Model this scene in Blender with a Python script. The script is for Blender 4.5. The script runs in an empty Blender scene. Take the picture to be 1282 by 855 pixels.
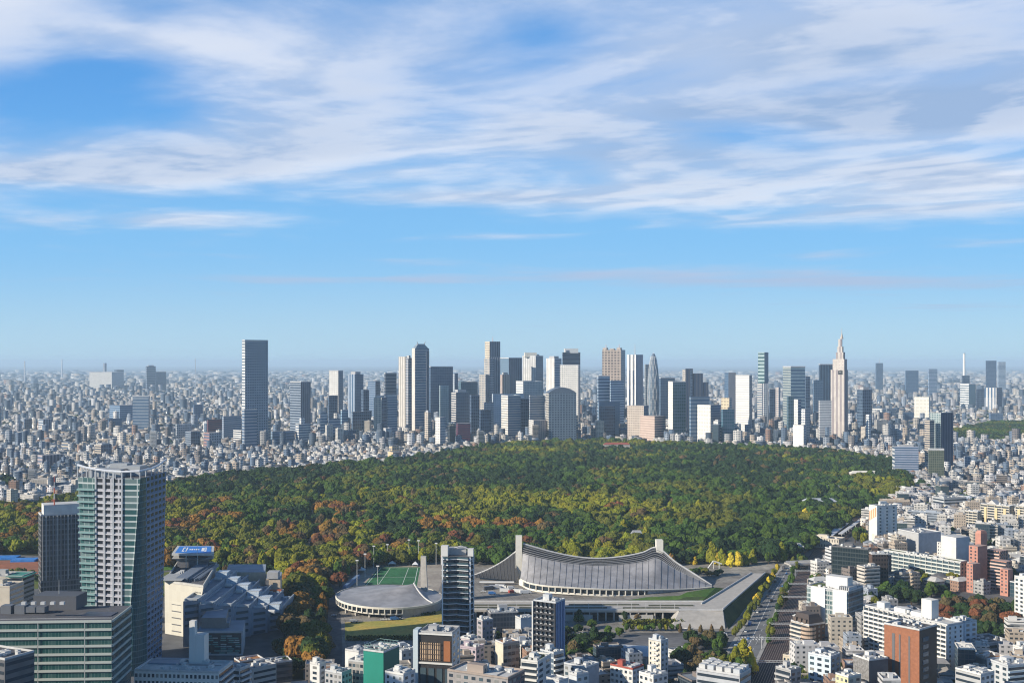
import bpy, bmesh, math, random
import numpy as np
from mathutils import Vector
R = math.radians
C = bpy.context.scene.collection
scene = bpy.context.scene
F, HOR, CX, H = 1455.0, 454.0, 641.0, 205.0      # focal length, horizon row, centre column (pixels of the 1282 px photo), eye height in metres

# ------------------------------------------------------------------ camera
cam_d = bpy.data.cameras.new('camera'); cam = bpy.data.objects.new('camera', cam_d); C.objects.link(cam)
cam.location = (0, 0, H); cam.rotation_euler = (R(90), 0, 0)
cam_d.sensor_width = 36; cam_d.lens = F / 1282 * 36; cam_d.shift_y = (HOR - 427.5) / 1282
cam_d.clip_start = 1; cam_d.clip_end = 200000
scene.camera = cam
# ------------------------------------------------------------------ light
SUN_AZ, SUN_EL = 246.0, 24.0                     # clockwise from +Y (the view direction)
sd = Vector((math.sin(R(SUN_AZ)) * math.cos(R(SUN_EL)), math.cos(R(SUN_AZ)) * math.cos(R(SUN_EL)), math.sin(R(SUN_EL))))
sun_d = bpy.data.lights.new('sun', 'SUN'); sun_d.energy = 5.0; sun_d.angle = R(0.53); sun_d.color = (1.0, 0.90, 0.74)
sun = bpy.data.objects.new('sun', sun_d); C.objects.link(sun); sun.rotation_euler = sd.to_track_quat('Z', 'Y').to_euler()
sun.location = (-500, -300, 900)
SKY_STRENGTH = 0.094
scene.view_settings.view_transform = 'Standard'; scene.view_settings.look = 'None'
scene.view_settings.exposure = 0.36; scene.view_settings.gamma = 1; scene.view_settings.use_curve_mapping = False
scene.render.engine = 'CYCLES'
scene.cycles.use_denoising = True; scene.cycles.filter_width = 1.15
scene.cycles.max_bounces = 5; scene.cycles.diffuse_bounces = 2; scene.cycles.glossy_bounces = 2; scene.cycles.transmission_bounces = 2
scene.cycles.volume_bounces = 2; scene.cycles.transparent_max_bounces = 6
scene.cycles.caustics_reflective = False; scene.cycles.caustics_refractive = False

class NT:
    """small helper to write node trees"""
    def __init__(s, tree): s.t = tree; s.n = tree.nodes; s.l = tree.links
    def new(s, kind, **kw):
        n = s.n.new(kind)
        for k, v in kw.items(): setattr(n, k, v)
        return n
    def put(s, sock, v):
        if hasattr(v, 'is_output') or isinstance(v, bpy.types.NodeSocket): s.l.new(v, sock)
        else:
            if isinstance(v, tuple) and len(v) == 3 and sock.type == 'RGBA': v = v + (1,)
            sock.default_value = v
    def math(s, op, a, b=None, c=None, clamp=False):
        n = s.new('ShaderNodeMath', operation=op); n.use_clamp = clamp
        s.put(n.inputs[0], a)
        if b is not None: s.put(n.inputs[1], b)
        if c is not None: s.put(n.inputs[2], c)
        return n.outputs[0]
    def mix(s, f, a, b, blend='MIX'):
        n = s.new('ShaderNodeMix', data_type='RGBA', blend_type=blend)
        s.put(n.inputs[0], f); s.put(n.inputs[6], a); s.put(n.inputs[7], b)
        return n.outputs[2]
    def ramp(s, f, lo, hi, a=0.0, b=1.0, smooth=True):
        n = s.new('ShaderNodeMapRange'); n.interpolation_type = 'SMOOTHSTEP' if smooth else 'LINEAR'
        for i, v in enumerate((f, lo, hi, a, b)): s.put(n.inputs[i], v)
        return n.outputs[0]
    def noise(s, vec, scale, detail=3, rough=0.5, dist=0.0, dims='3D'):
        n = s.new('ShaderNodeTexNoise', noise_dimensions=dims)
        if vec is not None: s.put(n.inputs['Vector'], vec)
        n.inputs['Scale'].default_value = scale; n.inputs['Detail'].default_value = detail
        n.inputs['Roughness'].default_value = rough; n.inputs['Distortion'].default_value = dist
        return n.outputs['Fac']
    def combine(s, x, y, z=0.0):
        n = s.new('ShaderNodeCombineXYZ')
        for i, v in enumerate((x, y, z)): s.put(n.inputs[i], v)
        return n.outputs[0]

# ------------------------------------------------------------------ sky with a high sheet of broken cloud
w = bpy.data.worlds.new('World'); scene.world = w; w.use_nodes = True
T = NT(w.node_tree); T.n.clear()
sky = T.new('ShaderNodeTexSky', sky_type='NISHITA', sun_disc=False, sun_elevation=R(SUN_EL), sun_rotation=R(SUN_AZ))
sky.altitude = 200; sky.air_density = 1.0; sky.dust_density = 0.25; sky.ozone_density = 2.0
hs = T.new('ShaderNodeHueSaturation'); hs.inputs['Saturation'].default_value = 1.15; hs.inputs['Value'].default_value = 1.0
T.l.new(sky.outputs[0], hs.inputs['Color'])
tc = T.new('ShaderNodeTexCoord'); sep = T.new('ShaderNodeSeparateXYZ'); T.l.new(tc.outputs['Generated'], sep.inputs[0])
dx, dy, dz = sep.outputs
zz = T.math('MAXIMUM', dz, 0.012)
ax = T.math('DIVIDE', dx, zz); ay = T.math('DIVIDE', dy, zz)                     # where the view line meets the cloud sheet
# streaks drift along a slanted wind direction
wx = T.math('ADD', T.math('MULTIPLY', ax, 0.75), T.math('MULTIPLY', ay, -0.40))
wy = T.math('ADD', T.math('MULTIPLY', ay, 0.90), T.math('MULTIPLY', ax, 0.60))
p = T.combine(wx, wy, 3.7)
nb_ = T.noise(p, 2.6, 7, 0.58, 0.3)
n1 = T.math('ADD', T.math('MULTIPLY', T.noise(p, 0.85, 6, 0.50, 0.5), 0.78), T.math('MULTIPLY', nb_, 0.22))
n2 = T.noise(p, 0.33, 3, 0.5, 0.2)
p3 = T.combine(T.math('ADD', wx, 0.16), T.math('ADD', wy, 0.12), 3.7)
n3 = T.math('ADD', T.math('MULTIPLY', T.noise(p3, 0.85, 6, 0.52, 0.5), 0.72), T.math('MULTIPLY', T.noise(p3, 2.6, 7, 0.58, 0.3), 0.28))
# regional cover as bearings on the sky: tangent of azimuth and of elevation
az = T.math('DIVIDE', dx, T.math('MAXIMUM', dy, 0.05)); el = T.math('DIVIDE', dz, T.math('MAXIMUM', dy, 0.05))
def spot(u, v, su, sv, amp):
    a = T.math('DIVIDE', T.math('SUBTRACT', az, u), su); b = T.math('DIVIDE', T.math('SUBTRACT', el, v), sv)
    q = T.math('ADD', T.math('MULTIPLY', a, a), T.math('MULTIPLY', b, b))
    return T.math('MULTIPLY', T.math('EXPONENT', T.math('MULTIPLY', q, -1.0)), amp)
def P2(x, y): return ((x - CX) / F, (HOR - y) / F)
cover = T.math('ADD', T.ramp(el, 0.085, 0.20, -0.20, 0.165), T.ramp(el, 0.42, 0.9, 0.0, -0.45))
for (x, y, sx, sy, amp) in [(60, 130, 170, 50, -0.36), (150, 85, 90, 22, -0.2), (950, 168, 80, 22, -0.26), (1250, 185, 80, 30, -.1), (1120, 90, 160, 22, -0.08), (150, 218, 190, 18, 0.26), (420, 190, 200, 25, 0.12), (1140, 140, 190, 26, 0.26), (1180, 215, 70, 14, .2), (560, 150, 60, 22, -.14), (680, 50, 70, 26, -.18),
                            (720, 160, 190, 60, 0.14), (1000, 250, 240, 24, 0.30), (560, 247, 220, 10, 0.26), (220, 275, 130, 11, 0.30), (1200, 225, 130, 26, 0.22), (1230, 258, 90, 12, 0.2), (330, 215, 120, 12, .14), (300, 60, 200, 40, 0.10), (980, 60, 260, 50, 0.12), (640, 90, 90, 26, -0.10),
                            (400, 351, 240, 5, 0.36), (860, 345, 300, 13, 0.385), (500, 326, 90, 6, 0.28), (1150, 354, 220, 10, 0.36), (1190, 383, 120, 4, 0.30), (640, 296, 90, 6, 0.2), (1040, 320, 60, 5, 0.2)]:
    u, v = P2(x, y)
    cover = T.math('ADD', cover, spot(u, v, sx / F, sy / F, amp))
dens = T.math('ADD', T.math('ADD', n1, T.math('MULTIPLY', T.math('SUBTRACT', n2, 0.5), 0.35)), cover)
mask = T.ramp(dens, 0.33, 0.88)
mask = T.math('MULTIPLY', mask, 0.90)
shade = T.ramp(T.math('SUBTRACT', n3, n1), -0.06, 0.07, 0.0, 1.0)
body = T.ramp(n2, 0.35, 0.68)
thick = T.math('MULTIPLY', T.ramp(dens, 0.62, 0.95), 0.30)
lit = T.mix(T.math('ADD', T.math('MULTIPLY', T.math('ADD', shade, body), 0.42), thick, clamp=True), (8.0, 8.05, 8.4), (3.0, 4.1, 6.0))
lowlit = T.mix(T.ramp(el, 0.06, 0.15), (3.55, 4.6, 6.4), lit)
clear = T.mix(1.0, hs.outputs[0], (0.62, 0.90, 1.16), 'MULTIPLY')
low = T.mix(T.ramp(el, 0.0, 0.11), (3.9, 5.8, 7.3), T.mix(T.ramp(el, 0.09, 0.26), (2.05, 4.65, 7.7), (1.05, 3.35, 7.3)))            # dry clear autumn air: the warm band of the sky model is tamed low down
clear = T.mix(T.ramp(el, 0.10, 0.55, 0.9, 0.25), clear, low)
skyc = T.mix(mask, clear, lowlit)
zen = T.ramp(dz, 0.30, 0.85, 1.0, 0.42)                  # deep blue overhead
skyc = T.mix(1.0, skyc, T.combine(zen, zen, zen), 'MULTIPLY')
bg = T.new('ShaderNodeBackground'); T.l.new(skyc, bg.inputs[0]); bg.inputs[1].default_value = SKY_STRENGTH
T.l.new(bg.outputs[0], T.new('ShaderNodeOutputWorld').inputs[0])

# ------------------------------------------------------------------ pixel <-> ground
def G(px, py, z=0.0):
    Y = (H - z) * F / (py - HOR)
    return Vector(((px - CX) * Y / F, Y, z))
def AT(px, Y, z=0.0): return Vector(((px - CX) * Y / F, Y, z))
def ZT(py, Y): return H - (py - HOR) * Y / F
def PX(x, y, z=0.0): return (CX + x * F / y, HOR + (H - z) * F / y)

# ------------------------------------------------------------------ materials
def bsdf(name):
    m = bpy.data.materials.new(name); m.use_nodes = True
    t = NT(m.node_tree); b = m.node_tree.nodes['Principled BSDF']
    return m, t, b
MC = {}
def plain(col, rough=0.7, var=0.12, scale=0.35, metal=0.0, spec=0.35):
    key = ('p', col, rough, var, scale, metal, spec)
    if key in MC: return MC[key]
    m, t, b = bsdf('painted_surface')
    tcn = t.new('ShaderNodeTexCoord')
    n = t.noise(tcn.outputs['Object'], scale, 4, 0.6)
    f = t.ramp(n, 0.25, 0.75, 1 - var, 1 + var)
    t.put(b.inputs['Base Color'], t.mix(1.0, col + (1,), t.combine(f, f, f), 'MULTIPLY'))
    b.inputs['Roughness'].default_value = rough; b.inputs['Metallic'].default_value = metal
    b.inputs['Specular IOR Level'].default_value = spec
    MC[key] = m; return m

def facade_group():
    g = bpy.data.node_groups.new('facade', 'ShaderNodeTree')
    for nm, ty, dv in [('Wall', 'NodeSocketColor', None), ('Glass', 'NodeSocketColor', None), ('Bay', 'NodeSocketFloat', 3.0), ('Storey', 'NodeSocketFloat', 3.5),
                       ('Width', 'NodeSocketFloat', 0.6), ('Height', 'NodeSocketFloat', 0.5), ('Blinds', 'NodeSocketFloat', 0.3)]:
        s = g.interface.new_socket(nm, in_out='INPUT', socket_type=ty)
        if dv: s.default_value = dv
    g.interface.new_socket('BSDF', in_out='OUTPUT', socket_type='NodeSocketShader')
    t = NT(g); i = t.new('NodeGroupInput'); I = i.outputs
    uv = t.new('ShaderNodeUVMap'); s = t.new('ShaderNodeSeparateXYZ'); t.l.new(uv.outputs[0], s.inputs[0])
    u = t.math('DIVIDE', s.outputs[0], I['Bay']); v = t.math('DIVIDE', s.outputs[1], I['Storey'])
    fu = t.math('FRACT', u); fv = t.math('FRACT', v)
    mu = t.math('LESS_THAN', t.math('ABSOLUTE', t.math('SUBTRACT', fu, 0.5)), t.math('MULTIPLY', I['Width'], 0.5))
    mv = t.math('LESS_THAN', t.math('ABSOLUTE', t.math('SUBTRACT', fv, 0.5)), t.math('MULTIPLY', I['Height'], 0.5))
    mask = t.math('MULTIPLY', mu, mv)
    wn = t.new('ShaderNodeTexWhiteNoise', noise_dimensions='2D'); t.l.new(t.combine(t.math('FLOOR', u), t.math('FLOOR', v)), wn.inputs['Vector'])
    gl = t.mix(t.math('MULTIPLY', t.math('POWER', wn.outputs['Value'], 2.5), I['Blinds']), I['Glass'], I['Wall'])
    tcn = t.new('ShaderNodeTexCoord')
    n = t.noise(tcn.outputs['Object'], 0.06, 5, 0.6); k = t.ramp(n, 0.25, 0.75, 0.86, 1.1)
    streak = t.noise(t.combine(t.math('MULTIPLY', s.outputs[0], 1.2), t.math('MULTIPLY', s.outputs[1], 0.06)), 0.6, 3, 0.6)
    k = t.math('MULTIPLY', k, t.ramp(streak, 0.3, 0.7, 0.90, 1.06))
    wall = t.mix(1.0, I['Wall'], t.combine(k, k, k), 'MULTIPLY')
    b = t.new('ShaderNodeBsdfPrincipled')
    t.put(b.inputs['Base Color'], t.mix(mask, wall, gl)); t.put(b.inputs['Roughness'], t.ramp(mask, 0, 1, 0.75, 0.18, False))
    b.inputs['Specular IOR Level'].default_value = 0.4
    o = t.new('NodeGroupOutput'); t.l.new(b.outputs[0], o.inputs[0])
    return g
FG = facade_group()
def facade(wall, glass, bay=4.0, storey=4.0, wf=0.6, hf=0.5, blinds=0.25):
    key = ('f', wall, glass, bay, storey, wf, hf, blinds)
    if key in MC: return MC[key]
    m = bpy.data.materials.new('facade'); m.use_nodes = True; t = NT(m.node_tree); t.n.clear()
    g = t.new('ShaderNodeGroup'); g.node_tree = FG
    if wall == 'tint':
        a = t.new('ShaderNodeAttribute', attribute_name='tint'); t.l.new(a.outputs['Color'], g.inputs['Wall'])
    else: g.inputs['Wall'].default_value = wall + (1,)
    g.inputs['Glass'].default_value = glass + (1,)
    for k, v in (('Bay', bay), ('Storey', storey), ('Width', wf), ('Height', hf), ('Blinds', blinds)): g.inputs[k].default_value = v
    t.l.new(g.outputs[0], t.new('ShaderNodeOutputMaterial').inputs[0])
    MC[key] = m; return m
def tinted(rough=0.85):
    if ('t', rough) in MC: return MC[('t', rough)]
    m, t, b = bsdf('roof_surface'); a = t.new('ShaderNodeAttribute', attribute_name='tint')
    g = t.new('ShaderNodeNewGeometry'); n = t.noise(g.outputs['Position'], 0.15, 3, 0.6); f = t.ramp(n, 0.3, 0.7, 0.85, 1.12)
    t.put(b.inputs['Base Color'], t.mix(1.0, a.outputs['Color'], t.combine(f, f, f), 'MULTIPLY')); b.inputs['Roughness'].default_value = rough
    MC[('t', rough)] = m; return m
def ground_mat(cols, scale, rough=0.9, detail=6, thresh=(0.35, 0.65), joint=0.0):
    m, t, b = bsdf('ground_surface'); g = t.new('ShaderNodeNewGeometry')
    n = t.noise(g.outputs['Position'], scale, detail, 0.62)
    c = t.mix(t.ramp(n, *thresh), cols[0] + (1,), cols[1] + (1,))
    f2 = t.ramp(t.noise(g.outputs['Position'], scale * 7, 4, 0.6), 0.3, 0.7, 0.82, 1.15)
    if joint:                                          # paving joints
        s = t.new('ShaderNodeSeparateXYZ'); t.l.new(g.outputs['Position'], s.inputs[0]); jx = t.math('FRACT', t.math('DIVIDE', t.math('ADD', s.outputs[0], t.math('MULTIPLY', s.outputs[1], .25)), joint)); jy = t.math('FRACT', t.math('DIVIDE', s.outputs[1], joint * 2.2))
        jm = t.math('MAXIMUM', t.math('LESS_THAN', jx, .09), t.math('LESS_THAN', jy, .10)); f2 = t.math('MULTIPLY', f2, t.math('SUBTRACT', 1.0, t.math('MULTIPLY', jm, .28)))
        wn = t.new('ShaderNodeTexWhiteNoise', noise_dimensions='2D'); t.l.new(t.combine(t.math('FLOOR', t.math('DIVIDE', s.outputs[0], joint * 2)), t.math('FLOOR', t.math('DIVIDE', s.outputs[1], joint * 4))), wn.inputs['Vector']); f2 = t.math('MULTIPLY', f2, t.ramp(wn.outputs['Value'], 0, 1, .86, 1.1, False))
    t.put(b.inputs['Base Color'], t.mix(1.0, c, t.combine(f2, f2, f2), 'MULTIPLY')); b.inputs['Roughness'].default_value = rough
    b.inputs['Specular IOR Level'].default_value = 0.2
    return m
def leaf_mat():
    m, t, b = bsdf('foliage')
    a = t.new('ShaderNodeAttribute', attribute_type='INSTANCER', attribute_name='tint')
    g = t.new('ShaderNodeNewGeometry')
    n = t.noise(g.outputs['Position'], 0.45, 3, 0.6); f = t.ramp(n, 0.25, 0.75, 0.72, 1.32)
    r = t.new('ShaderNodeTexWhiteNoise', noise_dimensions='1D'); t.l.new(g.outputs['Random Per Island'], r.inputs['W'])
    f = t.math('MULTIPLY', f, t.ramp(r.outputs['Value'], 0, 1, 0.82, 1.2, False))
    t.put(b.inputs['Base Color'], t.mix(1.0, a.outputs['Color'], t.combine(f, f, f), 'MULTIPLY'))
    b.inputs['Roughness'].default_value = 0.75; b.inputs['Specular IOR Level'].default_value = 0.12
    return m
LEAF = leaf_mat()

# ------------------------------------------------------------------ mesh building
class MB:
    def __init__(s): s.v = []; s.f = []; s.uv = []; s.m = []
    def face(s, pts, mat=0, uv=None):
        i = len(s.v); s.v += [tuple(p) for p in pts]; s.f.append(tuple(range(i, i + len(pts)))); s.m.append(mat)
        s.uv += uv if uv else [(0.0, 0.0)] * len(pts)
    def prism(s, poly, z0, z1, top=None, wall=0, cap=1, floor=False, walls=None):
        """poly is counter-clockwise seen from above; walls = material per side"""
        top = top or poly; n = len(poly); u = 0
        for i in range(n):
            a, b, c, d = poly[i], poly[(i + 1) % n], top[(i + 1) % n], top[i]
            L = math.hypot(b[0] - a[0], b[1] - a[1])
            mt = walls[i] if walls else wall
            if mt is not None:
                s.face([(a[0], a[1], z0), (b[0], b[1], z0), (c[0], c[1], z1), (d[0], d[1], z1)], mt, [(u, 0), (u + L, 0), (u + L, z1 - z0), (u, z1 - z0)])
            u += L
        if cap is not None: s.face([(q[0], q[1], z1) for q in top], cap, [(q[0], q[1]) for q in top])
        if floor: s.face([(q[0], q[1], z0) for q in reversed(poly)], cap or 0)
        return s
    def box(s, c, t, w, d, z0, z1, mat=0, cap=None):
        """centre c, direction t of the w side"""
        t = Vector((t[0], t[1])).normalized(); nrm = Vector((-t.y, t.x)); c = Vector((c[0], c[1]))
        q = [c - t * w / 2 - nrm * d / 2, c + t * w / 2 - nrm * d / 2, c + t * w / 2 + nrm * d / 2, c - t * w / 2 + nrm * d / 2]
        return s.prism(q, z0, z1, wall=mat, cap=mat if cap is None else cap, floor=True)
    def tube(s, a, b, r, r2=None, n=6, mat=0):
        a = Vector(a); b = Vector(b); d = (b - a).normalized(); r2 = r if r2 is None else r2
        x = d.orthogonal().normalized(); y = d.cross(x)
        ra = [a + (x * math.cos(k * 2 * math.pi / n) + y * math.sin(k * 2 * math.pi / n)) * r for k in range(n)]
        rb = [b + (x * math.cos(k * 2 * math.pi / n) + y * math.sin(k * 2 * math.pi / n)) * r2 for k in range(n)]
        for k in range(n):
            j = (k + 1) % n; s.face([ra[k], ra[j], rb[j], rb[k]], mat, [(k, 0), (k + 1, 0), (k + 1, 1), (k, 1)])
        s.face(rb, mat); s.face(list(reversed(ra)), mat); return s
    def path(s, pts, r, n=6, mat=0):
        for a, b in zip(pts[:-1], pts[1:]): s.tube(a, b, r, n=n, mat=mat)
        return s
    def lathe(s, c, prof, n=16, mat=0):
        rings = [[(c[0] + r * math.cos(2 * math.pi * k / n), c[1] + r * math.sin(2 * math.pi * k / n), z) for k in range(n)] for r, z in prof]
        for a, b in zip(rings[:-1], rings[1:]):
            for k in range(n):
                j = (k + 1) % n; s.face([a[k], a[j], b[j], b[k]], mat, [(k, a[k][2]), (k + 1, a[k][2]), (k + 1, b[k][2]), (k, b[k][2])])
        s.face(rings[-1], mat); return s
    def grid(s, rows, mat=0, uvs=None, smooth=True):
        for i in range(len(rows) - 1):
            for j in range(len(rows[0]) - 1):
                uv = [uvs[a][b] for a, b in ((i, j), (i, j + 1), (i + 1, j + 1), (i + 1, j))] if uvs else None
                s.face([rows[i][j], rows[i][j + 1], rows[i + 1][j + 1], rows[i + 1][j]], mat, uv)
        return s
    def build(s, name, mats, parent=None, smooth=False, weld=False):
        loc = parent.location.copy() if parent and parent.parent is None else Vector((0, 0, 0))
        if parent and parent.parent: loc = parent.parent.location
        me = bpy.data.meshes.new(name)
        me.from_pydata([(x - loc.x, y - loc.y, z - loc.z) for x, y, z in s.v], [], s.f)
        uvl = me.uv_layers.new(name='UVMap'); uvl.data.foreach_set('uv', np.array(s.uv, dtype=np.float32).ravel())
        for m in (mats if isinstance(mats, (list, tuple)) else [mats]): me.materials.append(m)
        me.polygons.foreach_set('material_index', np.array(s.m, dtype=np.int32))
        if weld:
            bm = bmesh.new(); bm.from_mesh(me); bmesh.ops.remove_doubles(bm, verts=bm.verts, dist=0.001); bm.to_mesh(me); bm.free()
        if smooth: me.polygons.foreach_set('use_smooth', np.ones(len(me.polygons), dtype=bool))
        me.update()
        o = bpy.data.objects.new(name, me); C.objects.link(o)
        if parent: o.parent = parent
        return o
def tag(o, label, cat, group=None):
    o['label'] = label; o['category'] = cat
    if group: o['group'] = group
    return o
def thing(name, loc, label, cat, group=None, rz=0.0):
    o = bpy.data.objects.new(name, None); C.objects.link(o); o.location = loc; o.rotation_euler = (0, 0, rz); o.empty_display_size = 2
    return tag(o, label, cat, group)
def structure(name, poly, z, mat):
    m = MB(); m.face([(q[0], q[1], z) for q in poly], 0, [(q[0], q[1]) for q in poly]); o = m.build(name, mat); o['kind'] = 'structure'; return o
UB = {}
def unit_box(mat):
    if mat.name in UB: return UB[mat.name]
    m = MB(); m.box((0, 0), (1, 0), 1, 1, -0.5, 0.5); o = m.build('box', mat); me = o.data; bpy.data.objects.remove(o); UB[mat.name] = me; return me
def piece(name, mat, parent, c, t, w, d, h):
    """a box part: world centre c, w along t, d across, h tall"""
    me = unit_box(mat); o = bpy.data.objects.new(name, me); C.objects.link(o); o.parent = parent
    base = parent.location if parent.parent is None else Vector((0, 0, 0))
    o.location = Vector(c) - base; o.rotation_euler = (0, 0, math.atan2(t[1], t[0])); o.scale = (w, d, h); return o

# ------------------------------------------------------------------ where things stand, for labels that point to one thing
MARKS = []
def mark(phrase, x, y): MARKS.append((phrase, x, y))
ORD = ['nearest', 'second nearest', 'third nearest', 'fourth nearest', 'fifth nearest', 'sixth nearest', 'seventh nearest', 'eighth nearest', 'ninth nearest', 'tenth nearest', 'eleventh nearest', 'twelfth nearest']
PENDING = []
def label_later(o, what, x, y): PENDING.append((o, what, x, y))
def finish_labels():
    buckets = {}
    for o, what, x, y in PENDING:
        best = None
        for ph, mx, my in MARKS:
            d = math.hypot((x - mx), (y - my) * 0.7)
            if best is None or d < best[0]:
                ddx = x / y * my - mx; ddy = y - my
                s = ('left of' if ddx < 0 else 'right of') if abs(ddx) > abs(ddy) * 0.6 else ('behind' if ddy > 0 else 'in front of')
                best = (d, s, ph)
        buckets.setdefault((what, best[1], best[2]), []).append((best[0], o))
    for (what, s, ph), L in buckets.items():
        L.sort(key=lambda q: q[0])
        for k, (d, o) in enumerate(L):
            o['label'] = ('%s %s %s' % (what, s, ph)) if len(L) == 1 else '%s %s %s, %s' % (what, s, ph, ORD[k] if k < len(ORD) else '%dth nearest' % (k + 1))
FOOT = []                                           # footprints taken: (x, y, radius)
# ------------------------------------------------------------------ ground, roads, tracks
def poly(*pts, z=0.0): return [G(x, y) for x, y in pts]
ASPH = (0.07, 0.072, 0.078); CONC = (0.36, 0.34, 0.31); LCONC = (0.50, 0.47, 0.42)
gm = ground_mat([(0.085, 0.088, 0.095), (0.16, 0.16, 0.165)], 0.012)
structure('ground', [(-60000, -3000), (60000, -3000), (60000, 70000), (-60000, 70000)], 0.0, gm)
FAR_EDGE = [(-60, 634), (0, 630), (60, 622), (140, 612), (210, 601), (270, 593), (330, 586), (400, 581), (450, 577), (500, 573), (560, 563), (620, 555), (680, 551), (750, 549), (830, 552),
            (900, 555), (1000, 559), (1060, 564), (1110, 571), (1138, 588), (1146, 600)]
NEAR_EDGE = [(1130, 620), (1090, 640), (1050, 662), (1015, 688), (985, 704), (940, 704), (830, 708), (640, 710), (560, 706), (440, 712), (425, 735), (415, 770), (430, 850), (352, 850), (366, 740), (352, 716), (200, 712), (100, 697), (0, 694), (-60, 694)]
forest_poly = [G(x, y, 13) for x, y in FAR_EDGE] + [G(x, y) for x, y in NEAR_EDGE]
soil = ground_mat([(0.035, 0.032, 0.015), (0.06, 0.065, 0.02)], 0.02)
structure('park_ground', forest_poly, 0.05, soil)
GARDEN = [G(1180, 538, 12), G(1240, 527, 12), G(1300, 525, 12), G(1310, 553, 4), G(1240, 552, 4), G(1195, 552, 4)]
structure('garden_ground', GARDEN, 0.05, soil)
structure('plaza_paving', poly((424, 790), (428, 728), (450, 705), (600, 703), (700, 706), (840, 703), (975, 700), (985, 706), (960, 745), (918, 792), (800, 792), (600, 806), (430, 812)), 0.10, ground_mat([(0.20, 0.185, 0.17), (0.31, 0.29, 0.26)], 0.03, joint=7))
structure('upper_plaza', poly((838, 704), (880, 698), (978, 696), (984, 704), (955, 716), (890, 724), (850, 716)), 0.15, ground_mat([(0.22, 0.205, 0.185), (0.36, 0.335, 0.29)], 0.02, joint=9))
structure('dry_lawn', poly((432, 779), (500, 776), (552, 764), (570, 768), (556, 800), (432, 801)), 0.16, ground_mat([(0.48, 0.35, 0.085), (0.34, 0.32, 0.08)], 0.05))
structure('pitch_surround', poly((436, 741), (462, 706), (545, 704), (560, 712), (548, 742)), 0.16, ground_mat([(0.30, 0.26, 0.22), (0.40, 0.36, 0.30)], 0.05))
structure('sports_pitch', poly((452, 737), (475, 710), (526, 710), (521, 737)), 0.22, ground_mat([(0.028, 0.12, 0.045), (0.045, 0.17, 0.07)], 0.03))
pl = MB()
def ground_line(m, a, b, wd, z=0.28):
    a = Vector((a[0], a[1])); b = Vector((b[0], b[1])); n = (b - a).normalized(); n = Vector((-n.y, n.x)) * wd / 2
    m.face([(*(a - n), z), (*(b - n), z), (*(b + n), z), (*(a + n), z)])
q = poly((456, 735), (477, 711), (523, 711), (518, 735))
for i in range(4): ground_line(pl, q[i], q[(i + 1) % 4], 0.5)
ground_line(pl, (q[0] + q[1]) / 2, (q[2] + q[3]) / 2, 0.5)
for a, b in ((0.25, 0.0), (0.75, 0.0)): ground_line(pl, q[0].lerp(q[3], a), q[1].lerp(q[2], a), 0.4)
o = pl.build('pitch_markings', plain((0.7, 0.75, 0.7), 0.8)); o['kind'] = 'structure'
structure('running_track', poly((-60, 717), (-60, 703), (60, 701), (200, 706), (200, 714), (60, 718)), 0.2, ground_mat([(0.34, 0.13, 0.07), (0.28, 0.12, 0.07)], 0.03))
structure('park_lawn', poly((-60, 735), (-60, 718.5), (60, 719.5), (215, 716), (215, 740)), 0.2, ground_mat([(0.15, 0.14, 0.03), (0.07, 0.13, 0.03)], 0.03))
structure('school_field', poly((205, 714), (205, 698), (222, 697), (232, 712)), 0.24, ground_mat([(0.06, 0.17, 0.03), (0.09, 0.2, 0.04)], 0.03))
structure('park_path', poly((386, 716), (384, 632), (392, 632), (397, 716)), 0.2, ground_mat([(0.30, 0.27, 0.25), (0.36, 0.33, 0.31)], 0.03))
structure('clearing_lawn', poly((392, 624), (392, 618), (412, 618), (412, 624)), 0.2, ground_mat([(0.16, 0.2, 0.06), (0.2, 0.22, 0.07)], 0.03))
# road along the railway, its kerbs, lines; the street in front of the lawn; the avenue through the dark trees
road_m = ground_mat([(0.15, 0.155, 0.165), (0.20, 0.205, 0.21)], 0.03)
road_L = [(900, 838), (922, 803), (955, 752), (976, 716), (989, 699)]; road_R = [(940, 838), (957, 803), (973, 752), (992, 716), (1000, 699)]
pave_L = [(x - 6 + (838 - y) * 0.02, y) for x, y in road_L]; pave_R = [(x + 5 - (838 - y) * 0.02, y) for x, y in road_R]
def strip(name, L, Rr, z, mat): return structure(name, [G(*q) for q in Rr] + [G(*q) for q in reversed(L)], z, mat)
strip('road', road_L, road_R, 0.12, road_m)
pv = ground_mat([(0.30, 0.29, 0.28), (0.38, 0.37, 0.35)], 0.05)
for L, Rr in ((pave_L, road_L), (road_R, pave_R)):
    m = MB()
    for i in range(len(L) - 1):
        m.prism([G(*L[i]), G(*Rr[i]), G(*Rr[i + 1]), G(*L[i + 1])][::1], 0.0, 0.27, wall=0, cap=0)
    o = m.build('pavement', pv); o['kind'] = 'structure'
m = MB()
for k, off in ((0.5, 0.35), (0.27, 0.2), (0.74, 0.2)):
    P = [G(*a).lerp(G(*b), k) for a, b in zip(road_L, road_R)]
    for a, b in zip(P[:-1], P[1:]):
        n = max(1, int((b - a).length / 9))
        for i in range(n):
            if k == 0.5 or i % 2 == 0: ground_line(m, a.lerp(b, i / n), a.lerp(b, (i + (1 if k == 0.5 else 0.75)) / n), off, 0.14)
for yy in (801, 798.5, 712):
    a, b = [G(np.interp(-yy, [-y for x, y in E], [x for x, y in E]), yy) for E in (road_L, road_R)]
    for i in range(9): ground_line(m, a.lerp(b, (i + .2) / 9), a.lerp(b, (i + .2) / 9) + Vector((0.6, 4.5, 0)), 0.8, 0.14)
o = m.build('road_markings', plain((0.75, 0.75, 0.73), 0.7)); o['kind'] = 'structure'
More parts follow.
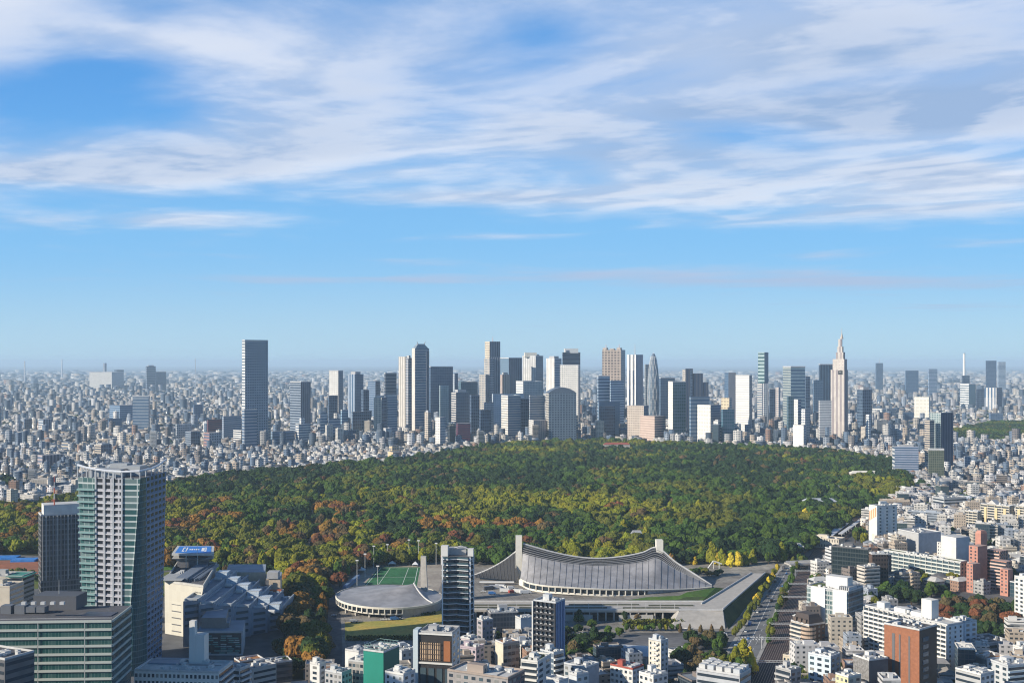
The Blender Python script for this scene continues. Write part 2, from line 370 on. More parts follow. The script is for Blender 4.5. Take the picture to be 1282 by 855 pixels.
structure('side_street', poly((380, 830), (430, 814), (560, 808), (800, 800), (925, 793), (925, 803), (800, 812), (560, 824), (430, 832), (380, 850)), 0.11, ground_mat([(0.13, 0.13, 0.14), (0.18, 0.18, 0.185)], 0.03))
structure('avenue', poly((402, 900), (408, 800), (414, 730), (424, 730), (428, 800), (428, 900)), 0.13, ground_mat([(0.09, 0.09, 0.1), (0.13, 0.13, 0.135)], 0.03))
rail_L = [(840, 1000), (930, 856), (960, 800), (985, 745), (1000, 715), (1030, 672), (1075, 640), (1130, 612)]
rail_R = [(955, 1000), (990, 856), (1004, 800), (1013, 745), (1026, 715), (1064, 672), (1097, 645), (1141, 613)]
strip('railway_bed', rail_L, rail_R, 0.06, ground_mat([(0.075, 0.055, 0.052), (0.05, 0.04, 0.042)], 0.06))
m = MB()
for k in np.linspace(0.07, 0.93, 16):
    P = [G(*a).lerp(G(*b), float(k)) for a, b in zip(rail_L, rail_R)]
    for a, b in zip(P[:-1], P[1:]): ground_line(m, a, b, 0.28, 0.2)
o = m.build('rails', plain((0.22, 0.16, 0.14), 0.5)); o['kind'] = 'structure'

# ------------------------------------------------------------------ trees
rng = random.Random(11)
from mathutils import noise as mn
def crown_mesh(name, seed, shape, leaves=520):
    r = random.Random(seed); m = MB(); lobes = []
    if shape == 'round':
        for k in range(9):
            a = r.uniform(0, 6.28); q = r.uniform(0, 0.62) if k else 0; lobes.append((q * math.cos(a), q * math.sin(a), r.uniform(0.50, 0.72) + (0.06 if not k else 0) - q * .22, r.uniform(0.30, 0.46)))
    elif shape == 'cone':
        for k in range(9): z = 0.14 + k * 0.092; rr = 0.34 * (1 - k / 9.3) ** 0.8 + 0.05; lobes.append((r.uniform(-.07, .07), r.uniform(-.07, .07), z, rr))
    else:
        for k in range(12):
            a = r.uniform(0, 6.28); q = r.uniform(0.1, 0.75); lobes.append((q * math.cos(a), q * math.sin(a), r.uniform(0.50, 0.78) - q * .25, r.uniform(0.26, 0.40)))
    tot = sum(l[3] ** 2 for l in lobes)
    for x, y, z, rr in lobes:                          # dense inner foliage of each bough, rough surfaced
        bm = bmesh.new(); bmesh.ops.create_icosphere(bm, subdivisions=3, radius=rr * .92)
        so = r.uniform(0, 50)
        for v in bm.verts:
            k = 1 + .34 * mn.noise(v.co * (2.6 / rr * .8) + Vector((so, 0, 0))) + .2 * mn.noise(v.co * (6.5 / rr * .8) + Vector((0, so, 0)))
            v.co = Vector((x, y, z)) + Vector((v.co.x * k, v.co.y * k, v.co.z * k * (0.85 if shape == 'cone' else 0.72)))
        for f in bm.faces:
            if f.calc_center_median().z > .12: m.face([v.co for v in f.verts])
        bm.free()
    for x, y, z, rr in lobes:
        for k in range(int(leaves * .55 * rr * rr / tot)):
            u = r.uniform(-0.75, 1); a = r.uniform(0, 6.28); s = math.sqrt(1 - u * u); n = Vector((s * math.cos(a), s * math.sin(a), u))
            rad = rr * r.uniform(0.80, 1.05); c = Vector((x, y, z)) + Vector((n.x, n.y, n.z * (0.85 if shape == 'cone' else 0.72))) * rad
            nn = (n + Vector((r.gauss(0, .24), r.gauss(0, .24), r.gauss(0, .24)))).normalized(); tx = nn.orthogonal().normalized(); ty = nn.cross(tx)
            a = r.uniform(0, 6.28); tx, ty = tx * math.cos(a) + ty * math.sin(a), ty * math.cos(a) - tx * math.sin(a); q = r.uniform(0.035, 0.075) * (0.75 if shape == 'cone' else 1)
            m.face([c - tx * q - ty * q * .8, c + tx * q - ty * q * .6, c + tx * q * .8 + ty * q, c - tx * q * .9 + ty * q * .8])
    o = m.build(name, LEAF); me = o.data; bpy.data.objects.remove(o); me.name = name; return me
ROUND = [crown_mesh('crown', s, 'round') for s in range(6)]; WIDE = [crown_mesh('crown', 20 + s, 'wide') for s in range(3)]; CONE = [crown_mesh('crown', 40 + s, 'cone', 460) for s in range(3)]
def trunk_mesh():
    m = MB(); m.tube((0, 0, 0), (0.01, 0.01, 0.55), 0.045, 0.03, 7)
    for k in range(4):
        a = k * 1.6; m.tube((0.01, 0.01, 0.34 + .05 * k), (0.28 * math.cos(a), 0.28 * math.sin(a), 0.62 + .03 * k), 0.022, 0.008, 5)
    o = m.build('trunk', plain((0.07, 0.05, 0.035), 0.9)); me = o.data; bpy.data.objects.remove(o); return me
TRUNK = trunk_mesh()
PAL = {'dark green': (0.021, 0.042, 0.013), 'green': (0.046, 0.082, 0.013), 'olive green': (0.090, 0.098, 0.014), 'yellow-green': (0.155, 0.160, 0.013),
       'orange-brown': (0.20, 0.105, 0.022), 'reddish-brown': (0.14, 0.055, 0.026), 'brown': (0.095, 0.068, 0.030), 'bright yellow': (0.46, 0.34, 0.03)}
def tint_of(col, r): a = r.uniform(0.8, 1.22); c = PAL[col]; return (c[0] * a * r.uniform(.9, 1.1), c[1] * a, c[2] * a)
NTREE = [0]
def tree(x, y, h, wd, col, form='round', what=None, r=rng, group='trees standing on their own', z=0.0, dist=None):
    t = thing('broadleaf_tree' if form != 'cone' else 'ginkgo_tree', (x, y, z), '', 'tree', group, r.uniform(0, 6.28))
    me = r.choice({'round': ROUND, 'wide': WIDE, 'cone': CONE}[form])
    o = bpy.data.objects.new('crown', me); C.objects.link(o); o.parent = t; o.scale = (wd / (1.6 if form != 'cone' else 0.75), wd / (1.6 if form != 'cone' else 0.75), h)
    o['tint'] = tint_of(col, r)
    k = bpy.data.objects.new('trunk', TRUNK); C.objects.link(k); k.parent = t; k.scale = (h, h, h)
    label_later(t, what or ('%s %s tree' % (col, {'round': 'round-crowned', 'wide': 'spreading', 'cone': 'upright pointed'}[form])), x, y); NTREE[0] += 1; return t

def inside(P, x, y):
    c = False; j = len(P) - 1
    for i in range(len(P)):
        if (P[i][1] > y) != (P[j][1] > y) and x < (P[j][0] - P[i][0]) * (y - P[i][1]) / (P[j][1] - P[i][1]) + P[i][0]: c = not c
        j = i
    return c
from mathutils import noise as mn
def forest_colour(x, y, r):
    px, py = PX(x, y, 12)
    a = mn.noise(Vector((x / 110, y / 160, 1.3))); b = mn.noise(Vector((x / 60, y / 80, 7.1))); c = mn.noise(Vector((x / 230, y / 330, 4.4)))
    near = min(1, max(0, (py - 585) / 60)); left = min(1, max(0, (900 - px) / 350)); far = 1 - near
    warm = near * (0.2 + 0.8 * left) * 0.42 + b * 0.62 + r.gauss(0, .10)
    if 355 < px < 432 and py > 725: return r.choice(['brown', 'dark green', 'green', 'dark green', 'olive green', 'orange-brown'])
    if px > 880 and py > 620: return r.choice(['green', 'dark green', 'dark green', 'green']) if a < 0.25 else 'olive green'
    gold = math.exp(-((px - 600) / 140) ** 2 - ((py - 630) / 20) ** 2); warm -= .22 * gold
    if warm > 0.57: return 'orange-brown' if r.random() < 0.6 else r.choice(['reddish-brown', 'brown'])
    if warm > 0.36 and a > -0.1: return r.choice(['olive green', 'brown', 'yellow-green', 'olive green', 'green'])
    g = a + 0.8 * c + near * 0.42 * left - 0.30 * far - (0.16 if px > 820 else 0) + r.gauss(0, .15) - (0.12 if px < 560 and py < 610 else 0)
    g += .38 * gold
    if g > 0.46: return 'yellow-green'
    if g > 0.16: return 'olive green'
    if g > -0.22: return 'green'
    return r.choice(['brown', 'olive green', 'green']) if r.random() < 0.16 else 'dark green'
fx = [q[0] for q in forest_poly]; fy = [q[1] for q in forest_poly]
path_px = lambda px, py: (384 < px < 397 and 633 < py < 716)
cand = []; r = random.Random(5); step = 13.2
def add_forest(P, step, lo, hi):
    out = []
    x = min(q[0] for q in P)
    while x < max(q[0] for q in P):
        y = min(q[1] for q in P)
        while y < max(q[1] for q in P):
            xx = x + r.uniform(-.55, .55) * step; yy = y + r.uniform(-.55, .55) * step
            if inside(P, xx, yy):
                px, py = PX(xx, yy)
                if abs(px - 641) < 720 and not path_px(px, py) and not (391 < px < 413 and 617.5 < py < 625.5) and not (r.random() < 0.08) and not (402 < px < 426 and py > 722 and r.random() < .93):
                    u = 0.5 + 0.9 * mn.noise(Vector((xx / 45, yy / 45, 9))) ; out.append((xx, yy, lo + (hi - lo) * min(1, max(0, u * .42 + r.random() * .58)), step * r.choice([r.uniform(.9, 1.4), r.uniform(1.2, 1.7), r.uniform(1.5, 2.1)])))
            y += step
        x += step
    return out
cand = add_forest(forest_poly, step, 7, 23)
cand.sort(key=lambda q: q[1])
cand = [q for q in cand if not (PX(q[0], q[1])[0] > 985 and q[1] < 1160)]
BOOK = 30
single = cand[:BOOK]; mass = cand[BOOK:]
for x, y, h, wd in single:
    tree(x, y, h, wd, forest_colour(x, y, r), r.choice(['round', 'round', 'wide']), group='park trees along the near edge of the woods', r=r)
mass += [q for q in add_forest(GARDEN, 11, 10, 17)]
src = bpy.data.collections.new('crown_shapes')
for i, me in enumerate(ROUND + WIDE):
    o = bpy.data.objects.new('crown_shape', me); src.objects.link(o)
def scatter(name, pts, cols):
    me = bpy.data.meshes.new(name); me.from_pydata([(q[0], q[1], 0) for q in pts], [], [])
    at = me.attributes.new('tint', 'FLOAT_COLOR', 'POINT'); at.data.foreach_set('color', np.array([tuple(c) + (1,) for c in cols], dtype=np.float32).ravel())
    at = me.attributes.new('size', 'FLOAT_VECTOR', 'POINT'); at.data.foreach_set('vector', np.array([(q[3] / 1.6, q[3] / 1.6, q[2]) for q in pts], dtype=np.float32).ravel())
    at = me.attributes.new('turn', 'FLOAT_VECTOR', 'POINT'); at.data.foreach_set('vector', np.array([(0, 0, r.uniform(0, 6.28)) for q in pts], dtype=np.float32).ravel())
    o = bpy.data.objects.new(name, me); C.objects.link(o); o['kind'] = 'stuff'
    g = bpy.data.node_groups.new(name, 'GeometryNodeTree'); t = NT(g)
    g.interface.new_socket('Geometry', in_out='INPUT', socket_type='NodeSocketGeometry'); g.interface.new_socket('Geometry', in_out='OUTPUT', socket_type='NodeSocketGeometry')
    gi = t.new('NodeGroupInput'); go = t.new('NodeGroupOutput'); ip = t.new('GeometryNodeInstanceOnPoints'); ci = t.new('GeometryNodeCollectionInfo')
    ci.inputs['Collection'].default_value = src; ci.inputs['Separate Children'].default_value = True; ci.inputs['Reset Children'].default_value = True
    def na(nm):
        n = t.new('GeometryNodeInputNamedAttribute', data_type='FLOAT_VECTOR'); n.inputs['Name'].default_value = nm; return n.outputs['Attribute']
    t.l.new(gi.outputs[0], ip.inputs['Points']); t.l.new(ci.outputs[0], ip.inputs['Instance']); ip.inputs['Pick Instance'].default_value = True
    t.l.new(na('size'), ip.inputs['Scale'])
    er = t.new('FunctionNodeEulerToRotation'); t.l.new(na('turn'), er.inputs[0]); t.l.new(er.outputs[0], ip.inputs['Rotation'])
    t.l.new(ip.outputs[0], go.inputs[0])
    md = o.modifiers.new('scatter', 'NODES'); md.node_group = g; return o
o = scatter('forest', mass, [tint_of(forest_colour(q[0], q[1], r), r) for q in mass])
tag(o, 'wide autumn forest of green, olive and orange tree crowns across the middle', 'forest')
print('forest', len(single), len(mass))
# ------------------------------------------------------------------ the large suspended-roof hall
LEAD = plain((0.30, 0.295, 0.305), 0.5, 0.26, 0.09, 0.0); CREAM = plain((0.74, 0.70, 0.61), 0.7, 0.06); DARK = plain((0.025, 0.027, 0.032), 0.4); WHITE = plain((0.78, 0.77, 0.74), 0.6, 0.06)
CONCM = plain((0.42, 0.395, 0.36), 0.85, 0.12, 0.2); GREY = plain((0.27, 0.27, 0.28), 0.7); LGREY = plain((0.52, 0.52, 0.52), 0.7, 0.1); GLASS = plain((0.03, 0.045, 0.06), 0.1, 0.1, 0.3, 0.0, 0.6)
def catmull(P, n):
    P = [Vector(q) for q in P]; P = [P[0] * 2 - P[1]] + P + [P[-1] * 2 - P[-2]]; out = []; seg = len(P) - 3
    for i in range(n):
        u = i / (n - 1) * seg; k = min(int(u), seg - 1); t = u - k; a, b, c, d = P[k:k + 4]
        out.append(0.5 * ((2 * b) + (c - a) * t + (2 * a - 5 * b + 4 * c - d) * t * t + (3 * b - a - 3 * c + d) * t ** 3))
    return out
hall = thing('sports_hall', (72, 1060, 0), 'large hall with swooping grey suspended roof slung between two cream masts', 'sports hall')
DR = 1088.0
ridge_px = [(655, 681), (690, 691), (722, 697.5), (750, 699.5), (780, 697), (805, 692), (823, 686), (846, 704), (868, 718), (891, 733)]
ridge = catmull([AT(x, DR - (max(0, i - 6) * 6), ZT(y, DR - (max(0, i - 6) * 6))) for i, (x, y) in enumerate(ridge_px)], 61)
eave_px = [(651, 724, 1072), (662, 729, 1050), (682, 732.5, 1034), (710, 734.5, 1024), (745, 736.5, 1020), (780, 737.5, 1022), (815, 737.5, 1030), (845, 737, 1040), (870, 736, 1050), (891, 734, 1058)]
eave = catmull([AT(x, Y, ZT(y, Y)) for x, y, Y in eave_px], 61)
NS = 12; SB = 3
def by_px(C_, lo, hi, n=61):
    px = [PX(q.x, q.y)[0] for q in C_]; out = []
    for k in range(n):
        t_ = lo + (hi - lo) * k / (n - 1); out.append(Vector([float(np.interp(t_, px, [q[j] for q in C_])) for j in range(3)]))
    return out
ridge = by_px(ridge, 655, 891); eave = by_px(eave, 651, 891)
def sheet(s0, s1):
    rows = []; uvs = []
    for a, b in zip(ridge, eave):
        row = []; uv = []
        for k in range(NS + 1):
            s = s0 + (s1 - s0) * k / NS; q = a.lerp(b, s); q.z = b.z + (a.z - b.z) * (1 - s) ** 1.75; row.append(q); uv.append((s, 0))
        rows.append(row); uvs.append(uv)
    return rows
m = MB(); m.grid(sheet(0.17, 1.0)); hroof = m.build('roof', LEAD, hall, smooth=True, weld=True)
m = MB(); m.grid([[q + Vector((0, 0.5, -1.2)) for q in row] for row in sheet(0.0, 0.19)]); hsky = m.build('skylight', DARK, hall, smooth=True, weld=True)
rows = sheet(0.0, 0.19)
for k in (2, 4.5, 7, 9.5, 12):
    m = MB(); k0 = int(k); m.path([row[k0].lerp(row[min(k0 + 1, NS)], k - k0) + Vector((0, 0, 0.1)) for row in rows], 0.34, 4); m.build('skylight_bar', GREY, hsky)
# dark standing ribs that run from the skylight to the eave
rows = sheet(0.17, 1.0)
for i in range(2, 60, 2):
    m = MB(); pts = [q + Vector((0, -.1, .12)) for q in rows[i]]; m.path(pts, 0.15, 4); m.build('roof_rib', plain((0.10, 0.10, 0.115), 0.6), hroof)
m = MB(); m.path([q + Vector((0, 0, .6)) for q in ridge], 0.75, 6); m.build('ridge_cable', LGREY, hall)
m = MB()
up = [q + Vector((0, -0.4, 0.3)) for q in eave]; lo = [q + Vector((0, 0.2, -1.1)) for q in eave]
m.grid([up, [a + Vector((0, -.8, -.3)) for a in up], [a + Vector((0, -.8, 0)) for a in lo], lo]); m.build('roof_rim', CREAM, hall)
# stands under the rim: window band split by piers, underside, columns
m = MB(); n = 41; win = [q + Vector((0, 0.6, -1.1)) for q in eave[:n]]; m.grid([win, [q + Vector((0, 1.2, -4.2)) for q in win]]); m.build('window_band', GLASS, hall)
m = MB(); sill = [q + Vector((0, 0.2, -4.9)) for q in eave[:n]]; m.grid([sill, [q + Vector((0, 0, -1.7)) for q in sill], [q + Vector((0, 14, -5.0)) for q in sill]]); m.build('stand_underside', CREAM, hall)
for i in range(1, n, 2):
    a = eave[i]; piece('pier', CREAM, hall, (a.x, a.y + 0.2, a.z - 3.2), (1, 0), 0.9, 1.6, 4.4)
for i in range(6, n, 4):
    a = eave[i]; piece('column', CONCM, hall, (a.x, a.y + 7, max(0.2, (a.z - 7.5) / 2)), (1, 0), 1.4, 3.0, max(0.5, a.z - 6.0))
m = MB(); wl = [q + Vector((0, 0.8, -1.0)) for q in eave[n - 1:]]; m.grid([wl, [Vector((q.x, q.y + 1, -0.2)) for q in wl]]); m.build('side_wall', plain((0.50, 0.50, 0.50), 0.8), hall)
m = MB(); bk = [Vector((q.x, q.y + 17, min(q.z - 8, 3))) for q in eave[:n]]; m.grid([bk, [Vector((q.x, q.y, -0.2)) for q in bk]]); m.build('entrance_wall', DARK, hall)
m = MB(); lf = ridge[0]; m.prism([(eave[0].x - 1, eave[0].y + 1), (eave[3].x, eave[3].y + 2), (lf.x + 6, DR + 1), (lf.x - 1, DR + 1)], -0.2, eave[0].z - 1.2, wall=0, cap=0); m.build('end_wall', CREAM, hall)
# back slope so that the roof is closed from behind
m = MB(); bk = []
for i, a in enumerate(ridge):
    t = i / 60; e = Vector((a.x - 10 * (1 - t) * (1 - t), a.y + 52 * math.sin(math.pi * min(1, .35 + t * .62)), 7 if t < .95 else a.z)); bk.append([a.lerp(e, k / 8) + Vector((0, 0, (e.z - a.z) * ((k / 8) ** .62 - k / 8))) for k in range(9)])
m.grid(bk); m.build('rear_roof', LEAD, hall, smooth=True, weld=True)
for px0, px1, yt, zb in ((645.5, 653.5, 671, 0), (821.5, 830, 676, 0)):
    a = AT(px0, DR, 0); b = AT(px1, DR, 0); zt = ZT(yt, DR); m = MB()
    m.prism([(a.x, DR - 2), (b.x, DR - 2), (b.x, DR + 7), (a.x, DR + 7)], -0.2, zt, wall=0, cap=0); m.build('mast', CREAM, hall)
# crescent wing running back to the left of the left mast
m = MB(); A = catmull([AT(x, Y, ZT(y, Y)) for x, y, Y in ((646, 690, 1090), (630, 702, 1096), (612, 712, 1102), (594, 719.5, 1108))], 25)
B = [Vector((q.x + 1.5, 1080 + i * .8, 2.2)) for i, q in enumerate(A)]
rows = [[a.lerp(b, k / 8) + Vector((0, 0, (b.z - a.z) * ((k / 8) ** .7 - k / 8))) for k in range(9)] for a, b in zip(A, B)]
m.grid(rows); hwing = m.build('wing_roof', plain((0.032, 0.033, 0.038), 0.75), hall, smooth=True, weld=True)  # near-black tone stands in for the shade on this wing
for i in range(0, 25, 2):
    m = MB(); m.path([q + Vector((0, -.2, .2)) for q in rows[i]], 0.35, 4); m.build('roof_rib', plain((0.09, 0.09, 0.10), 0.6), hwing)
m = MB(); m.path(A, 0.6, 5); m.build('wing_cable', LGREY, hall)
piece('entrance_canopy', WHITE, hall, AT(622, 1074, 2.6), (1, 0), 32, 3, 0.8)
mark('the large swooping-roof hall', 75, 1080); mark('the left cream mast of the big hall', 6.5, 1105); mark('the right cream mast of the big hall', 138, 1105)
# ------------------------------------------------------------------ the round hall
rh = thing('round_hall', (-103, 975, 0), 'small round hall with grey spiral tent roof rising to one side', 'sports hall')
cx, cy, RR = -103.0, 975.0, 44.0; pk = AT(518, 985, ZT(730, 985)); rows = []
def rimz(a): return 9.5 + 1.6 * math.cos(a - 2.6)
for k in range(73):
    a = k * 2 * math.pi / 72; e = Vector((cx + RR * math.cos(a), cy + RR * math.sin(a), rimz(a)))
    rows.append([e.lerp(pk, s) + Vector((0, 0, (pk.z - e.z) * (s ** 2.3 - s))) for s in [j / 14 for j in range(15)]])
m = MB(); m.grid(rows); m.build('roof', LEAD, rh, smooth=True, weld=True)
ring = [q[0] for q in rows]
m = MB(); m.grid([[q + Vector((0, 0, .5)) for q in ring], [Vector((cx + (q.x - cx) * 1.015, cy + (q.y - cy) * 1.015, q.z + .4)) for q in ring], [Vector((cx + (q.x - cx) * 1.015, cy + (q.y - cy) * 1.015, q.z - 1.1)) for q in ring], [q + Vector((0, 0, -1.1)) for q in ring]]); m.build('roof_rim', CREAM, rh)
def arc(a0, a1, n, rad, z): return [Vector((cx + rad * math.cos(a0 + (a1 - a0) * k / n), cy + rad * math.sin(a0 + (a1 - a0) * k / n), z(a0 + (a1 - a0) * k / n))) for k in range(n + 1)]
a0, a1 = R(140), R(290)
m = MB(); m.grid([arc(a0, a1, 48, RR * .99, lambda a: rimz(a) - 1.1), arc(a0, a1, 48, RR * .97, lambda a: rimz(a) - 4.6)]); m.build('window_band', GLASS, rh)
m = MB(); m.grid([arc(a0, a1, 48, RR * 1.0, lambda a: rimz(a) - 4.4), arc(a0, a1, 48, RR * .995, lambda a: rimz(a) - 5.6), arc(a0, a1, 48, RR * .82, lambda a: 2.0)]); m.build('stand_underside', CREAM, rh)
for k in range(0, 49, 2):
    a = a0 + (a1 - a0) * k / 48; piece('pier', CREAM, rh, (cx + RR * math.cos(a), cy + RR * math.sin(a), rimz(a) - 3.0), (-math.sin(a), math.cos(a)), 0.8, 1.2, 3.8)
for k in range(0, 49, 6):
    a = a0 + (a1 - a0) * k / 48; piece('column', CONCM, rh, (cx + RR * .9 * math.cos(a), cy + RR * .9 * math.sin(a), 2.0), (-math.sin(a), math.cos(a)), 1.4, 2.4, 4.6)
m = MB(); b0, b1 = R(290), R(500); m.grid([arc(b0, b1, 48, RR * .99, lambda a: rimz(a) - 1.0), arc(b0, b1, 48, RR * .99, lambda a: -0.2)]); m.build('side_wall', plain((0.40, 0.385, 0.37), 0.85), rh)
m = MB(); m.lathe((cx, cy), [(RR * .80, -0.2), (RR * .80, 4.0)], 48); m.build('ground_storey', DARK, rh)
mx = AT(531.5, 992, 0); m = MB(); tp = [(mx.x - 3.2, 990), (mx.x + 3.2, 989), (mx.x + 3.2, 996), (mx.x - 3.2, 998)]
m.prism(tp, -.2, ZT(697, 990), top=[(mx.x - 3.2, 990), (mx.x + 1.2, 989), (mx.x + 1.2, 996), (mx.x - 3.2, 998)], wall=0, cap=0); m.build('mast', CONCM, rh)
m = MB(); m.path([rows[66][k] + Vector((0, 0, .4)) for k in range(15)], 0.7, 5); m.build('roof_cable', LGREY, rh)
mark('the small round hall', cx, cy); FOOT.append((cx, cy, 50))
# ------------------------------------------------------------------ terrace, ramp walls, slopes
def mesh_thing(name, m, mat, label, cat, group=None, smooth=False): return tag(m.build(name, mat, smooth=smooth), label, cat, group)
tr = thing('raised_terrace', (60, 930, 0), 'long pale concrete terrace on piers in front of the large hall', 'terrace'); zt = 8.5
dk = [G(905, 764, zt), G(884, 752, zt), G(562, 752, zt), G(560, 763, zt)]
m = MB(); m.prism([dk[3], dk[0], dk[1], dk[2]], zt - 1.6, zt, wall=0, cap=0, floor=True); m.build('deck', CONCM, tr)
m = MB(); a, b = G(560, 763, zt), G(905, 764, zt); m.prism([(a.x, a.y), (b.x, b.y), (b.x, b.y + .5), (a.x, a.y + .5)], zt, zt + 1.2, wall=0, cap=0); m.build('parapet', LGREY, tr)
m = MB(); a, b = G(562, 753, zt), G(880, 753, zt); m.prism([(a.x, a.y - .5), (b.x, b.y - .5), (b.x, b.y), (a.x, a.y)], zt, zt + 1.1, wall=0, cap=0); m.build('parapet', LGREY, tr)
for k in range(27):
    q = G(565 + k * 10.2, 764, zt); piece('pier', CONCM, tr, (q.x, q.y + 2.5, (zt - 1.6) / 2 - .1), (1, 0), 1.0, 2.0, zt - 1.8)
m = MB(); a, b = G(562, 753, zt), G(838, 753, zt); m.prism([(a.x, a.y - 7), (b.x, b.y - 7), (b.x, b.y - 6), (a.x, a.y - 6)], -.1, zt - 1.7, wall=0, cap=0); m.build('rear_wall', plain((0.13, 0.125, 0.125), .8), tr)
for k, (x0, x1) in enumerate(((632, 662), (700, 742), (775, 818))):
    a = G(x0, 764, zt); b = G(x1, 764, zt); m = MB(); m.prism([(a.x, a.y + .8), (b.x, b.y + .8), (b.x, b.y + 10), (a.x, a.y + 10)], 0.1, 4.6, wall=0, cap=0); m.build('infill_wall', plain((0.46, 0.44, 0.40), .8), tr)
for x0, x1, y in ((570, 700, 757.5), (712, 800, 757), (812, 868, 758), (590, 640, 760.5), (650, 760, 760.8), (780, 850, 761)):
    a, b = G(x0, y, zt), G(x1, y, zt); piece('planter', plain((.07, .075, .05), .9, .4, .3), tr, ((a.x + b.x) / 2, a.y, zt + .35), (1, 0), b.x - a.x, 2.2, .7)
for k in range(16): q = G(575 + k * 18, 762, zt); piece('lamp_post', LGREY, tr, (q.x, q.y + 2, zt + 2.2), (1, 0), .25, .25, 4.4)
rp = thing('concrete_ramp', (190, 980, 0), 'angular pale concrete ramp walkway ending in a sloped wedge wall', 'ramp')
top = [G(905, 763, zt), G(958, 716, zt + 1), G(941, 716, zt + 1), G(878, 756, zt)]
foot = [(G(907, 787).x, G(907, 787).y), (G(962, 722).x, G(962, 722).y), (top[2].x, top[2].y), (top[3].x, top[3].y)]
m = MB(); m.prism([(top[0].x, top[0].y), (top[1].x, top[1].y), (top[2].x, top[2].y), (top[3].x, top[3].y)], zt - 1.5, zt + .02, wall=0, cap=0); m.build('walkway', CONCM, rp)
m = MB(); f0, f1, f2 = G(908, 787), G(840, 787), G(850, 765, zt); m.face([f1, f0, top[0] + Vector((0, -.1, 0)), f2]); m.face([f0, G(912, 783), top[0], top[0] + Vector((0, -.1, 0))])
m.face([f1, f2, (f2.x, f2.y + 8, zt), (f1.x, f1.y + 22, 0)]); m.build('sloped_wall', CONCM, rp)
for i, j in ((0, 1), (2, 3)):
    m = MB(); n = (top[j] - top[i]); n = Vector((n.y, -n.x, 0)).normalized() * (.35)
    m.prism([top[i] - n, top[j] - n, top[j] + n, top[i] + n][::-1] if False else [top[i] + n, top[j] + n, top[j] - n, top[i] - n], zt, zt + 1.2, wall=0, cap=0); m.build('parapet', LGREY, rp)
GRASS = ground_mat([(0.035, 0.06, 0.015), (0.06, 0.085, 0.02)], 0.05); LGRASS = ground_mat([(0.055, 0.13, 0.02), (0.09, 0.15, 0.03)], 0.05)
def slope(name, pts, mat):
    m = MB(); m.face(pts); o = m.build(name, mat); o['kind'] = 'structure'; return o
slope('grass_slope', [top[0] + Vector((.3, -.1, -.5)), G(912, 788), G(968, 718), top[1] + Vector((.3, 0, -.5))], GRASS)
slope('lawn_bank', [G(838, 751, .3), G(880, 751, .3), G(914, 737, .4), G(896, 735, 4), G(860, 741, 4)], LGRASS)
slope('lawn_bank', [G(785, 751, .3), G(838, 751, .3), G(858, 745, 2.5), G(810, 747, .6)], LGRASS)
slope('forecourt', [G(845, 752, zt + .1), G(872, 752, zt + .1), G(882, 747, zt + .1), G(858, 747, zt + .1)], GRASS)
mark('the long concrete terrace', 40, 930); mark('the angular concrete ramp', 185, 960)
# clipped hedges
def hedge(P, wd, h, label, col, z=0.0):
    m = MB(); r2 = random.Random(len(label)); L = []
    for a, b in zip(P[:-1], P[1:]):
        for k in range(int((b - a).length * wd * h * 1.1)):
            q = a.lerp(b, r2.random()); n = (b - a).normalized(); s = Vector((-n.y, n.x, 0)); c = q + s * r2.uniform(-wd / 2, wd / 2) + Vector((0, 0, z + r2.uniform(.1, h)))
            nn = Vector((r2.gauss(0, .6), r2.gauss(0, .6) - .3, r2.gauss(.6, .5))).normalized(); tx = nn.orthogonal().normalized() * r2.uniform(.4, .8); ty = nn.cross(tx)
            m.face([c - tx - ty, c + tx - ty, c + tx + ty, c - tx + ty])
    o = m.build('hedge', LEAF); o['tint'] = PAL[col]; return tag(o, label, 'hedge')
hedge([G(434, 801), G(555, 800)], 5, 3.0, 'clipped green hedge along the street edge of the dry yellow lawn', 'olive green')
hedge([G(780, 783), G(855, 782)], 6, 4.5, 'leafy hedge below the concrete terrace, under its pale wall', 'olive green')
hedge([G(512, 772), G(545, 768)], 3, 2.0, 'low dark hedge between dry lawn and round hall', 'green')
# poles round the sports pitch
for i, (x, y, h) in enumerate(((447, 734, 24), (457, 722, 22), (468, 711, 22), (485, 706, 20), (512, 705, 24), (524, 706, 24), (546, 707, 22), (473, 739, 22))):
    g = G(x, y); t = thing('floodlight_pole', (g.x, g.y, 0), '', 'floodlight', 'floodlight poles round the green pitch'); label_later(t, 'thin white floodlight pole', g.x, g.y)
    m = MB(); m.tube((g.x, g.y, 0), (g.x, g.y, h), .22, .14, 6); m.build('pole', WHITE, t); piece('lamp_head', WHITE, t, (g.x, g.y, h), (1, 0), 2.6, .6, 1.0)
mark('the green sports pitch', *G(490, 720)[:2])
m = MB(); a, b = G(429, 739), G(447, 724)
m.prism([(a.x, a.y), (a.x + 3, a.y - 1), (b.x + 3, b.y), (b.x, b.y)], 0, 4, wall=0, cap=0); mesh_thing('spectator_stand', m, plain((.12, .2, .34), .6), 'low blue-grey stand on the left side of the green pitch', 'stand')
m = MB(); a, b = G(434, 741), G(470, 741); m.prism([(a.x, a.y), (b.x, b.y), (b.x, b.y + 5), (a.x, a.y + 5)], 0, 3, wall=0, cap=0); mesh_thing('pavilion', m, plain((.45, .52, .62), .6), 'low pale blue roof between round hall and green pitch', 'pavilion')
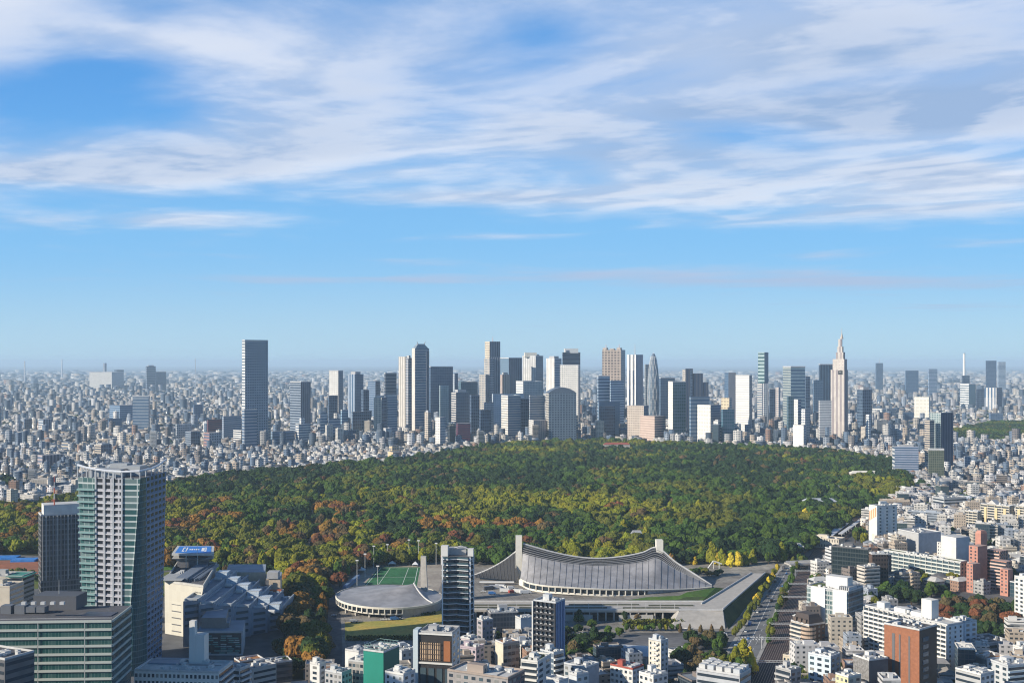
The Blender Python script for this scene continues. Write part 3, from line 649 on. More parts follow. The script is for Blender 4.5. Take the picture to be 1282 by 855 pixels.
for i, (x, y, wd, c, lb) in enumerate(((491, 708, 8, (.8, .8, .8), 'white event tent behind the far end of the green pitch'), (520, 709, 6, (.7, .7, .72), 'small grey tent at the far right corner of the green pitch'), (452, 716, 9, (.75, .75, .78), 'long white tent left of the green pitch'),
        (330, 703, 9, (.85, .84, .82), 'pointed white tent at the forest edge behind the stepped hall'), (342, 705, 6, (.75, .3, .25), 'red and white stall at the forest edge behind the stepped hall'), (352, 707, 6, (.8, .78, .74), 'small white stall beside the red stall'), (414, 704, 7, (.8, .8, .8), 'white tent among trees near the park path'))):
    g = G(x, y); t = thing('event_tent', (g.x, g.y, 0), lb, 'tent', 'event tents in the park')
    m = MB(); m.prism([(g.x - wd / 2, g.y - 3), (g.x + wd / 2, g.y - 3), (g.x + wd / 2, g.y + 3), (g.x - wd / 2, g.y + 3)], 2.4, 5.2, top=[(g.x - .1, g.y - .1), (g.x + .1, g.y - .1), (g.x + .1, g.y + .1), (g.x - .1, g.y + .1)], wall=0, cap=0); m.build('canopy', plain(c, .8, .05), t)
    for sx in (-1, 1):
        for sy in (-1, 1): piece('leg', WHITE, t, (g.x + sx * wd * .45, g.y + sy * 2.7, 1.2), (1, 0), .12, .12, 2.4)
for x, y, lb in ((8, 699, 'bright blue ground sheet left beside the running track'), (31, 702, 'bright blue ground sheet on the grass by the grey tower')):
    g = G(x, y); m = MB(); m.box((g.x, g.y), (1, .1), 24, 16, 0.2, 2.2); mesh_thing('covered_stand', m, plain((.04, .22, .62), .5, .2, .2), lb.replace('ground sheet', 'sheeted roof'), 'canopy')
# small roofs in the woods
for x, y, wd, d, h, c, lb in ((1083, 592, 52, 14, 13, (.72, .68, .60), 'long cream roof showing among the dark trees at upper right'), (1026, 627, 44, 16, 11, (.42, .45, .50), 'pale grey roof in the woods beside the railway'), (797, 668, 11, 7, 13, (.3, .31, .32), 'small grey roof deep in the green woods behind the hall'),
        (772, 556, 60, 16, 17, (.32, .09, .06), 'dark red roof at the far edge of the woods'), (1040, 610, 30, 12, 11, (.3, .32, .34), 'small dark grey roof in the woods near the cream roof')):
    g = G(x, y, h); m = MB(); hw = wd / 2; m.prism([(g.x - hw, g.y - d / 2), (g.x + hw, g.y - d / 2), (g.x + hw, g.y + d / 2), (g.x - hw, g.y + d / 2)], 0, h, wall=0, cap=0)
    m.prism([(g.x - hw - 1, g.y - d / 2 - 1), (g.x + hw + 1, g.y - d / 2 - 1), (g.x + hw + 1, g.y + d / 2 + 1), (g.x - hw - 1, g.y + d / 2 + 1)], h, h + 4, floor=True, top=[(g.x - hw * .8, g.y - .5), (g.x + hw * .8, g.y - .5), (g.x + hw * .8, g.y + .5), (g.x - hw * .8, g.y + .5)], wall=1, cap=1)
    t = thing('park_pavilion', (g.x, g.y, 0), lb, 'pavilion'); o = m.build('body', [plain((.4, .37, .33)), plain(c, .6)], t)
# ------------------------------------------------------------------ towers
def frame(pxe, D):
    c = AT(pxe, D); a = math.atan2(c.x, c.y); return Vector((c.x, c.y)), Vector((-math.sin(a), -math.cos(a))), Vector((math.cos(a), -math.sin(a)))
def plan(px0, pxe, px1, D, r, dp=None):
    """near corner at column pxe and distance D; the right face is turned r degrees to the right of facing us. Returns counter-clockwise corners: near, right, far, left"""
    c, t, rt = frame(pxe, D); rr = R(r); nR = t * math.cos(rr) + rt * math.sin(rr); tR = rt * math.cos(rr) - t * math.sin(rr); tL = -nR
    def length(px, d):
        k = (px - CX) / F; return (k * c.y - c.x) / (d.x - k * d.y)
    wR = length(px1, tR) if px1 - pxe > .3 else (dp or 20)
    wL = length(px0, tL) if pxe - px0 > .3 else (dp or 20)
    return [c, c + tR * wR, c + tR * wR + tL * wL, c + tL * wL], tR, nR, wR, wL
def inset(P, k):
    m = sum(P, Vector((0, 0))) / len(P); return [m + (q - m) * k for q in P]
def loc_of(P): m = sum(P, Vector((0, 0))) / len(P); return (m.x, m.y, 0)
ROOF = plain((0.30, 0.30, 0.31), 0.85, 0.2, 0.1); ROOFD = plain((0.10, 0.10, 0.11), 0.85, 0.2, 0.1)
def block(name, cat, label, px0, pxe, px1, yt, D, r, mat, matL=None, top='plant', yb=None, dp=None, roof=None, group=None, taper=None, short=None, parent=None, z0=None):
    P, tR, nR, wR, wL = plan(px0, pxe, px1, D, r, dp); z1 = ZT(yt, D); z0 = (0 if yb is None else max(0, ZT(yb, D))) if z0 is None else z0
    t = parent or thing(name, loc_of(P), label, cat, group)
    m = MB(); mats = [mat, roof or ROOF, matL or mat]
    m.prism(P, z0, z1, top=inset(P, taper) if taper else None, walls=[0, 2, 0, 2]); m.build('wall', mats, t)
    if not parent: FOOT.append((loc_of(P)[0], loc_of(P)[1], math.hypot(wR, wL) / 2))
    h = z1 - z0
    if top and 'plant' in top:
        m = MB(); m.prism(inset(P, .62), z1, z1 + min(7, max(3, h * .05)), wall=0, cap=1); m.build('roof_plant', [plain((.40, .40, .41)), ROOF], t)
    if top and 'rim' in top:
        m = MB(); Q = inset(P, 1.01); I = inset(P, .95)
        for i in range(4): m.prism([Q[i], Q[(i + 1) % 4], I[(i + 1) % 4], I[i]], z1 - .5, z1 + 2.2, wall=0, cap=0)
        m.build('parapet', [LGREY], t)
    if top and 'mast' in top:
        q = loc_of(P); m = MB(); m.tube((q[0], q[1], z1), (q[0], q[1], z1 + h * .13 + 6), 1.1, .4, 6); m.build('antenna', plain((.55, .45, .45)), t)
    if short: mark(short, loc_of(P)[0], loc_of(P)[1])
    return t, P, z0, z1
GB = (.055, .11, .20); GD = (.024, .042, .085); GT = (.03, .085, .10); GL = (.10, .14, .19)  # blue of the reflected sky is put into these glass colours
def fo(w, g=GB, b=6, s=6, wf=.72, hf=.5, bl=.3): return facade(w, g, b, s, wf, hf, bl)
GRID = lambda w, g=GD: fo(w, g, 6, 6.2, .55, .5); BAND = lambda w, g=GB, s=7: fo(w, g, 40, s, 1.1, .5); VERT = lambda w, g=GB, b=6: fo(w, g, b, 60, .5, 1.1); CURT = lambda g=GB, w=(.13, .19, .27): fo(w, g, 6, 8, .85, .82, .35)
W7 = (.72, .70, .66); W6 = (.56, .57, .57); W5 = (.38, .41, .45); W4 = (.25, .30, .36); W3 = (.17, .21, .26); BEI = (.52, .45, .36); BRN = (.24, .17, .13); BLU = (.22, .30, .40)  # blue in the greys puts shade and haze into the fronts
SKY = [
 # px0 pxe px1 ytop dist turn  material  left material, often the wall's sunlit tone  top  label
 (112, 140, 155, 466, 8600, 62, BAND(W5, GL), BAND(W7, (.5, .48, .44)), 'rim', 'broad cream block far on the plain, left of the twin dark towers'),
 (143, 146, 155, 463, 9000, 30, CURT(GD), None, '', 'dark slab close behind the broad cream block'),
 (129, 131, 133.5, 454.5, 9300, 40, BAND(W5), None, '', 'thin pale tower rising behind the broad cream block'),
 (182.5, 184, 195, 458.5, 8000, 20, BAND(W3, GD, 12), None, 'plant', 'taller of the twin dark blue towers far left'),
 (195, 195.3, 208, 465.5, 7900, 4, CURT(GD), None, '', 'shorter of the twin dark blue towers far left'),
 (166, 186, 187.5, 496.5, 3430, 72, CURT(GB), BAND(W4, GB, 9), 'rim', 'dark blue tower with horizontal bands in the left suburbs'),
 (137, 150, 166, 507.5, 3900, 30, BAND(BLU), None, '', 'wide grey-blue office slab just left of the dark banded tower'),
 (135, 136, 152.5, 524, 3430, 10, CURT(GB), None, '', 'low blue glass block in front of the grey-blue slab'),
 (30, 31, 40, 524.5, 3400, 15, CURT(GD), None, '', 'small dark tower at the far left edge of the suburbs'),
 (48, 54, 66, 525, 3350, 30, VERT(W4, GD, 8), BAND(W6), '', 'dark apartment tower with pale left flank, far left'),
 (119, 126.5, 140, 557, 2450, 35, CURT(GD), BAND(BEI, GD, 5), 'plant', 'beige and dark apartment tower just behind the teal corner tower'),
 (152, 166, 167.5, 544, 2800, 70, W5 and BAND(W5), GRID(BEI), 'plant', 'sunlit beige apartment block beyond the teal corner tower'),
 (185, 193, 202, 550.5, 2750, 40, CURT(GD), BAND(BEI), '', 'brown and dark apartment block right of the beige block'),
 (47, 53, 80, 570, 2200, 20, VERT((.3, .26, .28), GD, 7), BAND((.42, .36, .36)), '', 'dark mauve apartment slab behind the grey office tower'),
 (77, 85, 90, 553.5, 2650, 40, BAND(W4), BAND(BEI), '', 'slim brown apartment tower behind the mauve slab'),
 (303, 306.8, 335.5, 426.5, 2760, 9, GRID((.29, .345, .41), GD), BAND(W7, GL), 'rim', 'tallest tower of the left skyline, grey gridded slab with dark corners'),
 (303, 306, 322, 513.5, 2650, 9, BAND((.33, .36, .40)), None, 'rim', 'square grey podium block at the foot of the tallest left tower'),
 (363, 376.5, 389, 478.5, 3150, 38, VERT((.2, .23, .28), GD, 7), BAND(W4, GD), 'rim', 'lone grey-blue tower right of the tallest left tower'),
 (259.5, 260.5, 278, 525, 3000, 8, BAND((.26, .07, .065), GD, 5), None, '', 'dark red office block left of the tallest left tower'),
 (278, 280, 302, 521, 2950, 12, BAND(W5, GB, 5), None, '', 'wide grey office block between red block and tallest left tower'),
 (232, 239, 251, 540, 2750, 35, CURT(GD), BAND(W4, GD, 5), '', 'dark glass block with grey flank in the left suburbs'),
 (220, 221, 240, 531, 3050, 8, fo(W6, GL), None, '', 'pale blue-grey box left of the dark red block'),
 (255, 262, 277, 542, 2680, 25, GRID(W5, GD), BAND((.36, .2, .17)), '', 'grey apartment block in front of the dark red block'),
 (292, 302, 320, 539, 2720, 30, CURT(GD), BAND(W7, GD, 5), '', 'dark box with white left flank in front of the tallest left tower'),
 (242, 243, 254, 506.5, 3900, 10, CURT(GB), None, '', 'dark blue cube standing alone left of the tallest left tower'),
 (370, 374, 389, 531, 2850, 14, BAND(W7, GB, 6), None, '', 'white banded block at the foot of the lone grey-blue tower'),
 (375, 377, 382, 523, 2860, 30, fo(W7), None, '', 'white stair core above the white banded block'),
 (330, 331, 339, 524, 2800, 15, BAND(BEI, GL), None, 'plant', 'slim beige block right of the tallest left tower'),
 (339, 341, 369, 540, 2820, 15, BAND(BLU, GL), None, '', 'low pale blue block between beige block and white banded block'),
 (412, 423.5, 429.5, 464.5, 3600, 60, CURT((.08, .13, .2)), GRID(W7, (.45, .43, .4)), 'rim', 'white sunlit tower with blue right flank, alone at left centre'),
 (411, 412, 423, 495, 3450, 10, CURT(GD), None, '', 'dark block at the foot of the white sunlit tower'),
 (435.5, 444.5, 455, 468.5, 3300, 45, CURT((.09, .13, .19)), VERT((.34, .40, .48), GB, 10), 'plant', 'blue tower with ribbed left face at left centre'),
 (452, 455, 462, 488, 3200, 25, CURT(GD), None, '', 'dark blue block against the ribbed blue tower'),
 (460.5, 470, 476, 477, 3700, 45, CURT(GD), BAND((.2, .26, .36)), '', 'dark blue cube tower behind the ribbed blue tower'),
 (481, 482.5, 496.5, 467.5, 3600, 12, BAND((.16, .18, .21), GD, 10), None, 'rim', 'dark charcoal tower left of the stepped crown tower'),
 (468, 478, 484.5, 498, 2900, 50, CURT(GD), fo((.56, .5, .42), GD, 10, 5), 'plant', 'beige balcony tower with dark right side, in front of the charcoal tower'),
 (483, 485, 497.5, 495.5, 2920, 18, BAND(W5, GB, 6), None, 'rim', 'grey banded tower right of the beige balcony tower'),
 (440, 442, 464.5, 515.5, 3000, 12, CURT(GD), None, '', 'broad dark blue block low in front of the ribbed blue tower'),
 (401, 402, 410, 517, 2850, 14, BAND(W6), None, 'plant', 'pale rounded block left of the broad dark blue block'),
 (412, 413.5, 426, 524, 2850, 12, BAND(W5), None, '', 'grey block right of the pale rounded block'),
 (426.5, 428, 436, 514, 3000, 16, BAND((.3, .42, .5), GB), None, 'rim', 'small teal-blue block left of the broad dark blue block'),
 (537, 539, 567, 459.5, 3500, 10, CURT((.05, .09, .16)), None, 'rim', 'broad dark blue glass tower right of the stepped crown tower'),
 (566.5, 570, 573.5, 467.5, 3550, 40, CURT(), fo((.5, .55, .6)), '', 'narrow pale tower against the broad dark blue glass tower'),
 (550, 551, 562, 482.5, 3300, 10, fo((.36, .44, .46), (.16, .22, .24)), None, '', 'small pale green block in front of the broad dark blue tower'),
 (565, 571, 588, 491, 3000, 28, CURT((.07, .10, .15)), BAND((.55, .52, .48), GD, 6), 'plant', 'dark glass block with beige left edge below the broad dark blue tower'),
 (574, 577, 598, 478, 3500, 14, CURT((.07, .14, .17)), None, '', 'greenish glass block left of the twin-stepped grey skyscraper'),
 (588, 590, 600.5, 494.5, 2950, 14, CURT(GD), None, '', 'slim dark block right of the beige-edged glass block'),
 (531.5, 536, 539.5, 516, 2800, 45, BAND(BEI, GD, 5), fo((.62, .54, .44), GD, 5, 5), 'plant', 'slim beige apartment tower in front of the stepped crown tower'),
 (545, 551, 558, 522.5, 2700, 40, fo(W5), fo(W7, (.4, .4, .4)), '', 'white plain block right of the slim beige apartment tower'),
 (626, 637, 653.5, 448.5, 3900, 22, VERT((.09, .13, .2), GD, 8), CURT((.13, .2, .27)), 'rim', 'dark blue tower just right of the twin-stepped grey skyscraper'),
 (626, 629, 638, 469, 3700, 18, VERT((.5, .42, .38), BRN, 8), None, 'plant', 'small pinkish ribbed tower in front of the dark blue tower'),
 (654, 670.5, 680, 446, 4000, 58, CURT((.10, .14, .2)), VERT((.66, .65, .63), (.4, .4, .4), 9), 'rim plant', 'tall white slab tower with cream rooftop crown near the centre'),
 (646, 655, 679.5, 478, 3300, 22, fo((.48, .48, .47), GL, 5, 5, .6, .4), BAND(W7, W5), 'rim', 'grey block with overhanging flat roof below the white slab tower'),
 (684, 694, 703, 448.5, 3800, 42, BAND((.36, .42, .5), GB, 8), VERT((.76, .73, .68), (.45, .43, .42), 7), 'plant', 'white tower with rounded roof left of the dark-topped tower'),
 (704, 704.5, 726.5, 441, 4000, 6, BAND((.10, .12, .15), GD, 14), None, 'plant', 'dark tower with a white box on its roof, right of the white tower'),
 (701, 724, 726, 457.5, 3500, 76, CURT(), GRID((.74, .71, .66), (.28, .28, .29)), 'rim', 'white tower with small square windows in front of the dark tower'),
 (616, 617, 656, 493, 3250, 6, fo((.55, .58, .62), (.34, .4, .46)), None, '', 'low pale block behind the grey twin slabs'),
 (627.5, 636, 652, 496, 2950, 26, BAND((.36, .37, .39), GB, 6), BAND((.74, .70, .64), (.3, .3, .3), 6), 'rim', 'left grey slab with sunlit white end, of the paired office slabs'),
 (652, 652.5, 662.5, 499, 2975, 5, CURT(GD), None, '', 'dark recessed block between the paired grey office slabs'),
 (662.5, 663.5, 682, 496, 2940, 8, BAND((.40, .41, .43), GB, 6), None, 'rim', 'right slab of the paired grey office slabs'),
 (606, 607, 618, 503.5, 3050, 10, fo((.5, .52, .54), GL), None, '', 'pale small block left of the paired grey office slabs'),
 (600, 601.5, 615, 513, 2900, 12, CURT(GD), None, '', 'dark low block in front of the pale small block'),
 (712, 717, 723.5, 520, 2780, 40, BAND(BEI), fo((.66, .58, .48), (.3, .28, .26), 5, 5), '', 'cream block below the arched-roof office building'),
 (662, 668, 684, 526, 2700, 25, fo((.52, .42, .40), GD, 5, 5), fo(W7, GD, 5, 5), '', 'white and pink apartment block at the foot of the paired slabs'),
 (748, 749, 763.5, 471.5, 3300, 8, BAND((.42, .5, .58), GB, 9), None, 'rim', 'pale blue banded block with higher left wing, below the brown tower'),
 (763.5, 764.5, 781.5, 476.5, 3290, 8, BAND((.42, .5, .58), GB, 7), None, '', 'pale blue banded lower wing, below the brown tower'),
 (749, 750, 776, 503, 3050, 8, CURT((.10, .17, .26)), None, '', 'blue glass block below the pale blue banded wings'),
 (750, 752, 770, 509, 2900, 10, CURT(GD), None, '', 'dark box in front of the blue glass block'),
 (785, 796, 805, 444, 3700, 34, VERT((.28, .31, .40), (.18, .2, .28), 5), VERT((.80, .78, .75), GD, 22), 'mast', 'slender white and lavender tower with dark vertical stripes'),
 (807, 808, 817, 456, 3800, 10, fo((.44, .47, .48), GL), None, '', 'grey slab half hidden behind the egg-shaped tower'),
 (825.5, 827, 845, 473.5, 3600, 10, CURT((.05, .09, .15)), None, 'rim', 'dark blue block right of the egg-shaped tower'),
 (836.5, 842.3, 858.5, 478.5, 2750, 26, CURT(GT), fo((.76, .73, .68), (.6, .58, .55)), 'rim', 'dark teal glass tower with bright white left edge'),
 (854.5, 858, 860.5, 462.5, 3600, 45, BAND(BEI), fo((.6, .52, .42)), '', 'thin beige tower behind the stepped dark tower'),
 (863, 865, 888.5, 496.5, 2800, 10, BAND((.2, .26, .33), GB, 9), None, '', 'wide blue-grey block in front of the stepped dark tower'),
 (873, 889.5, 902, 507, 2650, 50, BAND((.2, .25, .32), GB, 6), fo((.74, .71, .66), (.58, .56, .53), 8, 9), '', 'white sunlit block with grey-blue right side below the stepped dark tower'),
 (903, 913, 916, 498, 2900, 66, fo(W5), fo((.66, .57, .40), (.4, .34, .26), 8, 8), '', 'cream-yellow block left of the bright white tower'),
 (903, 905, 919.5, 512.5, 2680, 12, CURT((.03, .11, .15)), None, '', 'teal-blue glass box below the cream-yellow block'),
 (893, 899, 905, 527, 2350, 40, BAND(W6), BAND((.76, .73, .68), (.4, .4, .4), 5), 'plant', 'slim white apartment tower rising from the forest edge'),
 (907, 912, 921.5, 466.5, 3500, 28, fo((.40, .37, .37), (.33, .31, .32)), CURT(), '', 'plain grey-mauve slab left of the bright white tower'),
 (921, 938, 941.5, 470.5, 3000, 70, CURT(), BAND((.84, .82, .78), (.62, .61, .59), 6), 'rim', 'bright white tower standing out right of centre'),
 (800, 819.5, 833.5, 521, 2800, 40, BAND((.40, .31, .28), GD, 6), BAND((.58, .46, .40), (.42, .32, .28), 6), '', 'wide pinkish-brown block at the forest edge below the lavender tower'),
 (785, 806, 812, 508, 2950, 70, CURT(), fo((.58, .5, .43), (.34, .28, .24), 6, 6), '', 'beige block behind the wide pinkish-brown block'),
 (949, 957, 962, 441, 3900, 55, CURT((.06, .12, .2)), BAND((.36, .46, .47), GT, 12), '', 'tall slim green-blue glass tower with slanted roof'),
 (955, 956, 961.5, 480, 3400, 15, fo((.68, .67, .65), GL), None, '', 'small white block in front of the slim green-blue tower'),
 (948, 954, 956, 480, 3450, 60, fo(W5), BAND((.6, .56, .5)), '', 'pale slab at the foot of the slim green-blue tower'),
 (963, 964, 972, 487, 3500, 10, CURT(GD), None, '', 'dark block right of the slim green-blue tower'),
 (971, 975, 977, 485, 3400, 60, fo(W5), fo((.58, .5, .44)), '', 'thin beige block beside the wide green-grey office tower'),
 (980, 990, 1008, 459.5, 3100, 26, BAND((.24, .34, .40), GB, 9), BAND((.34, .38, .36), GL, 7), 'rim', 'wide green-grey office tower with blue glass centre'),
 (985, 987, 994, 496, 2900, 14, CURT(GT), None, '', 'dark teal slab in front of the wide green-grey office tower'),
 (994, 999, 1003, 500, 2780, 50, BAND(W5), fo((.70, .68, .64), (.44, .44, .44), 6, 6), '', 'narrow white tower right of the dark teal slab'),
 (1003, 1008, 1014, 512, 2760, 45, fo(W5, GB), fo(W7, GB, 6, 6), '', 'white block with dark windows left of the white banded block'),
 (1008, 1009, 1014.5, 471, 3400, 15, CURT(GD), None, '', 'thin dark tower right of the wide green-grey office tower'),
 (1018, 1019, 1030.5, 476, 3650, 8, CURT((.05, .10, .17)), None, '', 'shorter dark blue tower left of the stepped clock tower'),
 (1025, 1026.5, 1042.5, 456.5, 3800, 10, VERT((.06, .11, .17), GD, 10), None, 'rim', 'taller dark blue tower behind the stepped clock tower'),
 (1025, 1026, 1041, 502.5, 2750, 6, BAND((.72, .70, .67), (.4, .4, .42), 6), None, 'rim', 'white banded block directly left of the stepped clock tower'),
 (1073, 1080, 1091.5, 488, 3000, 34, CURT(GD), CURT((.03, .05, .09)), 'plant', 'dark navy tower right of the stepped clock tower'),
 (1084, 1088, 1090.5, 519, 2800, 50, fo(W6), fo(W7), '', 'small white shaft in front of the dark navy tower'),
 (993, 1006, 1009.5, 532, 2450, 70, fo(W5), fo((.82, .80, .76), (.72, .70, .67), 9, 9), '', 'blank white block at the forest edge left of the clock tower'),
 (1096, 1097, 1105.5, 454.5, 8000, 12, CURT((.05, .09, .16)), None, 'mast', 'far dark blue tower right of the clock tower'),
 (1162, 1163, 1173.5, 462, 6000, 12, BAND((.3, .38, .48)), None, '', 'far pale blue tower left of the white chimney'),
 (1133, 1134, 1150, 464, 6500, 10, CURT(), None, '', 'far pair of joined blue blocks left of the white chimney'),
 (1234, 1234.6, 1247.5, 451.5, 7000, 5, CURT((.03, .06, .13)), None, '', 'far solid dark blue slab at the right edge'),
 (1248.5, 1250, 1259, 453, 7200, 18, BAND((.4, .47, .54)), None, '', 'far pale slab beside the dark blue slab at right'),
 (1202, 1213, 1221.5, 481, 5000, 40, CURT((.16, .26, .28)), BAND((.68, .68, .66), GL, 10), 'rim', 'white and green glass office tower below the chimney'),
 (1204, 1205, 1214, 470, 5300, 12, CURT(GD), None, '', 'dark box behind the white and green glass office tower'),
 (1222, 1222.5, 1232.5, 487, 4900, 6, CURT(GD), None, '', 'dark blue slab between two pale towers at right'),
 (1232.5, 1247.5, 1254.5, 485.5, 4800, 62, CURT(GD), VERT((.62, .6, .57), GB, 14), '', 'white tower with a central dark stripe and dark right side'),
 (1144.5, 1163, 1164.5, 497, 3900, 80, fo(W5), fo((.78, .75, .66), (.66, .63, .55), 12, 12), '', 'blank cream block standing behind the teal apartment tower'),
 (1092, 1110, 1122, 512, 3900, 50, fo(W5, GL), fo((.66, .64, .6), GL), '', 'long low pale block left of the blank cream block'),
 (1126, 1128, 1144, 516, 3800, 10, CURT(GB), None, '', 'low dark roofed block beside the blank cream block'),
 (1238, 1240, 1256, 517, 3900, 12, CURT(GB, (.2, .26, .34)), None, '', 'blue-grey block at the far side of the walled garden woods'),
]
def wood_edge(px):
    return (H - 13) * F / (float(np.interp(px, [q[0] for q in FAR_EDGE], [q[1] for q in FAR_EDGE])) - HOR)
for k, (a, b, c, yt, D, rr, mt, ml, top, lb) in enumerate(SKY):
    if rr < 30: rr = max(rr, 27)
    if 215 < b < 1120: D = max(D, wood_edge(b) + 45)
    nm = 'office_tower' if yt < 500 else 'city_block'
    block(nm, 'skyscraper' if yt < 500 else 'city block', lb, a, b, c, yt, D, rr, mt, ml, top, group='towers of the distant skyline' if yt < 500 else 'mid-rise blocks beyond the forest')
for ph, x, D in (('the tallest left tower', 320, 2760), ('the stepped crown tower', 525, 3100), ('the grey twin-stepped skyscraper', 614, 3450), ('the paired grey office slabs', 655, 2950), ('the egg-shaped tower', 818, 3700), ('the stepped clock tower', 1051, 2880),
                 ('the lone grey-blue tower', 376, 3150), ('the beige and dark apartment tower', 130, 2450), ('the wide pinkish-brown block', 818, 2800), ('the blank white block by the forest', 1001, 2450), ('the bright white tower', 931, 3000)):
    q = AT(x, D); mark(ph, q.x, q.y)

# stepped clock tower
def tiers(t, specs, D, mats, names):
    for (x0, x1, y0, y1, dp), mt, nm in zip(specs, mats, names):
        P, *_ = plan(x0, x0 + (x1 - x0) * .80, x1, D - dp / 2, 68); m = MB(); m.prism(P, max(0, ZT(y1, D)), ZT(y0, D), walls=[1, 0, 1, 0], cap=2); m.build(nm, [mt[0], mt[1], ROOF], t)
q = AT(1051, 2880); ct = thing('stepped_clock_tower', (q.x, q.y, 0), 'tall cream stepped tower with a needle top and a dark square clock', 'skyscraper', 'towers of the distant skyline')
PK = (.56, .51, .46); pf = VERT(PK, (.30, .26, .27), 10); ps = VERT((.24, .22, .26), (.12, .12, .17), 9); pp = fo(PK, (.5, .42, .4), 8, 8, .4, .4)  # side stone repeats the front darker, its shade put into the colour
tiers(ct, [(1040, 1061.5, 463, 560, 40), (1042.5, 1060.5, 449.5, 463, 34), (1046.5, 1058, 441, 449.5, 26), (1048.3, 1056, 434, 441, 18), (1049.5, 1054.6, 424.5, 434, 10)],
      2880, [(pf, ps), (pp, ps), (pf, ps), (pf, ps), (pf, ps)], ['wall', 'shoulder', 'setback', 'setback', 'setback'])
FOOT.append((q.x, q.y, 40)); m = MB(); z = ZT(424.5, 2880); m.tube((q.x + 1.5, q.y - 15, z), (q.x + 1.5, q.y - 15, ZT(418, 2880)), 4.2, 1.2, 8); m.tube((q.x + 1.5, q.y - 15, ZT(418, 2880)), (q.x + 1.5, q.y - 15, ZT(411, 2880)), .7, .3, 6); m.build('spire', plain((.5, .42, .36)), ct)
P, tR, nR, wR, wL = plan(1040, 1040 + 21.5 * .8, 1061.5, 2880 - 20, 68); tl = (P[0] - P[3]).normalized(); cpos = P[3].lerp(P[0], .70) - Vector((-tl.y, tl.x)) * .8
clk = piece('clock', DARK, ct, (cpos.x, cpos.y, ZT(466.2, 2880)), tl, 10.5, 1.4, 9.5)
m = MB(); cc = cpos - Vector((-tl.y, tl.x)) * .9; zc = ZT(466.2, 2880)
for da, ln in ((.6, 3.6), (2.4, 2.6)):
    d = Vector((tl.x * math.cos(da), tl.y * math.cos(da), math.sin(da))); m.tube((cc.x, cc.y, zc), Vector((cc.x, cc.y, zc)) + d * ln, .5, .4, 4)
m.build('clock_hand', LGREY, ct)
# stepped crown tower of three shafts
q = AT(522, 3100); pt = thing('triple_shaft_tower', (q.x, q.y, 0), 'three joined grey shafts of rising height, the tallest under a glass pyramid crown', 'skyscraper', 'towers of the distant skyline'); FOOT.append((q.x, q.y, 60))
gs = fo((.40, .40, .42), GB, 5, 7, 1.1, .42); gl = VERT((.74, .69, .62), (.4, .37, .34), 6); gr = VERT((.2, .2, .23), GD, 6)  # cream, grey and dark copies put sun and shade into the faces
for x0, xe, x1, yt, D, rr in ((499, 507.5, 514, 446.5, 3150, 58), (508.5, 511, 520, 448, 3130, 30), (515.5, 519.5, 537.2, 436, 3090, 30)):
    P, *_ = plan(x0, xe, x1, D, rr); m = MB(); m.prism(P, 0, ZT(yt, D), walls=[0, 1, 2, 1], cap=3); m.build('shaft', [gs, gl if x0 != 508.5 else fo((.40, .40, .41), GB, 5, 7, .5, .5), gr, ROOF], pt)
P5 = P; z = ZT(436, 3090); m = MB(); m.prism(inset(P5, .9), z, ZT(430.5, 3090), top=inset(P5, .45), wall=0, cap=1); m.build('glass_crown', [CURT((.16, .22, .28), (.35, .38, .4)), ROOFD], pt)
for k in (0, 1):
    e = inset(P5, .45)[k]; m = MB(); m.tube((e.x, e.y, ZT(431, 3090)), (e.x + (-3 if k == 0 else 3), e.y, ZT(427, 3090)), 1.4, .4, 5); m.build('crown_horn', GREY, pt)
P, *_ = plan(533.5, 534, 537.4, 3080, 20); m = MB(); m.prism(P, 0, ZT(440, 3080), wall=0, cap=0); m.build('dark_flank', gr, pt)  # dark strip painted for the shaded right side of the tall shaft
P, *_ = plan(509, 512, 514, 3125, 40); m = MB(); m.prism(P, ZT(449, 3130), ZT(445, 3130), wall=0, cap=0); m.build('roof_plant', fo((.55, .54, .52)), pt)
# twin-stepped grey skyscraper
q = AT(614, 3450); gt = thing('twin_step_skyscraper', (q.x, q.y, 0), 'very tall grey skyscraper with dark centre, lower wing on its left side', 'skyscraper', 'towers of the distant skyline'); FOOT.append((q.x, q.y, 60))
sl = fo((.46, .42, .37), GB, 6, 7, .5, .5); sr = VERT((.22, .24, .29), GD, 6); tp = fo((.62, .54, .42), GD, 6, 7, .5, .5)  # warm and dark tones put sun and shade into the two sides
for x0, xe, x1, yt, yb, D, rr, ml, mr in ((600, 608, 614, 469, None, 3440, 50, sl, sr), (606, 613, 619, 449, None, 3450, 40, sl, fo((.30, .31, .35), GD, 6, 7)), (607, 613, 626.3, 427.5, 449, 3470, 30, tp, sr), (612, 613, 626.3, 447, None, 3462, 10, sr, sr)):
    P, *_ = plan(x0, xe, x1, D, rr); m = MB(); m.prism(P, 0 if not yb else ZT(yb, D), ZT(yt, D), walls=[0, 1, 0, 1], cap=2); m.build('shaft', [mr, ml, ROOF], gt)
a = AT(617, 3480); m = MB(); m.tube((a.x, a.y, ZT(428, 3480)), (a.x, a.y, ZT(421, 3480)), 1, .4, 5); m.build('antenna', plain((.6, .35, .3)), gt)
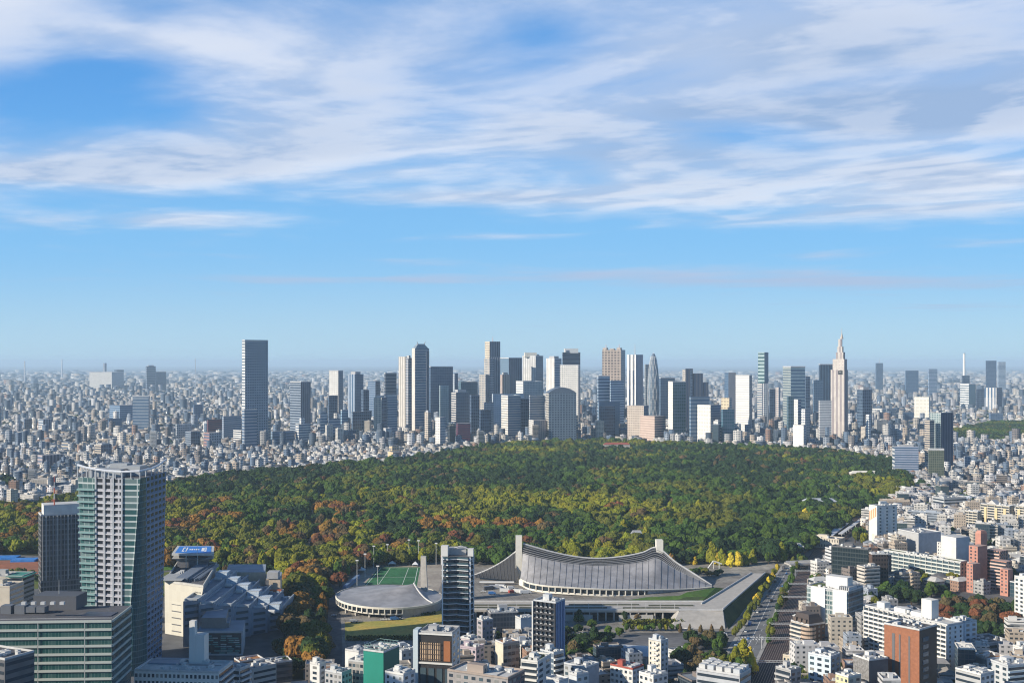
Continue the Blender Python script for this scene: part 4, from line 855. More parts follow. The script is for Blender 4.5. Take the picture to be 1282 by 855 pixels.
# egg-shaped latticed tower
q = AT(818, 3700); eg = thing('egg_tower', (q.x, q.y, 0), 'egg-shaped tower wrapped in a white diagonal lattice', 'skyscraper', 'towers of the distant skyline'); FOOT.append((q.x, q.y, 40)); D = 3700; zt = ZT(442, D)
prof = [(13.5, 0), (17, zt * .18), (18.6, zt * .4), (17.5, zt * .62), (14, zt * .8), (10, zt * .91), (6.8, zt * .965), (3.4, zt * .992), (0.5, zt)]
m = MB(); m.lathe((q.x, q.y), prof, 20); m.build('glass_body', CURT((.10, .14, .2), (.2, .25, .3)), eg, smooth=True)
def egr(z): return float(np.interp(z, [p_[1] for p_ in prof], [p_[0] for p_ in prof])) + .5
for s in (-1, 1):
    m = MB()
    for k in range(9):
        a0 = k * 2 * math.pi / 9; pts = [(q.x + egr(zt * t / 18) * math.cos(a0 + s * t * .13), q.y + egr(zt * t / 18) * math.sin(a0 + s * t * .13), zt * t / 18) for t in range(19)]; m.path(pts, .55, 4)
    m.build('lattice', plain((.8, .79, .76), .6, .05), eg)
# brown gridded tower with notched roof and twin antennas
t, P, z0, z1 = block('notched_tower', 'skyscraper', 'brown and cream gridded tower with notched roof and two antennas', 754, 777.5, 782.8, 438, 3800, 70, CURT(), fo((.40, .33, .28), (.10, .08, .08), 11, 9, .62, .62), '', group='towers of the distant skyline')
for k in (.12, .5, .86):
    c = P[3].lerp(P[0], k); inn = (P[1] - P[0]).normalized(); piece('roof_block', plain((.42, .35, .3)), t, (c.x + inn.x * 9, c.y + inn.y * 9, z1 + (3.5 if k != .5 else 2)), (P[0] - P[3]).normalized(), 13, 16, 7 if k != .5 else 4)
for k in (.15, .85):
    c = P[3].lerp(P[0], k) + inn * 9; m = MB(); m.tube((c.x, c.y, z1 + 6), (c.x, c.y, z1 + 19), 1.1, .5, 5); m.build('antenna', plain((.75, .4, .35)), t)
# stepped dark tower
q = AT(872, 3100); st = thing('stepped_dark_tower', (q.x, q.y, 0), 'dark navy tower stepping down to the right in three heights', 'skyscraper', 'towers of the distant skyline'); FOOT.append((q.x, q.y, 45))
for x0, x1, yt in ((858, 867.5, 461.5), (867.5, 880, 467.5), (880, 887, 478.5)):
    P, *_ = plan(x0, x0 + .5, x1, 3100, 6); m = MB(); m.prism(P, 0, ZT(yt, 3100), wall=0); m.build('shaft', [VERT((.05, .06, .09), GD, 9), ROOFD], st)
P, *_ = plan(864, 864.4, 867, 3098, 6); m = MB(); m.prism(P, 0, ZT(463.5, 3098), wall=0); m.build('shaft', [CURT(GD), ROOFD], st)
# arched-roof office
q = AT(704, 2900); ar = thing('arched_office_block', (q.x, q.y, 0), 'broad blue-grey office block under a shallow arched dark roof', 'office block', 'mid-rise blocks beyond the forest'); FOOT.append((q.x, q.y, 45))
P, tR, nR, wR, wL = plan(683, 687, 721.5, 2900, 10); m = MB(); zz_ = ZT(492, 2900); m.prism(P, 0, zz_, walls=[0, 1, 0, 1], cap=2); m.build('wall', [fo((.15, .20, .26), GD, 7, 6, .62, .6), fo((.5, .47, .42), GD, 6, 6), ROOFD], ar)
m = MB(); rows = []
for k in range(13):
    b = P[0].lerp(P[1], k / 12); e = P[3].lerp(P[2], k / 12); hz = zz_ + 14 * math.sin(math.pi * k / 12) ** .8 + .1; rows.append([Vector((b.x, b.y, zz_ - .2)), Vector((b.x, b.y, hz)), Vector((e.x, e.y, hz)), Vector((e.x, e.y, zz_ - .2))])
m.grid(rows); m.build('roof', plain((.10, .13, .18), .45), ar)
# penthouses of cream on the central white slab, white box on the dark tower
for lb, x0, x1, y0, y1, D, mt in (('tall white slab tower with cream', 656, 672, 441.5, 447, 4010, plain((.68, .64, .55))), ('dark tower with a white box', 706, 724, 436.3, 442, 4010, plain((.66, .66, .64)))):
    t = [o for o in bpy.data.objects if o.get('label', '').startswith(lb)][0]; P, *_ = plan(x0, x0 + 1, x1, D, 8); m = MB(); m.prism(P, ZT(y1, D), ZT(y0, D), wall=0, cap=0); m.build('rooftop_box', mt, t)
# chimney
q = AT(1207, 5600); ch = thing('white_chimney', (q.x, q.y, 0), 'very tall thin white chimney far off on the right', 'chimney'); m = MB(); m.tube((q.x, q.y, 0), (q.x, q.y, ZT(443, 5600)), 6.5, 5, 12); m.build('shaft', WHITE, ch)
m = MB(); m.tube((q.x, q.y, ZT(443, 5600)), (q.x, q.y, ZT(442.2, 5600)), 5.4, 5.4, 12); m.build('rim', GREY, ch)
for x, D, yt, wd, lb in ((77.5, 15000, 449.5, 22, 'faint thin tower on the far left horizon'), (31, 11000, 452, 16, 'faint white tower on the far left horizon'), (244.5, 9000, 448.5, 7, 'faint radio mast on the horizon left of the tallest tower')):
    q = AT(x, D); t = thing('distant_mast', (q.x, q.y, 0), lb, 'mast'); m = MB(); m.tube((q.x, q.y, 0), (q.x, q.y, ZT(yt, D)), wd / 2, wd / 3, 6); m.build('shaft', plain((.5, .52, .55)), t)
# crimson-roofed block
block('crimson_block', 'city block', 'deep crimson block at the forest edge below the dark glass block', 571, 573, 589, 530, 2780, 12, BAND((.16, .03, .06), GD, 5), None, '', group='mid-rise blocks beyond the forest', dp=20)
# ------------------------------------------------------------------ nearer buildings, with storeys, windows, balconies and roof gear of their own
ROOFC = {'grey': ROOF, 'dark': ROOFD, 'pale': plain((.52, .52, .51), .85, .2, .12), 'green': ground_mat([(.06, .11, .03), (.13, .14, .05)], .15), 'rust': plain((.36, .17, .07), .8, .3, .2), 'blue': plain((.26, .31, .38), .7, .15, .1)}
PANE = plain((.028, .040, .055), .12, .25, .2, 0, .55); BLIND = plain((.20, .20, .19), .35, .2, .3, 0, .4); PANE2 = plain((.06, .09, .11), .15, .3, .2, 0, .5); AC = plain((.55, .55, .54), .6, .15, .5)
def face_parts(t, a, tv, n, w, z0, z1, spec, r):
    """storey parts on one face: a = left end seen from outside, tv = rightward, n = outward"""
    kind = spec[0]
    if kind in ('plain', 'pat'): return
    st = spec[1]; fl = max(1, int((z1 - z0 - .6) / st)); base = z1 - .6 - fl * st
    zlow = ZT(880, max(1, a.y))
    for i in range(fl):
        zb = base + i * st
        if zb + st < zlow: continue
        mid = a + tv * (w / 2)
        if kind == 'band':
            c = mid + n * .05; piece('window_band', spec[2], t, (c.x, c.y, zb + st * .56), tv, w - 1.0, .16, st * spec[3])
        elif kind == 'balc':
            c = mid + n * .03; piece('window_band', spec[2], t, (c.x, c.y, zb + st * .55), tv, w - .8, .12, st * .72)
            c = mid + n * .65; piece('balcony', spec[3], t, (c.x, c.y, zb + .5), tv, w - .2, 1.3, 1.15)
        elif kind == 'win':
            m = spec[3]
            for k in range(m):
                c = a + tv * (w * (k + .5) / m) + n * .04; piece('window', r.choice([spec[2], spec[2], PANE2, BLIND]), t, (c.x, c.y, zb + st * .55), tv, w / m * spec[4], .14, st * .5)
    if kind == 'balc' and len(spec) > 4:
        for k in range(spec[4] + 1):
            c = a + tv * (w * k / spec[4]) + n * .7; piece('divider', spec[3], t, (c.x, c.y, (max(z0, zlow) + z1) / 2), tv, .35, 1.5, z1 - max(z0, zlow))
def roof_gear(t, P, z, r, n=4, pent=None, rich=True):
    tx = (P[1] - P[0]).normalized(); wy = (P[3] - P[0]); wx = (P[1] - P[0])
    Q = P; I = inset(P, .955)
    for i in range(4):
        m = MB(); m.prism([Q[i], Q[(i + 1) % 4], I[(i + 1) % 4], I[i]], z - .3, z + 1.0, wall=0, cap=0); m.build('parapet', pent or LGREY, t)
    if pent:
        fx, fy = r.uniform(.3, .6), r.uniform(.55, .72); c = P[0] + wx * fx + wy * fy; h = r.uniform(2.8, 4.5)
        dp_ = max(3, wy.length * r.uniform(.2, .32)); sh_ = piece('stair_head', pent, t, (c.x, c.y, z + h / 2 - .1), tx, max(3, wx.length * r.uniform(.22, .4)), dp_, h)
        nd = Vector((tx.y, -tx.x)); c2 = c + nd * (dp_ / 2 + .02); dr = piece('door', PANE2, t, (c2.x, c2.y, z + 1.1), tx, 1.1, .14, 2.1); dr.parent = sh_; dr.matrix_parent_inverse = sh_.matrix_basis.inverted()
    if n: n = int(n * 1.8) + 2
    for k in range(min(2, n // 3)):                    # pipe runs
        c = P[0] + wx * r.uniform(.25, .75) + wy * r.uniform(.2, .7); piece('pipe_run', GREY, t, (c.x, c.y, z + .35), tx if k else wy.normalized(), (wx if k else wy).length * .5, .4, .4)
    for k in range(n):
        c = P[0] + wx * r.uniform(.12, .88) + wy * r.uniform(.12, .8); s = r.uniform(1.0, 2.6)
        piece('air_conditioner', AC, t, (c.x, c.y, z + s * .35), tx, s * r.uniform(.8, 1.8), s, s * .75)
    if rich and r.random() < .6:
        c = P[0] + wx * r.uniform(.2, .8) + wy * r.uniform(.4, .8); m = MB(); m.lathe((c.x, c.y), [(1.3, z), (1.3, z + 2.2), (.9, z + 2.7)], 12); m.build('water_tank', plain((.62, .62, .6), .5), t)
def nb(name, cat, label, px0, pxe, px1, yt, D, r_, wallR, wallL, specR=('plain',), specL=('plain',), roof='grey', gear=4, pent=None, seed=0, group=None, short=None, dp=None, z0=0.0, taper=None):
    r = random.Random(seed * 7 + int(pxe * 10)); P, tR, nR, wR, wL = plan(px0, pxe, px1, D, r_, dp); z1 = ZT(yt, D)
    t = thing(name, loc_of(P), label, cat, group); FOOT.append((loc_of(P)[0], loc_of(P)[1], math.hypot(wR, wL) / 2))
    m = MB(); m.prism(P, z0, z1, walls=[0, 0, 2, 2], cap=1, top=inset(P, taper) if taper else None); m.build('wall', [wallR, ROOFC[roof], wallL], t)  # right walls often repeat the left tone darker and bluer, shade in the colour
    face_parts(t, P[0], tR, nR, wR, z0, z1, specR, r); face_parts(t, P[3], nR, -tR, wL, z0, z1, specL, r)
    if gear or pent: roof_gear(t, P, z1, r, gear, pent)
    if short: mark(short, *loc_of(P)[:2])
    return t, P, z1
pm = plain
WH = pm((.64, .63, .60), .65, .12, .15); WB = pm((.50, .52, .54), .65, .12, .15); BG = pm((.55, .49, .40), .7, .1, .15); GRW = pm((.40, .40, .40), .7, .1, .15); DGW = pm((.12, .12, .13), .6, .15, .15); BRICK = pm((.29, .118, .062), .8, .16, .6); DBRN = pm((.10, .065, .05), .7, .2, .3)  # WB is the white tinted with the blue of shade
TEALG = pm((.035, .11, .105), .12, .3, .15, 0, .5); LIL = pm((.45, .38, .42), .7)
# --- corner tower with concave crown
pk = thing('corner_tower', (-262, 786, 0), 'tall teal glass and pale grid residential tower with concave open crown', 'residential tower')
def XY(px, D): q = AT(px, D); return Vector((q.x, q.y))
zt = 129.5
XT = lambda px, D: XY(px, D * .962)
bot = [XT(106, 800), XT(121, 796.5), XT(152, 790), XT(157, 789), XT(184, 800), XT(202, 832), XT(119, 842)]
topp = [XT(97.5, 800), XT(120, 796), XT(153, 790), XT(175.5, 789), XT(183, 800), XT(208, 840), XT(111, 846)]
grid_f = facade((.35, .36, .40), (.012, .017, .025), 5.6, 4.05, .78, .60, .08); glass_f = facade((.45, .50, .50), (.03, .095, .10), 2.6, 4.05, .94, .74, .35); corner_f = facade((.10, .20, .22), (.025, .085, .10), 3.0, 4.05, .92, .86, .3)
for i, (nm, mt) in enumerate((('glass_bay', glass_f), ('grid_wall', grid_f), ('corner_glass', glass_f), ('curved_corner', corner_f), ('grid_wall', facade((.15, .21, .31), (.010, .018, .035), 6.0, 4.05, .66, .60, .06)), ('rear_wall', grid_f), ('rear_wall', grid_f))):  # right grid wall coloured darker and bluer to hold its shade
    j = (i + 1) % 7; m = MB()
    if nm == 'curved_corner':
        K = 8; B = [bot[i].lerp(bot[j], k / K) for k in range(K + 1)]; A = [topp[i].lerp(topp[j], k / K) for k in range(K + 1)]; dirn = Vector((.35, -.94))
        B = [q + dirn * 3.2 * math.sin(math.pi * k / K) for k, q in enumerate(B)]; A = [q + dirn * .8 * math.sin(math.pi * k / K) for k, q in enumerate(A)]; L = 27
        for k in range(K): m.face([(*B[k], 0), (*B[k + 1], 0), (*A[k + 1], zt), (*A[k], zt)], 0, [(L * k / K, 0), (L * (k + 1) / K, 0), (L * (k + 1) / K, zt), (L * k / K, zt)])
    else:
        L = (bot[j] - bot[i]).length; m.face([(*bot[i], 0), (*bot[j], 0), (*topp[j], zt), (*topp[i], zt)], 0, [(0, 0), (L, 0), (L, zt), (0, zt)])
    m.build(nm, mt, pk)
m = MB(); m.face([(*q, zt) for q in topp]); m.build('roof', ROOFD, pk)
n1_, n2_ = Vector((-.25, -.97)), Vector((.86, -.5))
for k in range(30):                                   # balcony slabs on the left bay, pale floor lines in front, shade-blue ones on the right face
    z = 3.4 + k * 4.05; f = z / zt; a = bot[0].lerp(topp[0], f); b = bot[1].lerp(topp[1], f); c = (a + b) / 2 - Vector((.2, 1.0)) ; 
    piece('balcony', pm((.20, .32, .32), .25), pk, (c.x, c.y, z + .55), (b - a), (b - a).length, 1.8, 1.1)
    a = bot[1].lerp(topp[1], f); b = bot[2].lerp(topp[2], f); c = (a + b) / 2 - Vector((0, .15)); piece('floor_line', pm((.46, .46, .50), .6), pk, (c.x, c.y, z), (b - a), (b - a).length, .5, .8)
    a = bot[4].lerp(topp[4], f); b = bot[5].lerp(topp[5], f); c = (a + b) / 2 + n2_ * .1; piece('floor_line', pm((.17, .23, .33), .6), pk, (c.x, c.y, z), (b - a), (b - a).length, .5, .9)
for fr in (0.0, .34, .67, 1.0):
    m = MB(); a = bot[1].lerp(bot[2], fr); b = topp[1].lerp(topp[2], fr); m.tube((a.x, a.y - .3, 0), (b.x, b.y - .3, zt + 4), .7, .7, 4); m.build('white_fin', WB, pk)
rim = [(97, 582.5), (108, 585.5), (120, 587.5), (136, 589), (153, 589.5), (175.5, 588.5)]; rz = [ZT(y, 765) for x, y in rim]; base5 = [topp[0], topp[0].lerp(topp[1], .5), topp[1], topp[1].lerp(topp[2], .5), topp[2], topp[3]]
pts = [Vector((b.x, b.y - .6, z)) for b, z in zip(base5, rz)] + [Vector((*topp[4].lerp(topp[5], .25), ZT(586, 781))), Vector((*topp[4].lerp(topp[5], .6), ZT(582, 794))), Vector((*topp[5], ZT(575, 808)))]
m = MB(); m.path(pts, .75, 6); m.build('crown_rim', pm((.62, .65, .70), .5), pk)
for q in pts + [pts[i].lerp(pts[i + 1], .5) for i in range(len(pts) - 1)]:
    m = MB(); m.tube((q.x, q.y, zt), q, .38, .38, 4); m.build('crown_post', WB, pk)
c = sum(topp, Vector((0, 0))) / 7
for ox, oy, sx, sy, sh in ((-6, -4, 22, 12, 5), (8, 4, 14, 12, 6.5), (-2, 8, 12, 7, 7.5)): piece('roof_plant', pm((.34, .36, .38), .6), pk, (c.x + ox, c.y + oy, zt + sh / 2), (1, -.1), sx, sy, sh)
for k in range(7): piece('louver', DGW, pk, (c.x - 14 + k * 3.4, c.y - 7.3, zt + 4.0), (1, -.1), 2.6, .5, 2.0)
FOOT.append((-262, 786, 42)); mark('the tall teal corner tower', -262, 786)
# --- grey curtain-wall tower
t, P, z1 = nb('grey_office_tower', 'office tower', 'dark grey curtain-wall office tower with white rooftop box and red-white mast', 48, 51, 106, 646, 880, 5, facade((.20, .205, .21), (.045, .052, .058), 2.1, 3.9, .80, .74, .5), facade((.15, .155, .16), (.03, .036, .042), 2.1, 3.9, .86, .74, .3), roof='pale', gear=3, dp=32, short='the grey curtain-wall tower')
for k in range(12): c = P[0].lerp(P[1], (k + .5) / 12) - Vector((0, .4)); piece('mullion', LGREY if k % 3 == 1 else GREY, t, (c.x, c.y, z1 / 2 + 20), (1, 0), .45, .5, z1 - 40)
m = MB(); m.prism(inset(P, .86), z1 - .1, z1 + 8, wall=0, cap=1); m.build('rooftop_box', [WH, ROOFC['pale']], t)
q = AT(68, 885); zz_ = ZT(632, 885); zt_ = ZT(596, 885)
for k in range(5): m = MB(); m.tube((q.x, q.y, zz_ + (zt_ - zz_) * k / 5), (q.x, q.y, zz_ + (zt_ - zz_) * (k + 1) / 5), .5 - k * .06, .45 - k * .06, 6); m.build('mast_section', pm((.62, .12, .06), .6) if k % 2 == 0 else WH, t)
# --- green glass block at the lower left
t, P, z1 = nb('green_glass_block', 'office block', 'wide green glass office block with cream floor bands and dark roof', -70, 140, 164, 776, 610, 74, facade((.09, .14, .15), (.016, .055, .06), 2.4, 4.3, .85, .8, .3), facade((.10, .17, .16), (.018, .075, .072), 1.7, 4.3, .86, .8, .45), ('plain',), ('plain',), roof='dark', gear=0, short='the wide green glass block')
tl = (P[0] - P[3]).normalized(); nl = Vector((tl.y, -tl.x)); wl = (P[0] - P[3]).length; wr = (P[1] - P[0])
for k in range(9):
    c = (P[0] + P[3]) / 2 + nl * .3; piece('floor_band', pm((.46, .49, .45), .6, .16, .2), t, (c.x, c.y, z1 - .4 - k * 4.3), tl, wl, .9, 1.2)
    c = P[0] + wr / 2 + wr.normalized().orthogonal() * 0; nn = Vector((wr.y, -wr.x)).normalized(); c = c + nn * .2; piece('floor_band', pm((.36, .40, .38), .6), t, (c.x, c.y, z1 - .4 - k * 4.3), wr, wr.length, .6, 1.2)
for f in (.56, .84): c = P[3].lerp(P[0], f) + nl * .6; piece('downpipe', LGREY, t, (c.x, c.y, z1 - 20), tl, .3, .3, 38)
iw = wr.normalized(); DK = pm((.085, .09, .105), .6, .2, .2)
def onroof(px, py, z): return G(px, py, z)
for (x0, x1, y0, y1, h) in ((42, 97, 758, 763, 7.5),):
    a, b = onroof(x0, y1, z1), onroof(x1, y1, z1); piece('roof_plant', DK, t, ((a.x + b.x) / 2, a.y + 7, z1 + h / 2), (1, -.06), (b - a).length, 14, h)
for k, px in enumerate((10, 27, 40, 52)): a = onroof(px, 767, z1); piece('cooling_unit', pm((.13, .14, .16), .5), t, (a.x, a.y, z1 + 2.2), (1, -.06), 5.6, 5, 4.4 if k < 2 else 3)
for k in range(5): a = onroof(30 + k * 12, 757, z1 + 7); piece('roof_vent', LGREY, t, (a.x, a.y, z1 + 8), (1, 0), 2.2, 2, 1.4)
a = onroof(74, 760, z1); m = MB(); m.tube((a.x, a.y, z1), (a.x, a.y, z1 + 15), .22, .1, 5); m.build('antenna', WH, t)
m = MB(); a, b = P[3] + iw * .6, P[0] + iw * .6; m.path([(a.x, a.y, z1 + 1.1), (b.x, b.y, z1 + 1.1)], .12, 4); m.build('handrail', LGREY, t)
a, b = onroof(100, 765, z1 + .1), onroof(150, 772, z1 + .1); piece('solar_field', pm((.03, .045, .09), .3), t, ((a.x + b.x) / 2, (a.y + b.y) / 2, z1 + .25), (1, -.06), 16, 10, .3)
nb('school_block', 'school', 'grey school block with a teal sports court on its roof, left edge', -20, 28, 43, 722, 900, 62, GRW, BG, ('band', 3.6, PANE, .4), ('band', 3.6, PANE, .4), roof='pale', gear=3, pent=GRW); q = AT(26, 925); 
t, P, z1 = nb('low_school_wing', 'school', 'low beige school wing below the teal rooftop court at the left edge', -20, 12, 30, 735, 830, 60, GRW, BG, ('band', 3.6, PANE, .4), ('plain',), roof='grey', gear=4, pent=BG)
o = [q for q in bpy.data.objects if q.get('label', '').startswith('grey school block')][0]; a = G(27, 718, 40); piece('roof_court', pm((.04, .24, .20), .8), o, (a.x, a.y, ZT(722, 900) + .3), (1, 0), 16, 22, .3)
nb('dark_low_block', 'office block', 'near black low block with flat roof in the lower left corner', -40, 6, 43, 826, 560, 40, DGW, DGW, ('band', 4, PANE, .4), ('band', 4, PANE, .4), roof='dark', gear=6, pent=None)
# --- white hall with flared wall and blue-topped rooftop deck
lc = thing('flared_white_hall', (-235, 910, 0), 'cream stone hall with a slanted flank and a blue-topped rooftop deck', 'concert hall'); D = 867; zt = ZT(733, D)
FD = lambda px: D + 14 - (px - 206) / 48.5 * 21
bb = [XY(206.5, FD(206.5)), XY(243, FD(243)), XY(262, 960), XY(222, 965)]; tt = [XY(206, FD(206)), XY(254.5, FD(254.5)), XY(272, 960), XY(222, 965)]; ft = (tt[1] - tt[0]).normalized()
STONE = facade((.66, .63, .54), (.60, .57, .49), 3.2, 8.4, .97, .985, .9)
m = MB(); m.prism(bb, 0, zt, top=tt, walls=[0, 2, 2, 0], cap=1); m.build('wall', [STONE, ROOFD, pm((.30, .31, .33), .7)], lc)  # grey flank carries the shade of the side turned from the sun
for k in range(5): a = XY(221, FD(221)); zz_ = 3.0 + k * 5.0; piece('slot_window', DGW, lc, (a.x, a.y, zz_), ft, 10, .3, .8 if k < 4 else .5)
a = XY(224, D); 
for k in range(5): b = XY(244.5 + k * 1.6, FD(244.5 + k * 1.6)); piece('sign_letter', pm((.10, .10, .11), .6), lc, (b.x, b.y, zt - 4.2), ft, .62, .3, 1.15 if k in (0, 2) else .95)
for i in range(4):
    q1, q2 = tt[i], tt[(i + 1) % 4]; I = inset(tt, .95); m = MB(); m.prism([q1, q2, I[(i + 1) % 4], I[i]], zt - .2, zt + 1.6, wall=0, cap=0); m.build('parapet', pm((.5, .49, .46), .7), lc)
for k in range(9): a = XY(240 + k * 2.2 + 4, 915 + (k % 3) * 2); piece('roof_louver', pm((.2, .24, .3), .5), lc, (a.x, a.y, zt + 1.0), (1, 0), .5, 62, 2.0)
a = XY(228, 912); piece('roof_trough', pm((.16, .19, .24), .5), lc, (a.x + 8, a.y, zt + 1.6), (1, 0), 9, 60, 3.0)
for k in range(6): a = XY(216 + k * 2.5, 895 + k * 5); piece('air_conditioner', AC, lc, (a.x, a.y, zt + 1.2), (1, 0), 3.2, 3, 2.2)
a = XY(219, 888); piece('terrace_slab', pm((.36, .37, .38), .8), lc, (a.x, a.y, zt + 2.5), (1, 0), 18, 26, .6)
D2 = 945; zd = ZT(692, D2); f0 = [XY(222, D2), XY(262, D2), XY(262, 975), XY(224, 975)]; f1 = [XY(215, D2 - 3), XY(267.5, D2 - 3), XY(268, 982), XY(222, 982)]
m = MB(); m.prism(f0, zt, zd - 6, wall=0, cap=0); m.build('deck_core', DGW, lc)
m = MB(); m.prism(f0, zd - 6, zd - 4.2, top=f1, wall=0, cap=0, floor=True); m.prism(f1, zd - 1.6, zd, wall=1, cap=1, floor=True); m.prism(inset(f0, .9), zd - 4.4, zd - 1.5, wall=2, cap=None); m.build('deck', [pm((.42, .42, .41), .7), pm((.52, .52, .50), .7), PANE], lc)
m = MB(); m.prism(inset(f1, .86), zd - .05, zd + .15, wall=0, cap=0); o = m.build('blue_roof', pm((.025, .19, .60), .6, .1), lc)
mk = inset(f1, .86)
def roofmark(u0, u1, v0, v1, nm='roof_mark'):
    def pt(u, v): return mk[0].lerp(mk[1], u).lerp(mk[3].lerp(mk[2], u), v)
    m = MB(); m.face([(*pt(u0, v0), zd + .2), (*pt(u1, v0), zd + .2), (*pt(u1, v1), zd + .2), (*pt(u0, v1), zd + .2)]); m.build(nm, pm((.8, .82, .84), .7), lc)
for b in ((.16, .19, .2, .8), (.19, .23, .2, .32), (.19, .23, .68, .8), (.265, .30, .2, .8), (.36, .40, .42, .58), (.42, .47, .40, .6), (.49, .53, .42, .58), (.55, .60, .40, .6), (.62, .65, .42, .58), (.72, .81, .25, .75), (.835, .865, .2, .8), (.80, .835, .2, .32), (.80, .835, .68, .8)): roofmark(*b)
for px in (247, 233): a = XY(px, 940); m = MB(); m.tube((a.x, a.y, zt), (a.x, a.y, zd + 8), .3, .15, 5); m.build('antenna', WH, lc)
FOOT.append((-235, 910, 50)); mark('the flared cream hall', -235, 910)
# --- stepped hall with cascading glass roofs
sh = thing('stepped_hall', (-205, 905, 0), 'large hall of descending stepped roofs with a cascade of glass skylights', 'concert hall')
BLW = pm((.24, .29, .36), .5, .15, .1); RBL = pm((.20, .26, .34), .6, .25, .1); SANDW = pm((.52, .43, .33), .75); EDGE = pm((.52, .55, .58), .6)  # blue of shade and sky light put into wall and roof colours
m = MB(); m.prism([XY(283, 960), XY(332, 960), XY(333, 998), XY(286, 998)], 0, ZT(716, 960), wall=0, cap=1); m.build('rear_block', [SANDW, ROOFC['blue']], sh)
m = MB(); m.prism([XY(333, 950), XY(351, 950), XY(353, 980), XY(334, 980)], 0, ZT(724, 950), wall=0, cap=1); m.build('rear_wing', [SANDW, ROOFC['blue']], sh)
m = MB(); a = XY(336, 948); m.box((a.x + 3, a.y + 6), (1, 0), 9, 10, ZT(724, 950), ZT(716, 950)); m.build('stair_head', GRW, sh)
a = XY(342.5, 942); m = MB(); m.box((a.x, a.y), (1, 0), 13, 4, 10, ZT(738, 942)); m.build('red_wall', pm((.46, .13, .05), .7), sh)
a = XY(334.5, 947.5); piece('door_recess', DGW, sh, (a.x, a.y - .2, 22), (1, 0), 2.6, .6, 12)
x0s = [255, 271, 287, 303, 319, 335, 349]; fy0 = [838, 842, 852, 864, 876, 888, 896]
for k in range(6):
    zk = 33 - k * 3.4; fy = fy0[k]; X0 = (x0s[k] + 15 - CX) * 930 / F; X1 = (x0s[k + 1] + 15 - CX) * 930 / F; by = 958 - k * 3; P = [Vector((X0, fy)), Vector((X1, fy + 8)), Vector((X1, by)), Vector((X0, by))]
    m = MB(); m.prism(P, 0, zk, wall=0, cap=1); m.build('step_roof', [BLW, RBL], sh)
    for side in (0, 1):
        x = X0 if side == 0 else X1; m = MB(); m.box((x + (.4 if side == 0 else -.4), (fy + by) / 2 + 2), (0, 1), by - fy - 1, .8, zk - .2, zk + 1.3); m.build('parapet', pm((.34, .38, .43), .6), sh)
    m = MB(); m.box(((X0 + X1) / 2, fy + 5), (1, .7 if False else .1), X1 - X0 - .6, .8, zk - .2, zk + 1.6); m.build('parapet', EDGE, sh)
    for j in range(4): piece('window_band', PANE2, sh, ((X0 + X1) / 2, (fy + fy + 8) / 2 - .3, zk - 4 - j * 4.6), (X1 - X0, 8), (X1 - X0) * .94, .3, 1.9)
    cx_, cy_ = (X0 + X1) / 2, by - 26 - k * 5; hw = (X1 - X0) / 2 - .5
    m = MB(); m.prism([(cx_ - hw, cy_ - 7), (cx_ + hw, cy_ - 7), (cx_ + hw, cy_ + 7), (cx_ - hw, cy_ + 7)], zk - .1, zk + 4.6, top=[(cx_ - hw, cy_ - 4), (cx_ + hw, cy_ - 4), (cx_ + hw, cy_ + 7), (cx_ - hw, cy_ + 7)], wall=0, cap=0); sk = m.build('skylight', facade((.55, .60, .66), (.34, .42, .50), 1.6, 1.8, .85, .85, .4), sh)  # pale blue panes paint the sky reflected in the glass
    m = MB(); m.tube((cx_ - hw, cy_ - 4, zk + 4.7), (cx_ + hw, cy_ - 4, zk + 4.7), .4, .4, 4); m.build('skylight_ridge', EDGE, sh)
    m = MB(); m.tube((cx_ - 2.5, cy_ - 14, zk + 1.2), (cx_ + 2.5, cy_ - 14.5, zk + 1.2), 1.5, 1.5, 10); m.build('vent_drum', LGREY, sh)
    for j in range(3): piece('air_conditioner', pm((.3, .35, .4), .5), sh, (cx_ + (j - 1) * 2.6, by - 10 - (j % 2) * 4, zk + .8), (1, 0), 2, 2.6, 1.6)
gf = ZT(789, 815); FP = [XY(247, 815), XY(304, 815), XY(307, 848), XY(256, 848)]
m = MB(); m.prism(FP, 0, gf, wall=0, cap=1); m.build('foyer', [WB, ROOFC['blue']], sh)
a = (FP[0] + FP[1]) / 2; gw = (FP[1] - FP[0]).length
piece('foyer_glass', pm((.02, .05, .06), .15), sh, (a.x, a.y - .1, gf / 2 - .2), (1, 0), gw - 2.2, .3, gf - 3)
rr_ = random.Random(3)
for j in range(9):
    for i in range(6):
        if rr_.random() < .72: piece('glass_strip', rr_.choice([pm((.10, .30, .29), .2), pm((.18, .40, .37), .25), pm((.40, .52, .49), .3)]), sh, (a.x - gw / 2 + 2 + (i + .5) * (gw - 4) / 6 + rr_.uniform(-1, 1), a.y - .32, 1.8 + j * (gf - 4) / 9), (1, 0), (gw - 4) / 6 * rr_.uniform(.7, 1.0), .16, .75)
b = XY(268, 838); m = MB(); P = [XY(252, 822), XY(283, 822), XY(286, 850), XY(260, 850)]; m.prism(P, gf, gf + 7.5, wall=0, cap=1); m.build('grey_plant_wall', [pm((.27, .255, .24), .8), RBL], sh)
m = MB(); P = [XY(272, 824), XY(287, 824), XY(289, 846), XY(276, 846)]; m.prism(P, gf + .1, gf + 3.2, wall=0, cap=1); m.build('sunken_roof', [pm((.3, .28, .27), .8), RBL], sh)
FOOT.append((-210, 890, 70)); mark('the stepped glass-roofed hall', -205, 890)
